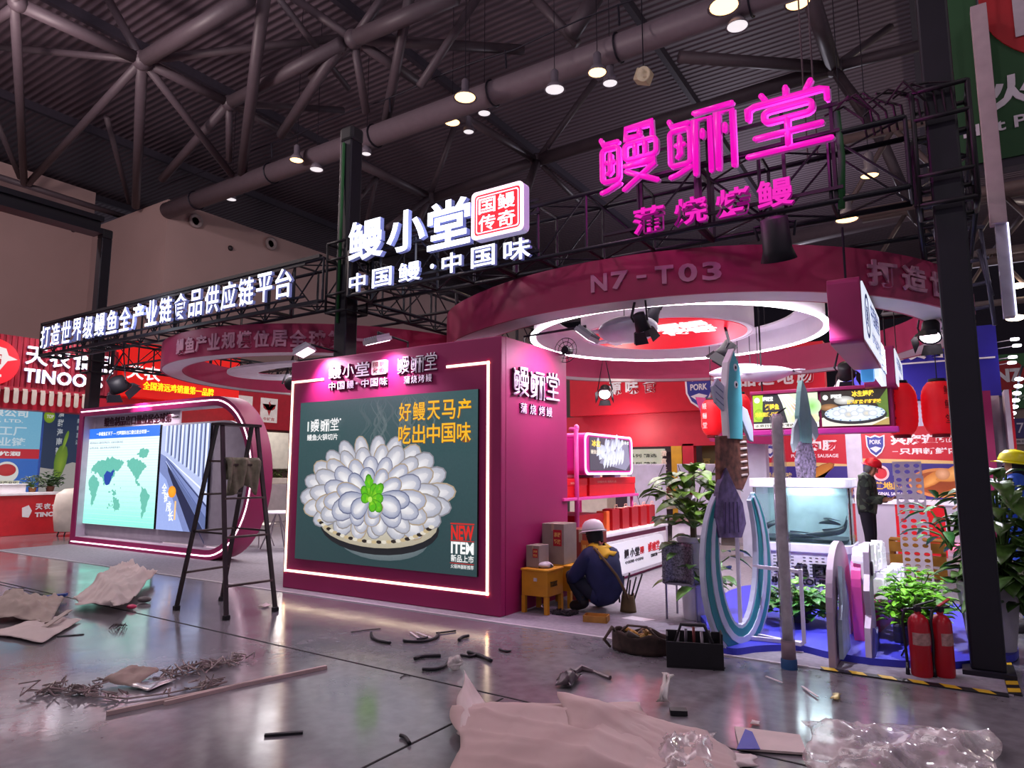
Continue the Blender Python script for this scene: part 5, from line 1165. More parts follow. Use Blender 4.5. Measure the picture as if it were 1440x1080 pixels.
MB().box(tx1-.22, tx1-.212, ty0+.024, ty0+.032, BZ+.02, BZ+.56).build('door_gap', M('3a3844', .6), t)
for ch, x in zip('天马集团', (-1.98, -1.78, -1.58, -1.38)): lay(MB(), ch, (x+.02, ty0+.03, BZ+.30), X_, Z_, .16, .15, .035, .045).build('character', BLACK, t)
lay(MB(), 'TINMA GROUP', (-1.96, ty0+.03, BZ+.21), X_, Z_, .74, .07, .025, .03).build('lettering', BLACK, t)
GL = M('dff2f4', .03, trans=1., noise=0, ior=1.1)
gb = stad(-.01); gi = rrect(tx0+.03, ty0+.03, tx1-.03, ty1-.03, .14, 6)
MB().band(gb, gi, (0, 0, BZ+.67), X_, Y_, .63).build('glass', GL, t, 'auto')
WAT = bpy.data.materials.new('mat_tank_water'); WAT.use_nodes = True; nt = WAT.node_tree; b_ = nt.nodes['Principled BSDF']
b_.inputs['Base Color'].default_value = (.42, .62, .66, 1); b_.inputs['Alpha'].default_value = .22; b_.inputs['Roughness'].default_value = .15
tn = nt.nodes.new('ShaderNodeTexNoise'); tn.inputs['Scale'].default_value = 5; tcn = nt.nodes.new('ShaderNodeTexCoord'); nt.links.new(tcn.outputs['Object'], tn.inputs['Vector'])
rm = nt.nodes.new('ShaderNodeValToRGB'); rm.color_ramp.elements[0].color = (.48, .62, .66, 1); rm.color_ramp.elements[1].color = (.74, .86, .88, 1); nt.links.new(tn.outputs['Fac'], rm.inputs[0]); nt.links.new(rm.outputs[0], b_.inputs['Base Color'])
MB().prism(rrect(tx0+.035, ty0+.035, tx1-.035, ty1-.035, .13, 6), (0, 0, BZ+.68), X_, Y_, .53).build('water', WAT, t, 'auto')
MB().box(tx0+.06, tx1-.06, ty1-.06, ty1-.045, BZ+.68, BZ+1.28).build('rear_panel', M('9db2ba', .4, emit=.30, noise=.25, scale=3), t)  # panel given its own glow to brighten the water
MB().prism(stad(.02), (0, 0, BZ+1.30), X_, Y_, .105).build('lid', M('f2eef8', .4, emit=.12), t, bev=.012)
MB().prism(rrect(tx0+.07, ty0+.1, tx1-.07, ty1-.1, .1), (0, 0, BZ+.682), X_, Y_, .03).build('gravel', M('2c3440', .8, noise=.3, scale=60), t)
lamp('tank_fill_light', 'AREA', (-1.45, 8.8, BZ+1.29), 20, (.95, .98, 1), (-1.45, 8.8, 0), .5, size_y=.9)  # fill lamp added under the lid because the tank was too dark
def eel(label, pts, r):
    n = len(pts); t = thing('eel', label, 'eel', pts[n//2], 0, 'dark eels in the tank')
    sm = smooth(pts, 5); k_ = len(sm)
    MB().path(sm, [r*max(.12, min(1, (i+1)/6))*max(.1, 1-(i/k_)**2.2) for i in range(k_)], 8).build('body', M('28323c', .4, noise=.2), t, True)
    MB().path([Vector(p_)+Z_*r*1.1 for p_ in sm[k_//3:]], [r*.35*(1-i/(k_-k_//3)*.8) for i in range(k_-k_//3)], 4).build('fin', M('3a4650', .5), t)
eel('dark eel curled along the right end of the tank', [(-1.45, 8.6, .82), (-1.25, 8.55, .84), (-1.05, 8.56, .88), (-1.0, 8.62, 1.0)], .04)
eel('dark eel resting at the middle of the tank bottom', [(-1.75, 8.62, .79), (-1.6, 8.54, .81), (-1.45, 8.58, .80), (-1.3, 8.66, .79)], .04)
eel('mottled eel hovering above the others by the glass', [(-1.28, 8.52, .96), (-1.18, 8.50, .98), (-1.06, 8.54, .95)], .035)
eel('dark eel at the left end of the tank', [(-1.92, 8.62, .82), (-1.85, 8.54, .90), (-1.75, 8.60, .94)], .035)

# tall turquoise eel cut-out display
TEAL = M('5fc0cc', .45, noise=.06, scale=5); TEALD = M('2a8a90', .45, noise=.1, scale=4); PALEB = M('bfc6dc', .5, noise=.05)
t = thing('fish_cutout', 'tall turquoise fish cut-out rising from a ring, browned slices on its body', 'cut-out display', G(1040, 905, BZ))
c0 = Vector((-1.66, 6.30, BZ)); u_ = Vector((.30, .954, 0)).normalized(); nn = u_.cross(Z_)
def B2(a, z): return c0 + u_*a + Z_*z
def ringo(rx, rz, cx_=.0, cz_=.78, n=40, p=1.0): return [(cx_+rx*math.copysign(abs(math.cos(2*pi*i/n))**p, math.cos(2*pi*i/n)), cz_+rz*math.sin(2*pi*i/n)) for i in range(n)]
def open_ring(w_):
    o = []
    for i in range(25):
        a = math.radians(130+ (410-130)*i/24); o.append((.42*math.cos(a), .72+.70*math.sin(a), a))
    return o
arc = open_ring(0); thick = [.08+.13*math.sin(pi*min(1, i/24))**.7 for i in range(25)]
for off, m_, k_, nm in ((0, PALEB, 1.0, 'ring_board'), (.045, TEALD, .78, 'ring_stripe'), (.055, PALEB, .22, 'ring_stripe')):
    mb = MB()
    for i in range(24):
        q0, q1 = arc[i], arc[i+1]; w0, w1 = thick[i]*k_, thick[i+1]*k_; cc = (0, .72)
        def off_pt(q_, w_, s_): return (q_[0]+s_*w_*math.cos(q_[2])*.75, q_[1]+s_*w_*math.sin(q_[2])*.6)
        mb.prism([off_pt(q0, w0, -1), off_pt(q0, w0, 1), off_pt(q1, w1, 1), off_pt(q1, w1, -1)], c0 - nn*.0, u_, Z_, (.045 if k_ == 1 else .006 + off))
    mb.build(nm, m_, t)
mb = MB(); 
def cutp(o, nm, m_, d=.04, off=0.): MB().prism(o, c0 + nn*off, u_, Z_, d).build(nm, m_, t, bev=.004)
GRILL = M('7a4c40', .5, noise=.35, scale=16); PURP = M('6a5a86', .5, noise=.3, scale=14)
cutp([(-.33, .92), (.02, .90), (.10, 1.02), (.06, 1.20), (-.08, 1.38), (-.18, 1.52), (-.30, 1.36), (-.38, 1.10)][::-1][::-1], 'purple_slice', PURP, .05, .02)
for i in range(4): cutp([(-.25+i*.07, .95), (-.232+i*.07, .95), (-.21+i*.06, 1.22), (-.225+i*.06, 1.22)], 'grill_mark', M('453a60', .5), .055, .02)
cutp([(-.26, 1.36), (.10, 1.32), (.22, 1.46), (.20, 1.82), (-.24, 1.80)], 'grilled_fillet', GRILL, .05, .0)
for i in range(6): cutp([(.08, 1.44+i*.06), (.19, 1.45+i*.06), (.19, 1.47+i*.06), (.08, 1.46+i*.06)], 'fillet_score', M('d8c4c0', .5), .055, .0)
cutp([(-.10, 1.78), (.12, 1.78), (.14, 2.15), (.12, 2.45), (.03, 2.60), (-.06, 2.46), (-.12, 2.15)], 'fish_body', TEAL, .06, .0)
cutp([(-.12, 1.78), (-.095, 1.78), (-.11, 2.15), (-.055, 2.46), (.03, 2.60), (.03, 2.62), (-.08, 2.48), (-.14, 2.15)], 'white_edge', WHITE, .064, .0)
cutp([(.10, 2.10), (.13, 1.95), (.24, 1.78), (.30, 1.76), (.30, 1.90), (.22, 2.06)], 'side_fin', PALEB, .03, .03)
cutp([(-.12, 2.02), (-.26, 2.10), (-.30, 2.24), (-.22, 2.32), (-.12, 2.26)], 'back_fin', PALEB, .03, .01)
for i in range(3): cutp([(-.14, 2.07+i*.06), (-.26, 2.13+i*.06), (-.26, 2.14+i*.06), (-.14, 2.082+i*.06)], 'fin_line', M('7c86a8', .5), .034, .01)
for z in (2.28, 2.44): cutp([(.04+.03*math.cos(a*pi/6), z+.035*math.sin(a*pi/6)) for a in range(12)], 'eye', WHITE, .066, .0); cutp([(.04+.014*math.cos(a*pi/6), z+.017*math.sin(a*pi/6)) for a in range(12)], 'pupil', BLACK, .069, .0)
mb = MB(); bk = c0 - nn*.35
for a, b in ((B2(.25, .02), B2(.25, .02)-nn*-.45), (B2(.30, .62), B2(.30, .62)+nn*.45), (B2(.30, .02)+nn*.45, B2(.30, .64)+nn*.45), (B2(.1, .02), B2(.3, .02)+nn*.45), (B2(.05, .05), B2(.05, 1.0))): mb.bar(a, b, .03)
mb.build('white_brace', M('ded8ea', .5), t)
# second fish on the tank lid
t = thing('fish_cutout', 'grey-green upright fish cut-out standing on the fish tank lid', 'cut-out display', (-1.42, 8.7, BZ+1.405))
c0 = Vector((-1.46, 8.75, BZ+1.405)); u_ = Vector((.28, .96, 0)).normalized(); nn = u_.cross(Z_)
GT = M('7fb0b0', .45, noise=.08); SCAL = M('8a7c98', .5, noise=.5, scale=25)
cutp([(-.16, 0), (.22, 0), (.26, .22), (.16, .44), (-.10, .44), (-.2, .2)], 'patterned_base', SCAL, .05)
cutp([(-.10, .42), (.16, .42), (.18, .75), (.10, 1.05), (.0, 1.18), (-.06, 1.04), (-.14, .74)], 'fish_body', GT, .06)
cutp([(.14, .80), (.32, .66), (.34, .52), (.26, .46), (.16, .56)], 'side_fin', M('b4c6cc', .5), .03, .03)
cutp([(-.12, .46), (-.26, .30), (-.30, .40), (-.24, .60), (-.12, .72)], 'back_fin', M('b4c6cc', .5), .03, .01)
# arches and letters beside the extinguishers
PGREY = M('b9a4b8', .5, noise=.04); PPINK = M('e0509c', .45, noise=.03)
t = thing('arch_board', 'pinkish grey arch-shaped cut-out board on the blue base, nearer the tank', 'cut-out display', (-.88, 6.7, 0))
def archo(y0, y1, h, n=14):
    c_ = (y0+y1)/2; r = (y1-y0)/2; return [(y0, 0)] + [(c_-r*math.cos(pi*i/n), h-r*.8+r*.8*math.sin(pi*i/n)) for i in range(n+1)] + [(y1, 0)]
MB().band(archo(6.08, 7.35, .93), archo(6.35, 7.12, .62), (-.90, 0, .006), Y_, Z_, .05).build('arch', PGREY, t)
MB().prism([(6.15, 0), (6.62, 0), (6.58, .22), (6.66, .36), (6.54, .52), (6.50, .66), (6.36, .70), (6.28, .40), (6.18, .30)], (-.83, 0, .062), Y_, Z_, .03).build('coral_shape', M('8f9fae', .5, noise=.2), t)
MB().band(archo(6.9, 7.7, .78), archo(7.05, 7.55, .5), (-.80, 0, .06), Y_, Z_, .08).build('pink_arch', PPINK, t)
t = thing('arch_board', 'narrow lilac wave-edged cut-out board on the blue base, nearer the extinguishers', 'cut-out display', (-.64, 6.8, 0))
MB().prism([(6.32, 0), (6.88, 0), (6.86, .2), (6.80, .34), (6.84, .55), (6.78, .72), (6.80, .82), (6.70, .88), (6.60, .80), (6.58, .62), (6.46, .5), (6.50, .3), (6.36, .22)], (-.66, 0, .062), Y_, Z_, .045).build('board', M('c4b4cc', .5, noise=.08), t)
MB().prism([(6.34, .0), (6.84, 0), (6.78, .16), (6.66, .12), (6.5, .2)], (-.614, 0, .062), Y_, Z_, .02).build('wave_shape', M('5a5fb0', .5), t)
MB().prism(ring_pts(6.69, .72, .06, 18), (-.614, 0, 0), Y_, Z_, .015).build('round_eye', M('4a3a52', .5), t)
LETW = M('f4f0ff', .35, emit=.35, noise=0)
t = thing('letter_sign', 'two rows of chunky white standing letters on a pink stand', 'sign', (-.68, 7.5, BZ))
d_ = Vector((.10, 1, 0)).normalized(); p_ = Vector((-.76, 6.95, 0)); sd = d_.cross(Z_)
def lbar(y0, y1, z0, z1, th, off, nm, m_): MB().prism([(y0, z0), (y1, z0), (y1, z1), (y0, z1)], p_ + sd*off, d_, Z_, th).build(nm, m_, t)
lbar(.05, 1.3, BZ, .54, .05, -.06, 'pink_stand', PPINK); lbar(0, 1.1, .54, .585, .10, -.04, 'letter_rail', M('c8bcd8', .5)); lbar(.42, 1.62, BZ, .32, .05, .04, 'pink_stand', PPINK)
for i, ch in enumerate('世界鳗鱼'): lay(MB(), ch, p_ + d_*(.0+i*.27) + Z_*.59 - sd*.03, d_, Z_, .25, .27, .10, .05).build('character', LETW, t)
for i, ch in enumerate('中国味道'): lay(MB(), ch, p_ + d_*(.45+i*.29) + Z_*.33 + sd*.04, d_, Z_, .27, .25, .10, .05).build('character', LETW, t)
# tall wrapped tube and thin pole
c = G(1110, 940, 0)
t = thing('wrapped_tube', 'tall tube wrapped in clear film with a blue foot', 'tube', c)
MB().lathe([(.042, .18), (.042, 1.98), (.036, 2.02), (1e-6, 2.02)], 18, Matrix.Translation(c)).build('tube', M('c4bac4', .3, .25, noise=.15, scale=12), t, True)
MB().lathe([(.062, 0), (.062, .07), (.05, .085), (1e-6, .085)], 18, Matrix.Translation(c)).build('blue_foot', M('1f4a7c', .5), t, 'auto')
MB().lathe([(.056, .07), (.053, .22), (.050, .22), (.052, .07)], 18, Matrix.Translation(c)).build('tape_cuff', M('8a7480', .35), t, True)
mb = MB(); mb.lathe([(.053+.005*math.sin(i*1.9), .2+i*.1) for i in range(19)], 18, Matrix.Translation(c)); mb.build('film_wrap', M('f4eef8', .15, alpha=.25, noise=.2), t, True)
MB().tube(c+Vector((.0, 0, 2.02)), c+Vector((.07, .02, 2.07)), .006, 5).build('film_tail', BLACK, t)
c = G(1098, 872, BZ); tag(MB().tube(c, c+Z_*1.35, .009, 8).build('metal_rod', M('5a5462', .3, .7), None, True), 'thin dark upright rod just left of the wrapped tube', 'rod')

# fire extinguishers
EXR = M('b01526', .3, noise=.04)
def extinguisher(c, rz, label):
    t = thing('fire_extinguisher', label, 'fire extinguisher', c, rz, 'red fire extinguishers'); t.scale = (.92, .92, .90)
    MB().lathe([(.074, 0), (.08, .02), (.08, .42), (.072, .46), (.045, .495), (.025, .505), (.025, .53)], 24).build('cylinder', EXR, t, 'auto', local=True)
    MB().lathe([(.0805, .26), (.0805, .36)], 24, arc=2.4, mat=Matrix.Rotation(-2.6, 4, 'Z')).build('paper_label', M('b48a86', .5, noise=.2, scale=30), t, True, local=True)
    MB().cbox((0, 0, .545), (.05, .05, .05)).build('valve', M('2a2630', .4, .5), t, bev=.008, local=True)
    mb = MB(); mb.bar((-.02, 0, .57), (.13, 0, .62), .022, .01); mb.build('lever', BLACK if rz < 1 else EXR, t, local=True)
    mb = MB(); mb.bar((-.02, 0, .55), (.12, 0, .56), .02, .01); mb.build('carry_handle', BLACK, t, local=True)
    MB().path([(-.03, 0, .545), (-.10, 0, .54), (-.125, 0, .45), (-.115, 0, .3), (-.10, .02, .12), (-.10, .02, .02)], .011, 8).build('hose', BLACK, t, True, local=True)
    MB().lathe([(.012, .01), (.012, .10), (.018, .0)], 10, Matrix.Translation((-.10, .02, .0))).build('nozzle', BLACK, t, True, local=True)
extinguisher((-.27, 6.22, .006), .4, 'red fire extinguisher with black lever, left of the two')
extinguisher((-.125, 6.30, .006), 1.0, 'red fire extinguisher with red lever, right beside the tower')
# black tilted rod by the planter
tag(MB().bar(G(1268, 922, .07), G(1288, 884, .30), .03, .008).build('black_batten', BLACK), 'short black slat leaning on the green planter', 'batten')

# plants
t = thing('planter', 'bright lime-green leafy plant in a long dark planter on the blue base', 'plant', (-.35, 7.3, BZ))
MB().box(-.50, -.20, 6.98, 7.65, BZ, .22).build('trough', M('2c2a44', .5), t, bev=.02)
bush(t, (-.36, 7.2, .22), 230, .26, .36, .11, leafmat('7ed030'), 'oval', 11); bush(t, (-.32, 7.6, .24), 180, .26, .44, .11, leafmat('86d636'), 'oval', 12)
t = thing('potted_pothos', 'low green trailing plant on the blue base before the tank letters', 'plant', (-1.36, 7.45, BZ))
pot(t, (-1.36, 7.45, BZ), .10, .13, .12, M('3a3a50', .5)); bush(t, (-1.36, 7.42, .14), 150, .36, .26, .13, leafmat('3f8a34'), 'heart', 13); bush(t, (-1.30, 7.45, .18), 60, .26, .30, .12, leafmat('7ab84a'), 'heart', 14)
t = thing('tall_pothos', 'tall dark green climber in a white pot behind the turquoise ring', 'plant', (-2.35, 7.3, 0))
pot(t, (-2.35, 7.3, .006), .13, .17, .85, M('d8d2de', .4)); MB().tube((-2.35, 7.3, .7), (-2.35, 7.3, 1.6), .035, 8).build('moss_pole', M('4a3c2c', .8), t)
bush(t, (-2.33, 7.25, .95), 85, .38, .72, .26, leafmat('66892f'), 'oval', 15, droop=.5); bush(t, (-2.25, 7.2, .35), 45, .36, .6, .20, leafmat('4a7430'), 'oval', 16, droop=.5)
t = thing('white_orchid', 'small white and red flower in the climber left of the turquoise ring', 'flower', (-2.26, 7.0, 1.3))
mb = MB()
for a in range(5): add_leaf(mb, Vector((-2.24, 6.95, 1.32)), Vector((math.cos(a*1.26), -.4, math.sin(a*1.26))), Y_, .09, 'oval', 0)
mb.build('petals', M('f0e4ec', .5), t); MB().sphere((-2.24, 6.93, 1.33), .022, 10, 6).build('red_centre', RED, t, True)
t = thing('mesh_chair', 'grey perforated metal chair back left of the turquoise ring', 'chair', (-2.55, 7.2, 0))
mb = MB(); mb.grid(lambda u, v: Vector((-2.62+.34*u, 7.05+.08*math.sin(pi*u), .38+.42*v)), 8, 8); mb.build('perforated_back', M('8f8a98', .35, .6, noise=.4, scale=60), t, True, solid=.008)
MB().box(-2.62, -2.26, 7.08, 7.45, .36, .385).build('seat', M('8f8a98', .35, .6), t, bev=.01)
for x in (-2.6, -2.28):
    for y in (7.1, 7.43): MB().tube((x, y, .006), (x, y, .37), .012, 6).build('leg', M('8f8a98', .35, .6), t)
GREYP = M('b4aeb8', .5)
t = thing('big_leafy_plant', 'large dark-leaved plant in a grey pot behind the right tower', 'plant', (.22, 7.25, .061))
pot(t, (.22, 7.25, .061), .17, .23, .55, GREYP)
bush(t, (.34, 7.3, .62), 140, .27, 1.1, .27, leafmat('4a6c30'), 'oval', 17, droop=.55, zmin=.45)
bush(t, (.46, 7.25, .35), 80, .28, .6, .22, leafmat('456530'), 'oval', 18, droop=.6, zmin=.4)
bush(t, (-.02, 7.35, .85), 22, .28, .6, .28, leafmat('3f7a3c'), 'lance', 19, droop=.45)
bush(t, (.02, 7.1, .35), 12, .2, .3, .16, leafmat('4a8a34'), 'heart', 20)
# ------------------------------------------------------------ boxes beside the magenta wall
YBOX = M('c98a1c', .5, noise=.06); CART = M('8c8078', .7, noise=.06); CARTR = M('8a3a34', .65, noise=.08); BLKT = M('2a2016', .6)
def tool_box(label, x0, x1, y0, y1, h):
    t = thing('tool_box', label, 'tool box', ((x0+x1)/2, (y0+y1)/2, .006), 0, 'yellow wooden tool boxes')
    MB().box(x0, x1, y0, y1, .19, h).build('body', YBOX, t, bev=.008)
    MB().box(x0-.008, x1+.008, y0-.008, y1+.008, h, h+.02).build('lid', M('d89a26', .5), t, bev=.004)
    for x in (x0, x1-.045):
        for y in (y0, y1-.045): MB().box(x, x+.045, y, y+.045, .006, .19).build('leg', YBOX, t)
    MB().cbox(((x0*.45+x1*.55), y0-.006, h-.09), (.04, .012, .035)).build('latch', M('d8d4dc', .3, .6), t)
    lay(MB(), 'TOOLBOX', (x1+.001, y0+.06, h-.17), Y_, Z_, .16, .06, .002, .03).build('stencil', BLKT, t)
    return t
tool_box('yellow wooden tool box on legs, nearer the magenta wall corner', -4.07, -3.74, 6.56, 6.92, .46)
tool_box('yellow wooden tool box on legs, behind the nearer one', -4.06, -3.70, 7.02, 7.36, .46)
def carton(label, x0, x1, y0, y1, z0, h, mat, sticker, words_):
    t = thing('carton', label, 'carton', ((x0+x1)/2, (y0+y1)/2, z0), 0, 'cartons beside the magenta wall')
    MB().box(x0, x1, y0, y1, z0, z0+h).build('box', mat, t, bev=.005)
    MB().box(x0+.005, x1-.005, (y0+y1)/2-.002, (y0+y1)/2+.002, z0+h, z0+h+.002).build('flap_seam', M('5a504a', .7), t)
    MB().box(x0+(x1-x0)*.44, x0+(x1-x0)*.56, y0-.001, y1+.001, z0+h*.82, z0+h+.0015).build('packing_tape', M('a89a80', .35), t)
    MB().box(x0+(x1-x0)*.52, x0+(x1-x0)*.9, y0-.003, y0, z0+h*.45, z0+h*.85).build('sticker', sticker, t)
    lay(MB(), words_[0], (x0+(x1-x0)*.56, y0-.004, z0+h*.67), X_, Z_, (x1-x0)*.3, h*.12, .001, .03).build('lettering', M('d8b060', .5), t)
    lay(MB(), words_[1], (x0+(x1-x0)*.56, y0-.004, z0+h*.50), X_, Z_, (x1-x0)*.3, h*.12, .001, .03).build('lettering', M('d8b060', .5), t)
RST = M('a8182a', .5)
carton('grey carton with a red sticker standing on the rear tool box', -4.07, -3.78, 7.02, 7.34, .482, .46, CART, RST, ('易碎', '轻放'))
carton('small grey carton with a red warning sticker on the front tool box', -4.07, -3.90, 6.66, 6.88, .482, .24, CART, RST, ('注意', '安全'))
carton('red-brown carton with an orange sticker on the floor by the counter', -4.00, -3.62, 7.50, 7.84, .006, .84, CARTR, M('b8702a', .5), ('鳗鱼', '礼盒'))
t = thing('crumpled_bag', 'small crumpled white plastic bag on the front tool box', 'plastic bag', (-3.82, 6.7, .482))
mb = MB(); r_ = random.Random(4); mb.grid(lambda u, v: Vector((-3.83+.07*math.cos(2*pi*u)*math.sin(pi*v)*(1+.3*math.sin(9*u+5*v)), 6.70+.07*math.sin(2*pi*u)*math.sin(pi*v)*(1+.3*math.cos(11*u)), .515-.032*math.cos(pi*v)*(1+.25*math.sin(14*u)))), 18, 9)
mb.build('bag', M('d8d4da', .4), t, True)
t = thing('wooden_tray', 'small open wooden tray on the floor behind the squatting worker', 'tray', (-3.18, 6.6, .006))
R = Matrix.Translation((-3.18, 6.60, 0)) @ Matrix.Rotation(.25, 4, 'Z'); WOOD = M('b8843c', .6, noise=.15, scale=8)
MB().box(-.125, .125, -.085, .085, .006, .014, R).build('base', WOOD, t)
for a in ((-.125, .125, -.085, -.075), (-.125, .125, .075, .085), (-.125, -.115, -.085, .085), (.115, .125, -.085, .085)): MB().box(*a, .014, .07, R).build('side', WOOD, t)

# ------------------------------------------------------------ people
SKIN = M('b98468', .5, noise=.04); HAIR = M('16121a', .7)
def skin_mesh(name, joints, edges, mat, parent, sub=2, extra=None):
    me = bpy.data.meshes.new(name); ks = list(joints); idx = {k_: i for i, k_ in enumerate(ks)}
    me.from_pydata([joints[k_][0] for k_ in ks], [(idx[a], idx[b]) for a, b in edges], [])
    o = bpy.data.objects.new(name, me); COL.objects.link(o)
    md = o.modifiers.new('skin', 'SKIN'); md.use_smooth_shade = True
    for i, k_ in enumerate(ks):
        r = joints[k_][1]; r = r if isinstance(r, tuple) else (r, r); me.skin_vertices[0].data[i].radius = r
        me.skin_vertices[0].data[i].use_root = (i == 0)
    sd_ = o.modifiers.new('sub', 'SUBSURF'); sd_.levels = sub; sd_.render_levels = sub
    bpy.context.view_layer.update(); dg = bpy.context.evaluated_depsgraph_get()
    nm = bpy.data.meshes.new_from_object(o.evaluated_get(dg)); bpy.data.objects.remove(o)
    mb = MB(); mb.v = [tuple(v.co) for v in nm.vertices]; mb.f = [list(p_.vertices) for p_ in nm.polygons]
    if extra: mb.add(extra.v, extra.f)
    return mb.build(name, mat, parent, True, local=True)
def hand(J, E, w, pos, d, nrm, side):
    """palm and five bent fingers growing from wrist w"""
    d, nrm = Vector(d).normalized(), Vector(nrm).normalized(); s = d.cross(nrm).normalized()*side; p = Vector(pos)
    J[w+'palm'] = (p + d*.05, (.032, .018)); E.append((w, w+'palm'))
    J[w+'knuckle'] = (p + d*.085, (.036, .015)); E.append((w+'palm', w+'knuckle'))
    for i, (off, L) in enumerate(((.030, .068), (.010, .078), (-.010, .072), (-.029, .056))):
        k0 = w+'f%d' % i
        J[k0+'a'] = (p + d*.105 + s*off, .0095); J[k0+'b'] = (p + d*(.105+L*.55) + s*off*1.1 + nrm*.012, .0088); J[k0+'c'] = (p + d*(.105+L*.9) + s*off*1.1 + nrm*.036, .0078)
        E += [(w+'knuckle', k0+'a'), (k0+'a', k0+'b'), (k0+'b', k0+'c')]
    J[w+'ta'] = (p + d*.05 + s*.042, .011); J[w+'tb'] = (p + d*.085 + s*.058 + nrm*.018, .0098); E += [(w+'palm', w+'ta'), (w+'ta', w+'tb')]
def person(name, label, loc, rz, J, head, fd, clothes, helmet_col, hair=True, group=None, hands=()):
    """J: joints (x forward, y left, z up); head centre, facing direction fd"""
    t = thing(name, label, 'person', loc, rz, group)
    Jb = {k_: (Vector(v[0]), v[1]) for k_, v in J.items()}
    E = [('pelvis', 'spine'), ('spine', 'chest'), ('chest', 'neck'), ('neck', 'jaw'), ('jaw', 'skull'), ('skull', 'crown')]
    for s in 'LR': E += [('chest', 'sh'+s), ('sh'+s, 'el'+s), ('el'+s, 'wr'+s), ('pelvis', 'hip'+s), ('hip'+s, 'kn'+s), ('kn'+s, 'an'+s), ('an'+s, 'toe'+s)]
    h = Vector(head); fd = Vector(fd).normalized(); lf = Z_.cross(fd).normalized(); upv = fd.cross(lf).normalized()
    if upv.z < 0: upv = -upv
    Jb['jaw'] = (h - upv*.075 + fd*.035, (.058, .06)); Jb['skull'] = (h + upv*.015, (.074, .086)); Jb['crown'] = (h + upv*.085 - fd*.01, (.056, .066))
    for w, d, n_, sd_ in hands: hand(Jb, E, w, Jb[w][0], d, n_, sd_)
    ex = MB(); Rm = Matrix.Translation(h) @ Matrix((fd, lf, upv)).transposed().to_4x4()
    ex.sphere(Rm @ Vector((.093, 0, -.022)), .016, 10, 6, (1, .8, 1.5))
    for s in (-1, 1): ex.sphere(Rm @ Vector((-.005, s*.083, -.01)), .022, 8, 6, (1, .5, 1.4))
    body = skin_mesh('body', Jb, E, SKIN, t, 2, ex)
    for s in (-1, 1):
        MB().sphere(Rm @ Vector((.086, s*.032, .012)), .011, 8, 6).build('eye', M('201820', .3), t, True, local=True)
        MB().sphere(Rm @ Vector((.088, s*.033, .034)), .018, 8, 4, (.4, 1, .25)).build('eyebrow', HAIR, t, True, local=True)
    MB().sphere(Rm @ Vector((.086, 0, -.058)), .022, 10, 5, (.4, 1, .3)).build('mouth', M('8a4a48', .5), t, True, local=True)
    if hair:
        mb = MB(); mb.lathe([(.088, -.085), (.098, -.03), (.100, .02), (.095, .07)], 18, Rm @ Matrix.Translation((-.018, 0, 0)) @ Matrix.Rotation(pi*.42, 4, 'Z'), arc=pi*1.16)
        mb.build('hair', HAIR, t, True, local=True)
    HM = Rm @ Matrix.Translation((-.008, 0, .055)) @ Matrix.Rotation(-.12, 4, 'Y')
    hp = thing_child('hard_hat', t)
    MB().lathe([(.126, -.01), (.125, .02), (.112, .07), (.08, .108), (.04, .122), (1e-6, .125)], 24, HM @ Matrix.Diagonal((1.12, .98, 1, 1))).build('shell', helmet_col, hp, True, local=True)
    MB().lathe([(.125, -.012), (.150, -.016), (.150, -.008), (.125, 0)], 24, HM @ Matrix.Diagonal((1.15, .98, 1, 1))).build('brim', helmet_col, hp, True, local=True)
    MB().prism([(.10, -.014), (.19, -.02), (.195, -.012), (.10, 0)], HM @ Vector((0, -.06, 0)), HM.to_3x3() @ X_, HM.to_3x3() @ Z_, -.12).build('peak', helmet_col, hp, local=True)
    mb = MB()
    for y in (-.02, 0, .02): mb.path([HM @ Vector((1.1*.118*math.cos(a), y, .118*math.sin(a)+.006)) for a in [pi*i/10*.8+.3 for i in range(11)]], .006, 6)
    mb.build('ridge', helmet_col, hp, True, local=True)
    bo = body; segs = [(a, b, Jb[a][0], Jb[b][0], Jb[a][1], Jb[b][1]) for a, b in E]
    def mean(r): return (r[0]+r[1])/2 if isinstance(r, tuple) else r
    me = bo.data; lab = []
    for v in me.vertices:
        best = None
        for a, b, p0, p1, r0, r1 in segs:
            d = p1-p0; u = (v.co-p0).dot(d)/max(1e-9, d.length_squared); uc = min(1, max(0, u))
            dist = (v.co-(p0+d*uc)).length/(mean(r0)*(1-uc)+mean(r1)*uc+.02)
            if best is None or dist < best[0]: best = (dist, a+'>'+b, uc)
        lab.append(best)
    for nm, rules, off, mat in clothes:
        ok = [l[1] in rules and rules[l[1]][0] <= l[2] <= rules[l[1]][1] for l in lab]
        mb = MB(); mp = {}
        for pl in me.polygons:
            if sum(ok[i] for i in pl.vertices) >= len(pl.vertices)-1:
                ids = []
                for i in pl.vertices:
                    if i not in mp: v = me.vertices[i]; mp[i] = len(mb.v); mb.v.append(tuple(v.co + v.normal*off))
                    ids.append(mp[i])
                mb.f.append(ids)
        if mb.f: mb.build(nm, mat, t, True, local=True, solid=.006)
    return t, Rm
def thing_child(name, parent):
    o = bpy.data.objects.new(name, None); COL.objects.link(o); o.parent = parent; return o
ALL = (-1, 2)
JK = {'pelvis>spine': ALL, 'spine>chest': ALL, 'chest>neck': (-1, .55), 'pelvis>hipL': ALL, 'pelvis>hipR': ALL, 'hipL>knL': (-1, .12), 'hipR>knR': (-1, .12)}
TR = {'pelvis>spine': (-1, .45), 'pelvis>hipL': ALL, 'pelvis>hipR': ALL}
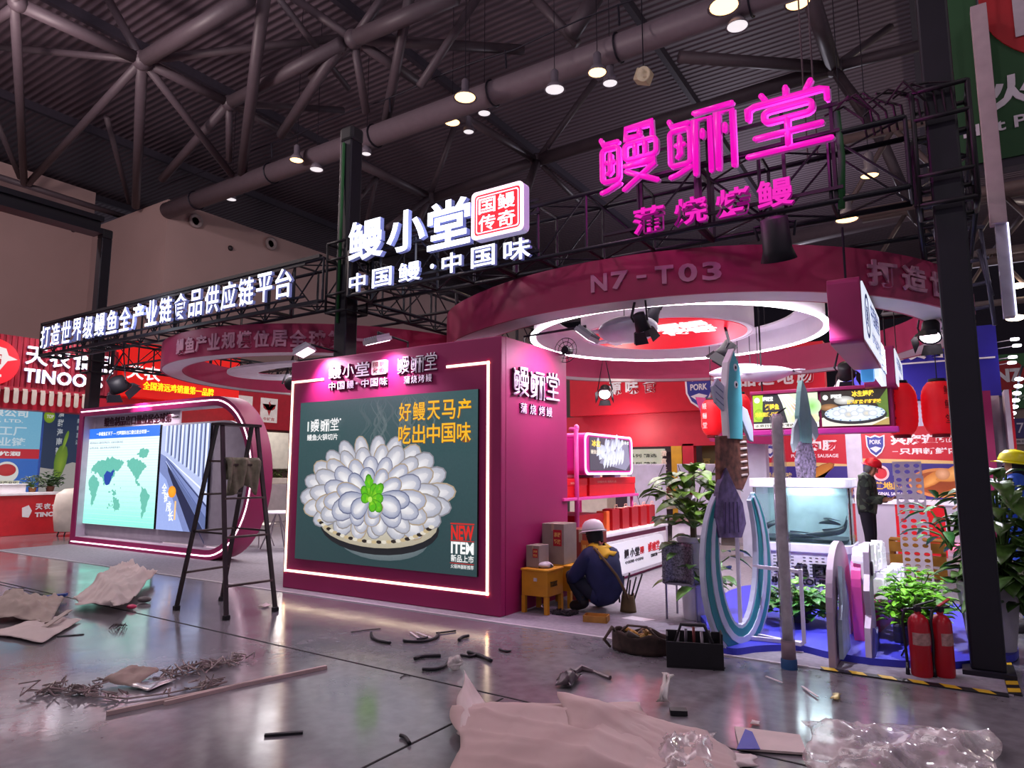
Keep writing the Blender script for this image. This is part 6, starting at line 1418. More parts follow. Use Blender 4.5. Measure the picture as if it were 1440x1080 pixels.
for s_ in 'LR': JK.update({'chest>sh'+s_: ALL, 'sh%s>el%s' % (s_, s_): ALL, 'el%s>wr%s' % (s_, s_): (-1, .9)}); TR.update({'hip%s>kn%s' % (s_, s_): ALL, 'kn%s>an%s' % (s_, s_): (-1, .93)})
def BT(s_): return {'an%s>toe%s' % (s_, s_): ALL, 'kn%s>an%s' % (s_, s_): (.80, 2)}
NAVYC = M('1d2450', .75, noise=.12, scale=9, bump=.25); NAVYD = M('161a30', .8, noise=.12)
# squatting electrician seen from behind
Jq = {'pelvis': ((-.02, 0, .24), (.18, .16)), 'spine': ((.0, 0, .42), (.175, .145)), 'chest': ((.06, 0, .58), (.165, .125)), 'neck': ((.12, 0, .70), (.055, .055)),
      'shL': ((.06, .175, .60), (.07, .07)), 'elL': ((.22, .25, .38), (.05, .05)), 'wrL': ((.40, .14, .30), (.03, .03)), 'shR': ((.06, -.175, .60), (.07, .07)), 'elR': ((.20, -.25, .40), (.05, .05)), 'wrR': ((.40, -.13, .32), (.03, .03)),
      'hipL': ((.0, .10, .20), (.10, .10)), 'knL': ((.36, .20, .40), (.07, .07)), 'anL': ((.14, .16, .09), (.045, .045)), 'toeL': ((.34, .19, .045), (.045, .035)),
      'hipR': ((.0, -.10, .20), (.10, .10)), 'knR': ((.36, -.18, .38), (.07, .07)), 'anR': ((.14, -.15, .09), (.045, .045)), 'toeR': ((.34, -.17, .045), (.045, .035))}
wq, Rw = person('person', 'squatting worker seen from behind, white hard hat, navy jacket with yellow yoke', (-3.28, 7.02, .006), 2.72, Jq, (.17, .0, .82), (.95, -.05, -.28),
    [('jacket', JK, .030, NAVYC), ('yellow_yoke', {'spine>chest': (.80, 2), 'chest>neck': (-1, .55), 'chest>shL': (-1, .75), 'chest>shR': (-1, .75)}, .038, M('d8a81c', .7, noise=.06)), ('trousers', TR, .016, NAVYD), ('boot', BT('L'), .016, M('1a1418', .6)), ('boot', BT('R'), .016, M('1a1418', .6))], M('d8d4d8', .4), True, None,
    [('wrL', (.8, -.2, -.45), (-.3, 0, -1), 1), ('wrR', (.8, .2, -.45), (-.3, 0, -1), -1)])
mb = MB(); mb.path([(.10, .10, .72), (.0, .12, .69), (-.12, .07, .56), (-.185, -.02, .42), (-.20, -.10, .28), (-.16, -.20, .16)], .016, 6); mb.build('bag_strap', M('6a5238', .7), wq, True, local=True)
t = thing('tool_pouch', 'brown canvas tool pouch with black tools at the squatting worker', 'tool bag', (-3.12, 7.22, .006))
mb = MB(); mb.grid(lambda u, v: Vector((-3.08+.09*math.cos(2*pi*u)*(1-.25*v), 7.20+.07*math.sin(2*pi*u)*(1-.25*v), .01+.19*v+.015*math.sin(6*pi*u)*v)), 18, 6); mb.build('pouch', M('5c4a30', .8, noise=.15), t, True, solid=.006)
for i in range(6): MB().tube((-3.12+.03*i-.06, 7.2+.02*(i % 2), .1), (-3.08+.05*i-.1, 7.16+.05*(i % 3), .36+.03*(i % 3)), .010, 6).build('tool', BLACK, t, True)
tag(MB().prism([(0, 0), (.26, -.02), (.34, .12), (.06, .16)], (-3.02, 6.86, .006), X_, Y_, .003).build('paper_sheet', M('cfc8d2', .6)), 'white paper lying on the carpet right of the squatting worker', 'paper')
mb = MB(); r_ = random.Random(21)
for i in range(26): mb.path([(-3.62+r_.uniform(-.14, .14), 6.72+r_.uniform(-.1, .1), .012+r_.random()*.03) for j in range(4)], .007, 5)
tag(mb.build('wire_offcuts', M('2a222a', .6)), 'small heap of dark wire offcuts by the tool boxes', 'wire')
# standing man with the red hard hat
CAMO = bpy.data.materials.new('mat_camouflage'); CAMO.use_nodes = True; nt = CAMO.node_tree; b_ = nt.nodes['Principled BSDF']; b_.inputs['Roughness'].default_value = .8
vn = nt.nodes.new('ShaderNodeTexVoronoi'); vn.inputs['Scale'].default_value = 14; tcn = nt.nodes.new('ShaderNodeTexCoord'); nt.links.new(tcn.outputs['Object'], vn.inputs['Vector'])
rm = nt.nodes.new('ShaderNodeValToRGB'); rm.color_ramp.interpolation = 'CONSTANT'
for i, (p_, c_) in enumerate(((0, '2c3a34'), (.35, '4a5a4c'), (.6, '1e2628'), (.8, '56604e'))):
    e_ = rm.color_ramp.elements[i] if i < 2 else rm.color_ramp.elements.new(p_); e_.position = p_; e_.color = (*lin(c_), 1)
nt.links.new(vn.outputs['Color'], rm.inputs[0]); nt.links.new(rm.outputs[0], b_.inputs['Base Color'])
Js = {'pelvis': ((0, 0, .93), (.15, .115)), 'spine': ((.0, 0, 1.12), (.145, .115)), 'chest': ((.02, 0, 1.36), (.155, .11)), 'neck': ((.05, 0, 1.475), (.06, .06)),
      'shL': ((.01, .18, 1.41), (.065, .065)), 'elL': ((.06, .24, 1.08), (.048, .048)), 'wrL': ((.28, .13, 1.08), (.03, .03)), 'shR': ((.01, -.18, 1.41), (.065, .065)), 'elR': ((.06, -.24, 1.08), (.048, .048)), 'wrR': ((.28, -.13, 1.06), (.03, .03)),
      'hipL': ((0, .10, .88), (.095, .095)), 'knL': ((.02, .11, .48), (.065, .065)), 'anL': ((0, .11, .09), (.042, .042)), 'toeL': ((.15, .12, .035), (.042, .03)),
      'hipR': ((0, -.10, .88), (.095, .095)), 'knR': ((.04, -.11, .48), (.065, .065)), 'anR': ((.02, -.11, .09), (.042, .042)), 'toeR': ((.17, -.12, .035), (.042, .03))}
person('person', 'standing man in a red hard hat and camouflage jacket looking at his hands', (-1.18, 12.9, .006), -.15, Js, (.11, 0, 1.59), (.9, 0, -.42),
    [('jacket', JK, .030, CAMO), ('trousers', TR, .016, M('1c1c2c', .8, noise=.1)), ('boot', BT('L'), .016, M('1a1418', .6)), ('boot', BT('R'), .016, M('1a1418', .6))], M('d01424', .35), True, None,
    [('wrL', (.7, -.35, .1), (0, 0, 1), 1), ('wrR', (.7, .35, .1), (0, 0, 1), -1)])
tag(MB().cbox((-.80, 12.86, 1.12), (.08, .10, .012)).build('phone', M('15141a', .3)), 'dark phone held by the man in the red hard hat', 'phone')
# blue worker at the right edge
Jw = dict(Js); 
Jw.update({'elR': ((.24, -.26, 1.24), (.052, .052)), 'wrR': ((.46, -.20, 1.20), (.036, .036)), 'elL': ((.22, .28, 1.14), (.052, .052)), 'wrL': ((.44, .22, 1.06), (.036, .036)), 'shL': ((.02, .20, 1.42), (.078, .078)), 'shR': ((.02, -.20, 1.42), (.078, .078)), 'chest': ((.02, 0, 1.36), (.175, .13)), 'spine': ((0, 0, 1.1), (.16, .13)), 'pelvis': ((0, 0, .92), (.16, .13))})
BLW = M('2a58c8', .65, noise=.1, scale=8, bump=.3)
person('person', 'worker in a blue jacket and yellow hard hat at the right edge behind leaves', (.60, 8.45, .0), 2.95, Jw, (.04, 0, 1.585), (1, .05, .02),
    [('jacket', JK, .030, BLW), ('trousers', TR, .016, M('2448a8', .7, noise=.1)), ('boot', BT('L'), .016, M('1a1418', .6)), ('boot', BT('R'), .016, M('1a1418', .6))], M('e8dc14', .35), True, None,
    [('wrL', (.8, -.1, -.1), (0, 0, -1), 1), ('wrR', (.8, .1, -.1), (0, 0, -1), -1)])

# ------------------------------------------------------------ perforated trays and crate at the back right
PERF = M('ded8e0', .5); HOLE = M('4a2c34', .8)
def tray(c, lean, rz, rows, label):
    t = thing('perforated_tray', label, 'tray', c, rz, 'white perforated trays stacked upright')
    R = Matrix.Rotation(lean, 4, 'X'); h = .085*rows+.03
    mb = MB(); wd = .36; cols = 3
    outer = [(-wd/2, 0), (wd/2, 0), (wd/2, h), (-wd/2, h)]
    # face with real round openings: each cell a square ring
    for i in range(cols):
        for j in range(rows):
            x, z = -wd/2+.06+(wd-.12)*i/2, .055+.085*j; hx, hz = (wd-.0)/6, .0425
            x0 = -wd/2+wd/3*i; cx_ = x0+wd/6
            sqp, cir = [], []
            for k_ in range(16):
                a = 2*pi*k_/16; m_ = max(abs(math.cos(a)), abs(math.sin(a))); sqp.append((cx_+wd/6*math.cos(a)/m_, z+hz*math.sin(a)/m_)); cir.append((cx_+.038*math.cos(a), z+.029*math.sin(a)))
            mb.band(sqp, cir, (0, 0, 0), X_, Z_, -.03)
    mb.box(-wd/2, wd/2, 0, .03, 0, .0125); mb.box(-wd/2, wd/2, 0, .03, h-.0175, h)
    mb.v = [tuple(R @ Vector(p_)) for p_ in mb.v]; mb.build('tray', PERF, t, local=True)
    return h
zz = .006
for i, (rows, lb) in enumerate(((5, 'white perforated tray at the bottom of the upright stack'), (5, 'white perforated tray second from the bottom of the stack'), (3, 'white perforated tray in the middle of the stack'), (3, 'white perforated tray second from the top of the stack'), (2, 'white perforated tray on top of the upright stack'))):
    h = tray((-.44-.012*i, 11.2+.0*i, zz), 0, -.08+.05*(i % 2), rows, lb); zz += h
t = thing('wooden_crate', 'ochre wooden crate behind the stack of perforated trays', 'crate', (-.5, 11.9, .006))
for z in (.03, .21, .39): MB().box(-.8, -.1, 11.5, 11.53, z, z+.14).build('slat', M('b8862c', .6, noise=.12), t)
for x in (-.8, -.16): MB().box(x, x+.06, 11.53, 11.95, .006, .55).build('end_board', M('a87824', .6, noise=.12), t)
MB().box(-.8, -.1, 11.53, 11.95, .54, .56).build('lid', M('b8862c', .6), t)
# ------------------------------------------------------------ ladder with a rag
LAD = M('3a3236', .45, .4, noise=.15)
t = thing('step_ladder', 'dark metal A-frame ladder in front of the screen stand', 'ladder', (-6.95, 4.88, 0))
ft = {'FL': G(248, 858), 'FR': G(318, 872), 'BR': G(387, 860), 'BL': G(312, 845)}
top = {'FL': Vector((-7.02, 4.70, 2.08)), 'FR': Vector((-6.92, 4.70, 2.08)), 'BR': Vector((-6.92, 5.16, 2.08)), 'BL': Vector((-7.02, 5.16, 2.08))}
for k_ in ft:
    MB().bar(ft[k_]+Z_*.03, top[k_], .045, .028).build('rail', LAD, t)
    MB().cbox(ft[k_]+Z_*.025, (.06, .06, .05)).build('rubber_foot', BLACK, t, bev=.006)
for a, b in (('FL', 'BL'), ('FR', 'BR')):
    for u in ((.16, .40, .60, .78) if a == 'FR' else (.20, .42, .62, .80)):
        p_, q_ = ft[a].lerp(top[a], u), ft[b].lerp(top[b], u); MB().bar(p_, q_, .05, .022).build('rung', M('5a4c4c', .5, .3, noise=.2), t)
MB().box(-7.06, -6.88, 4.66, 5.20, 2.07, 2.10).build('top_plate', LAD, t)
for a, b, u in (('FL', 'FR', .42), ('BL', 'BR', .42)): MB().bar(ft[a].lerp(top[a], u), ft[b].lerp(top[b], u), .012, .02).build('spreader', LAD, t)
t = thing('cloth', 'dirty grey-green rag hanging over a ladder rung', 'rag', (-6.82, 4.95, 1.75))
mb = MB(); r_ = random.Random(8)
u0 = ft['FR'].lerp(top['FR'], .80); u1 = ft['BR'].lerp(top['BR'], .80)
mb.grid(lambda u, v: u0.lerp(u1, .02+.92*u) + Vector((.05*math.sin(u*16+2*v)+.03*math.sin(u*31), 0, .04-.43*v*(.85+.15*math.sin(u*9)))) + X_*(.05 if v > 0 else 0), 34, 10)
mb.grid(lambda u, v: u0.lerp(u1, .05+.8*u) + Vector((-.05+.04*math.sin(u*14+3*v), 0, .04-.25*v*(.8+.2*math.sin(u*7)))), 30, 6)
mb.build('rag', M('8c8874', .9, noise=.25, scale=9), t, True, solid=.004)

# ------------------------------------------------------------ litter on the floor
KRAFT = M('b8a09c', .7, noise=.05, scale=3); PAPERW = M('c8b8b6', .6, noise=.05, scale=3); FOIL = M('c4bcc0', .25, .6, noise=.2)
def sheet(name, label, corners, mat, amp=.03, n=26, seed=1, lift=(0, 0, 0, 0), cat='paper', solid=.002, wr=7):
    """a creased sheet lying between four floor points given in the frame"""
    P = [G(x, y, .012) + Z_*l for (x, y), l in zip(corners, lift)]; r = random.Random(seed)
    ph = [r.uniform(0, 6) for _ in range(6)]
    def f(u, v):
        p_ = (P[0]*(1-u)+P[1]*u)*(1-v) + (P[3]*(1-u)+P[2]*u)*v
        a = .5+.45*math.sin(wr*.8*u+ph[0]+2*v)*math.sin(wr*.6*v+ph[1]-1.5*u) + .28*(1-abs(math.sin(wr*.9*(u+.4*v)+ph[2])))**2 + .22*(1-abs(math.sin(wr*1.1*(v-.5*u)+ph[3])))**2 + .20*(1-abs(math.sin(wr*2.3*(.7*u-v)+ph[4])))**3 + .16*(1-abs(math.sin(wr*2.9*(u+.3*v)+ph[5])))**3
        e = .35+.65*min(1, 6*min(u, v, 1-u, 1-v)+.1)
        jx = .05*amp/.05*math.sin(9*v+ph[4]) if u in (0, 1) else 0
        return Vector((p_.x+jx*.4, p_.y+jx*.3, max(.010, p_.z + amp*a*e)))
    mb = MB(); mb.grid(f, n, n); o = mb.build(name, mat, None, True, solid=solid); tag(o, label, cat); return o
t = thing('packing_paper', 'largest crumpled pinkish packing paper at the bottom centre with one corner up', 'paper', G(850, 1040, 0))
def merge(name, objs, root, mat):
    for o in objs:
        for k_ in ('label', 'category'):
            if k_ in o: del o[k_]
        inv = ROOTINV[root.name]; o.data.transform(inv); o.parent = root; o.name = name
merge('paper_sheet', [sheet('a', '', [(640, 1010), (905, 1000), (960, 1120), (640, 1130)], KRAFT, .07, 40, 3, (.06, .05, .02, .0), wr=5),
   sheet('a', '', [(790, 1000), (1000, 1040), (1070, 1110), (800, 1120)], KRAFT, .06, 34, 5, (.10, .02, .01, .0), wr=5),
   sheet('a', '', [(652, 972), (690, 1008), (720, 1085), (640, 1040)], PAPERW, .04, 20, 9, (.13, .03, .02, .02), wr=3)], t, KRAFT)
sheet('packing_paper', 'small folded pale paper just above the big packing paper', [(818, 1022), (850, 1006), (892, 1022), (880, 1036)], PAPERW, .04, 10, 12, (0, .03, .03, 0))
t = thing('cardboard_strip', 'pale board offcut with a blue corner lying in front of the stand', 'board', G(1085, 1040))
a, b, c_, d_ = [G(x, y, .008) for x, y in ((1033, 1024), (1125, 1036), (1135, 1062), (1040, 1055))]
mb = MB(); mb.add([a, b, c_, d_]+[p_+Z_*.012 for p_ in (a, b, c_, d_)], [(3, 2, 1, 0), (4, 5, 6, 7), (0, 1, 5, 4), (1, 2, 6, 5), (2, 3, 7, 6), (3, 0, 4, 7)]); mb.build('board', M('c8b4b0', .6), t)
a, b, c_, e_ = [G(x, y, .021) for x, y in ((1036, 1054), (1048, 1026), (1058, 1030), (1069, 1054))]; mb = MB(); mb.add([a, e_, c_, b, a+Z_*.004, e_+Z_*.004, c_+Z_*.004, b+Z_*.004], [(0, 1, 2, 3), (4, 5, 6, 7), (0, 1, 5, 4), (1, 2, 6, 5), (2, 3, 7, 6), (3, 0, 4, 7)]); mb.build('blue_corner', M('3a3aa8', .5), t)
FILM = M('e6d8d8', .12, alpha=.42, noise=.3, scale=8, bump=.4)
sheet('plastic_film', 'crinkled clear plastic film at the bottom right', [(1130, 1024), (1395, 1040), (1420, 1130), (1150, 1120)], FILM, .09, 34, 15, (.02, .02, 0, 0), 'plastic film', .001, 13)
sheet('plastic_film', 'crinkled clear plastic film overlapping the right end of the big packing paper', [(935, 1048), (1005, 1040), (1010, 1110), (900, 1110)], FILM, .05, 20, 16, (.05, .03, 0, 0), 'plastic film', .001, 13)
sheet('packing_paper', 'pale rolled paper end right of the big packing paper', [(985, 1058), (1060, 1062), (1065, 1078), (1000, 1090)], PAPERW, .03, 10, 17)
# heap at the left
sheet('packing_sheet', 'large rumpled pale foam sheet left of the ladder', [(96, 852), (165, 815), (222, 815), (165, 868)], PAPERW, .22, 36, 21, (.04, .06, .06, .02), 'sheet', .003, 6)
sheet('packing_sheet', 'rumpled brownish sheet at the left edge of the picture', [(-30, 872), (15, 842), (90, 850), (70, 880)], M('a89890', .7, noise=.08), .16, 32, 22, (.0, .05, .03, 0), 'sheet', .003, 6)
sheet('packing_sheet', 'flat pale sheet beneath the rumpled sheets at the left', [(-20, 892), (60, 868), (115, 872), (60, 905)], PAPERW, .04, 24, 23, cat='sheet')
tag(MB().bar(G(62, 882, .05), G(98, 858, .09), .05, .01).build('wood_strip', M('b0a09a', .6)), 'pale strip sticking out of the left heap of sheets', 'strip')
for (a, b, lb, m_, w_) in ((( 62, 840), (94, 836), 'blue folded bag on the left heap', M('2a4a9c', .5), .09), ((160, 806), (186, 804), 'red-brown flat packet behind the left heap', M('9c5a54', .6), .10)):
    tag(MB().bar(G(*a, .04), G(*b, .06), w_, .03).build('flat_packet', m_), lb, 'packet')
tag(MB().sphere(G(185, 853, .035), .05, 12, 8, (1.3, 1, .5)).build('pink_scrap', M('d83a6a', .5), None, True), 'small pink scrap at the right of the left heap', 'scrap')
tag(MB().sphere(G(203, 843, .04), .07, 12, 8, (1.3, 1, .5)).build('grey_scrap', M('5c5458', .6), None, True), 'small grey scrap behind the pink scrap', 'scrap')
tag(MB().bar(G(10, 893, .012), G(95, 864, .04), .012, .012).build('thin_stick', M('4a4048', .6)), 'thin dark stick poking out of the left heap', 'stick')
for a, b, lb in (((12, 829), (34, 827), 'thin black scrap at the far left floor'), ((80, 895), (118, 892), 'thin dark strip below the left heap')): tag(MB().bar(G(*a, .004), G(*b, .004), .03, .008).build('dark_strip', BLACK), lb, 'strip')
mb = MB()
for i in range(7): mb.path([G(153+i*3, 884-3*(i % 3), .012), G(160+i*2.6, 878+2*(i % 2), .05), G(168+i*1.8, 880-2*(i % 3), .012)], .004, 4)
tag(mb.build('bent_wire', M('4a4248', .5)), 'small tangled wire piece right of the left heap', 'wire')
# trail of shredded strip with paper
sheet('packing_paper', 'brownish torn paper with a silver corner left of the pale sticks', [(140, 962), (182, 948), (225, 950), (190, 968)], M('a8928a', .65, noise=.08), .05, 12, 31, (0, .05, .03, 0))
sheet('foil_piece', 'silver foil piece tucked under the brownish torn paper', [(180, 966), (215, 952), (250, 955), (210, 972)], FOIL, .02, 8, 32, cat='foil')
def shreds(label, pts, n, amp, seed):
    r = random.Random(seed); mb = MB(); P = [G(x, y, .01) for x, y in pts]
    for i in range(n):
        u = r.random()*(len(P)-1); k_ = int(u); p_ = P[k_].lerp(P[k_+1], u-k_) + Vector((r.gauss(0, amp), r.gauss(0, amp), 0))
        q_ = [p_ + Vector((r.uniform(-.07, .07), r.uniform(-.07, .07), abs(r.gauss(0, .03)))) for _ in range(4)]
        for z_ in q_: z_.z = max(z_.z, .008)
        mb.path(q_, .005, 4)
    mb.path([p_+Z_*.004 for p_ in P], .006, 5)
    tag(mb.build('shredded_strip', M('a0908e', .45, noise=.2)), label, 'shredded strip')
shreds('shredded silvery strip trailing right of the brownish torn paper', [(225, 952), (265, 945), (280, 940), (312, 935), (342, 927)], 46, .05, 41)
shreds('shredded silvery strip left of the brownish torn paper', [(52, 975), (75, 969), (110, 975), (135, 972)], 36, .05, 42)
shreds('thin shredded strip just above the pale sticks', [(130, 980), (180, 983), (240, 975), (285, 965), (308, 964)], 20, .03, 43)
STK = M('c0a8a4', .55)
for a, b, lb in (((150, 1003), (459, 938), 'long pale stick on the floor, the longer of two'), ((231, 989), (382, 953), 'shorter pale stick lying along the longer one')):
    tag(MB().bar(G(*a, .014), G(*b, .014), .028, .026).build('pale_stick', STK), lb, 'stick')
tag(MB().bar(G(372, 1034, .008), G(426, 1030, .008), .026, .014).build('black_strip', BLACK), 'short black strip on the near floor left of centre', 'strip')
# cable offcuts before the wall
for pts, lb, r_ in ((((522, 890), (524, 896), (533, 901), (549, 904)), 'curved black cable offcut farthest left before the magenta wall', .014), (((567, 901), (582, 902), (600, 901), (614, 896), (617, 890)), 'long curved black cable offcut in the middle before the magenta wall', .014),
                   (((586, 899), (595, 898), (601, 896)), 'short black cable offcut on the long curved one', .012), (((613, 890), (625, 889), (641, 887)), 'thin black cable offcut right of the long curved one', .008), (((645, 900), (650, 896), (659, 894)), 'short black cable offcut at the right before the magenta wall', .015),
                   (((583, 926), (595, 923), (620, 922)), 'straight black cable offcut left of the clear bag', .016), (((594, 941), (612, 941), (626, 936), (632, 928)), 'curved black cable offcut below the clear bag', .014), (((658, 917), (673, 921), (691, 929)), 'straight black cable offcut right of the clear bag', .016), (((648, 921), (660, 923), (672, 920)), 'flat purple-black offcut beside the clear bag', .012),
                   (((494, 889), (515, 886), (535, 884)), 'thin dark thread left before the magenta wall', .004), (((702, 913), (712, 916), (718, 915)), 'tiny black offcut right of the cable offcuts', .010), (((563, 1033-80), (570, 1034-85), (577, 1045-95)), 'thin curled dark thread on the floor joint', .004), (((563, 1034), (570, 1037), (576, 1045)), 'bent black offcut on the near floor joint', .011)):
    tag(MB().path(smooth([tuple(G(x, y, r_+.002)) for x, y in pts], 4), r_, 7).build('cable_offcut', BLACK, None, True), lb, 'cable offcut')
for a, b, lb in (((577, 889), (590, 898), 'thin white plastic strip among the cable offcuts, left one'), ((586, 889), (606, 897), 'thin white plastic strip among the cable offcuts, right one'), ((1077, 951), (1100, 960), 'thin white strip near the wrapped tube, left one'), ((1128, 965), (1150, 980), 'thin white strip near the arch boards'), ((1080, 912), (1130, 917), 'white strip lying on the carpet left of the wrapped tube'), ((1083, 931), (1137, 937), 'white strip lying before the wrapped tube'), ((1012, 915), (1012.5, 915.5), 'speck')):
    if lb != 'speck': tag(MB().bar(G(*a, .012), G(*b, .012), .016, .006).build('plastic_strip', M('d8ccd0', .5)), lb, 'strip')
t = thing('clear_bag', 'small crumpled clear bag among the black cable offcuts', 'plastic bag', G(640, 940)); c = G(640, 932, .05)
mb = MB(); mb.grid(lambda u, v: c + Vector((.05*math.cos(2*pi*u)*math.sin(pi*v)*(1+.3*math.sin(7*u*6+9*v)), .14*(v-.5)*1.4, .05*math.sin(2*pi*u)*math.sin(pi*v)*(1+.3*math.cos(31*u)))), 20, 12); mb.build('bag', M('d8d2cc', .2, alpha=.6, noise=.3, scale=20), t, True)
sheet('tape_scrap', 'crumpled dark tape scrap on the floor in front of the tool bags', [(780, 962), (800, 948), (818, 952), (802, 970)], M('4a3c44', .4, noise=.3), .08, 10, 51, cat='scrap')
tag(MB().path([tuple(G(x, y, .015)) for x, y in ((808, 945), (818, 940), (835, 944), (858, 953))], [.015, .02, .012, .016], 6).build('tape_strip', M('5c4c54', .4)), 'twisted dark tape strip with a white end near the tool bags', 'strip')
sheet('paper_scrap', 'small upright grey paper scrap right of centre on the near floor', [(926, 990), (934, 962), (944, 966), (938, 990)], M('a8a09c', .5), .06, 8, 52, (0, .06, .06, 0))
tag(MB().bar(G(942, 1000, .02), G(966, 1001, .02), .07, .03).build('black_block', BLACK), 'small black block on the near floor right of centre', 'block')
sheet('foil_piece', 'tiny yellowish foil scrap before the arch boards', [(1168, 984), (1172, 976), (1182, 976), (1180, 984)], M('c8b87c', .3, .4), .02, 6, 53, cat='foil')
sheet('paper_scrap', 'tiny white scrap above the pale board offcut', [(1055, 1018), (1058, 1013), (1068, 1015), (1068, 1020)], PAPERW, .01, 4, 54)
sheet('paper_scrap', 'tiny white scrap on the floor right of the ladder', [(364, 852), (374, 849), (382, 851), (372, 854)], PAPERW, .02, 4, 55)
# tool bags
t = thing('tool_bag', 'brown open tool bag with ochre contents on the floor', 'tool bag', G(900, 920)); c = G(900, 918)
mb = MB(); mb.grid(lambda u, v: c + Vector((.25*math.cos(2*pi*u)*(1+.06*math.sin(14*u)), .15*math.sin(2*pi*u)+.04, .01+.15*v+.02*math.sin(5*2*pi*u)*v)), 30, 6); mb.build('bag_side', M('3a2a26', .8, noise=.3, scale=12), t, True, solid=.01)
MB().prism([(.23*math.cos(2*pi*i/20), .13*math.sin(2*pi*i/20)+.04) for i in range(20)], c+Z_*.01, X_, Y_, .01).build('bag_base', M('2a2020', .8), t)
r_ = random.Random(61)
for i in range(16):
    a = r_.uniform(0, 6.28); p_ = c + Vector((.19*math.cos(a)*r_.random(), .11*math.sin(a)*r_.random()+.04, .12)); mb = MB(); mb.tube(p_, p_+Vector((r_.uniform(-.14, .14), r_.uniform(-.08, .08), r_.uniform(.03, .09))), r_.uniform(.010, .026), 7); mb.build('tool', M(r_.choice(['a87a2c', '8a6428', '3a302c', '6c5038', 'b08a4a', '9a949a']), .6), t, True)
MB().path([c+Vector((-.25, .05, .14)), c+Vector((-.22, -.08, .20)), c+Vector((-.28, -.12, .10)), c+Vector((-.27, -.02, .02))], .012, 6).build('strap', M('4a3a34', .7), t, True)
MB().path([c+Vector((.2, -.05, .14)), c+Vector((.1, -.08, .24)), c+Vector((-.08, -.06, .23)), c+Vector((-.18, -.06, .14))], .010, 6).build('handle', M('4a3a34', .7), t, True)
t = thing('tool_bag', 'black open tool bag on the floor beside the blue base', 'tool bag', G(977, 940)); c = G(977, 936)
Rb = Matrix.Translation(c) @ Matrix.Rotation(.35, 4, 'Z')
for x0, x1, y0, y1, h in ((-.22, .22, -.10, -.085, .20), (-.22, .22, .085, .10, .25), (-.22, -.205, -.085, .085, .24), (.205, .22, -.085, .085, .27)): MB().box(x0, x1, y0, y1, .01, h, Rb).build('bag_side', M('15131a', .75, noise=.2), t, bev=.006)
MB().box(-.22, .22, -.10, .10, 0, .012, Rb).build('bag_base', M('15131a', .75), t)
MB().path([Rb @ Vector(q_) for q_ in ((-.15, -.09, .2), (-.10, -.07, .33), (.08, -.07, .33), (.14, -.09, .2))], .012, 6).build('handle', M('1c1a20', .7), t, True)
for i in range(5): MB().tube(Rb @ Vector((-.14+.07*i, 0, .06)), Rb @ Vector((-.12+.06*i, .02*(i % 2), .26+.02*(i % 3))), .013, 6).build('tool', M(['8a848c', '4a4650', '6a3030'][i % 3], .4, .4), t, True)
tag(MB().bar(G(1000, 941, .006), G(1016, 938, .006), .06, .008).build('black_flap', BLACK), 'flat black scrap at the right foot of the black tool bag', 'scrap')

# ------------------------------------------------------------ hall sign at the right and the far hall
GRN = M('1a4822', .6, noise=.03); GRED = M('a0121c', .55); GRN2 = M('2f6a38', .55)
t = thing('hall_zone_sign', 'big green hanging hall sign with a red disc at the top right', 'sign', (1.4, 9.1, 5.0))
MB().box(.38, 4.2, 9.0, 9.12, 5.02, 8.6).build('green_board', GRN, t); MB().box(.3, 4.3, 9.02, 9.2, 4.92, 5.02).build('lower_rail', M('2a2430', .5), t)
MB().prism(ring_pts(1.68, 6.98, 1.02, 48), (0, 9.0, 0), X_, Z_, .02).build('red_disc', GRED, t)
lay(MB(), 'N7', (.98, 8.975, 6.35), X_, Z_, 1.4, 1.1, .01, .05).build('character', M('b4a8b0', .5), t)
lay(MB(), '火锅食材馆', (.68, 8.995, 5.58), X_, Z_, 2.2, .40, .01, .04).build('character', M('d8d0d8', .5), t)
lay(MB(), 'Hot Pot Ingredients', (.42, 8.995, 5.30), X_, Z_, 2.0, .18, .01, .02).build('character', M('d8d0d8', .5), t)
for x in (.6, 3.9): MB().tube((x, 9.06, 8.6), (x, 9.06, 16.9), .01, 5).build('hanging_wire', DARKST, t)
t = thing('edge_column', 'tall pale square light column hanging beside the right tower', 'column', (.7, 8.85, 3.2))
MB().box(.575, .725, 8.7, 8.85, 4.2, 6.75).build('shell', M('b09aa0', .6), t, bev=.005); MB().box(.62, .72, 8.75, 8.9, 3.18, 4.2).build('fluted_leg', M('a8a2b4', .5), t)
MB().box(.72, .735, 8.74, 8.75, 3.18, 4.2).build('light_edge', M('e4e6ff', .4, emit=2, noise=0), t); MB().tube((.65, 8.78, 6.75), (.65, 8.78, 16.9), .012, 5).build('hanging_wire', DARKST, t)
# silver frames behind the right tower
t = thing('silver_frame', 'silver pipe frame behind the right tower below the truss', 'frame', (.3, 8, 3.3))
SIL2 = M('5c5a6c', .4, .6)
for a, b in (((.05, 7.6, 3.9), (.25, 8.4, 3.0)), ((.45, 8.2, 4.05), (.50, 8.2, 3.0)), ((.05, 7.6, 3.88), (.48, 8.2, 4.03)), ((.42, 8.2, 3.8), (.5, 8.2, 3.3)), ((.2, 8.3, 3.2), (.5, 8.2, 3.2)), ((.2, 8.3, 3.45), (.5, 8.2, 3.45)), ((.2, 8.3, 3.7), (.5, 8.2, 3.7))): MB().tube(a, b, .02, 8).build('pipe', SIL2, t, True)
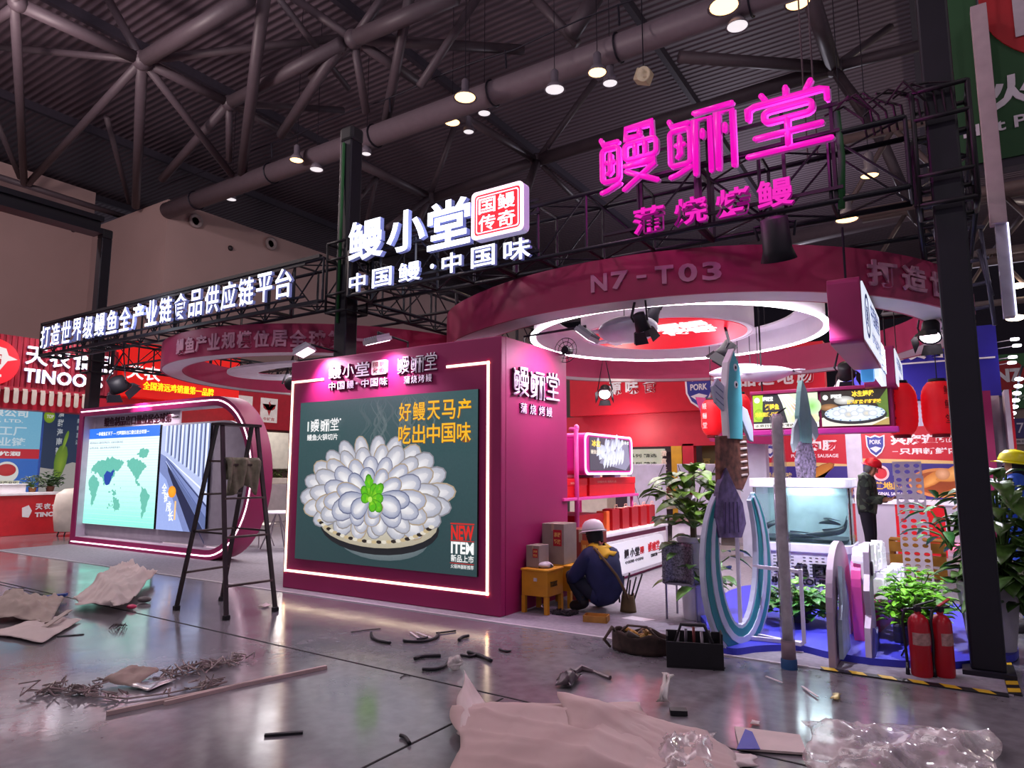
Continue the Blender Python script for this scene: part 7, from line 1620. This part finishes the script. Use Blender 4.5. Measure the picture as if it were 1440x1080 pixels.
# far hall
t = thing('hall_zone_sign', 'distant green hall sign with a red disc reading N7 at the right edge', 'sign', (3, 30, 3.8))
MB().box(1.35, 6, 30, 30.2, 3.78, 5.75).build('green_board', GRN2, t); MB().prism(ring_pts(2.05, 4.98, .55, 32), (0, 30, 0), X_, Z_, .03).build('red_disc', GRED, t)
lay(MB(), 'N7', (1.7, 29.965, 4.72), X_, Z_, .75, .5, .01, .05).build('character', WHITE, t); lay(MB(), '火锅食材馆', (1.5, 29.99, 4.05), X_, Z_, 1.3, .24, .01, .03).build('character', M('a8c0a8', .5), t)
MB().box(1.25, 1.42, 30.0, 30.25, 0, 5.75).build('red_post', GRED, t)
t = thing('far_stand', 'distant beige stand wall with a violet plaque under the far green sign', 'stand', (3, 30.3, 0))
MB().box(1.42, 8, 30.2, 30.6, 0, 3.78).build('beige_wall', M('8a7a70', .6), t); MB().box(1.55, 2.75, 30.1, 30.2, 2.72, 3.42).build('plaque', M('3c3474', .5), t); lay(MB(), 'N7', (1.85, 30.09, 2.9), X_, Z_, .55, .36, .01, .0).build('character', M('e4e0f0', .5), t)
MB().box(1.55, 2.75, 30.1, 30.2, 2.5, 2.7).build('lower_plaque', M('c8c0c4', .5), t); lay(MB(), 'N7火锅食材馆', (1.6, 30.09, 2.55), X_, Z_, 1.0, .1, .01, .0).build('character', M('6a6470', .5), t)
BULB = M('f4f0ff', .4, emit=14, noise=0)
for i, (x, y) in enumerate(((1433, 533), (1432, 543), (1430, 553), (1428, 563), (1426, 572), (1423, 581), (1420, 588), (1418, 595), (1412, 618), (1410, 623))):
    c = PY(x, y, 24); tag(MB().sphere(c, .07, 10, 6, (1.5, 1, .8)).build('track_light', BULB, None, True), 'distant round white light in the curved string at the right edge', 'light', 'string of lights over the far stand')
_ps = [PY(x, y, 24) + Vector((0, .06, .02)) for x, y in ((1438, 515), (1433, 533), (1432, 543), (1430, 553), (1428, 563), (1426, 572), (1423, 581), (1420, 588), (1418, 595), (1412, 618), (1410, 623), (1409, 640))]
tag(MB().path([tuple(p_) for p_ in _ps] + [(_ps[-1].x, _ps[-1].y, 0)], .03, 5).build('light_cable', DARKST), 'thin dark cable carrying the curved string of lights at the right edge', 'cable')
for i, (x, y, lb) in enumerate(((1427, 477, 'white arm floodlight at the right edge, topmost of the four'), (1430, 486, 'white arm floodlight at the right edge, second from the top'), (1424, 502, 'white arm floodlight at the right edge, third from the top'), (1423, 510, 'white arm floodlight at the right edge, lowest of the four'))):
    c = PY(x, y, 15.3); t = thing('arm_floodlight', lb, 'floodlight', c, 0, 'arm floodlights on the sausage stand'); MB().cbox(c, (.14, .08, .05)).build('lamp_head', M('f4f0ff', .4, emit=5, noise=0), t, bev=.02)
    MB().tube(c, (.93, 15.5, c.z), .008, 5).build('arm', M('b8b4c4', .4), t)
for x, y, Y, lb in ((1428, 447, 30, 'small warm lamp far off at the right edge, upper one'), (1431, 402, 34, 'small warm lamp far off at the right edge, above the other')):
    c = PY(x, y, Y); tag(MB().sphere(c, .22, 12, 6, (1.4, 1, .5)).build('far_lamp', M('ffe8c8', .4, emit=8, noise=0), None, True), lb, 'lamp')
lamp('hall_fill_light', 'POINT', (8, 34, 10), 1500, (1, .86, .74), size=.5); lamp('hall_fill_light', 'POINT', (-8, 36, 11), 1200, (.9, .84, 1), size=.5); lamp('hall_fill_light', 'POINT', (-18, 4, 10.0), 1500, (1, .80, .78), size=.4)  # unseen point lamps added to brighten the far hall and left wall
# rear cross-trusses over the far hall at the right
t = thing('far_roof_truss', 'brown roof trusses receding over the far hall at the right edge', 'roof truss', (4, 26, 9))
BR = M('6a5a58', .6)
for Y in (20, 27, 34):
    for z0 in (8.5,):
        MB().tube((-2, Y, z0), (26, Y, z0), .14, 8).build('chord', BR, t, True); MB().tube((-2, Y, z0+2.2), (26, Y, z0+2.2), .14, 8).build('chord', BR, t, True)
        mb = MB()
        for i in range(10): mb.tube((-2+i*2.8, Y, z0), (-.6+i*2.8, Y, z0+2.2), .08, 6); mb.tube((-.6+i*2.8, Y, z0+2.2), (.8+i*2.8, Y, z0), .08, 6)
        mb.build('webbing', BR, t, True)
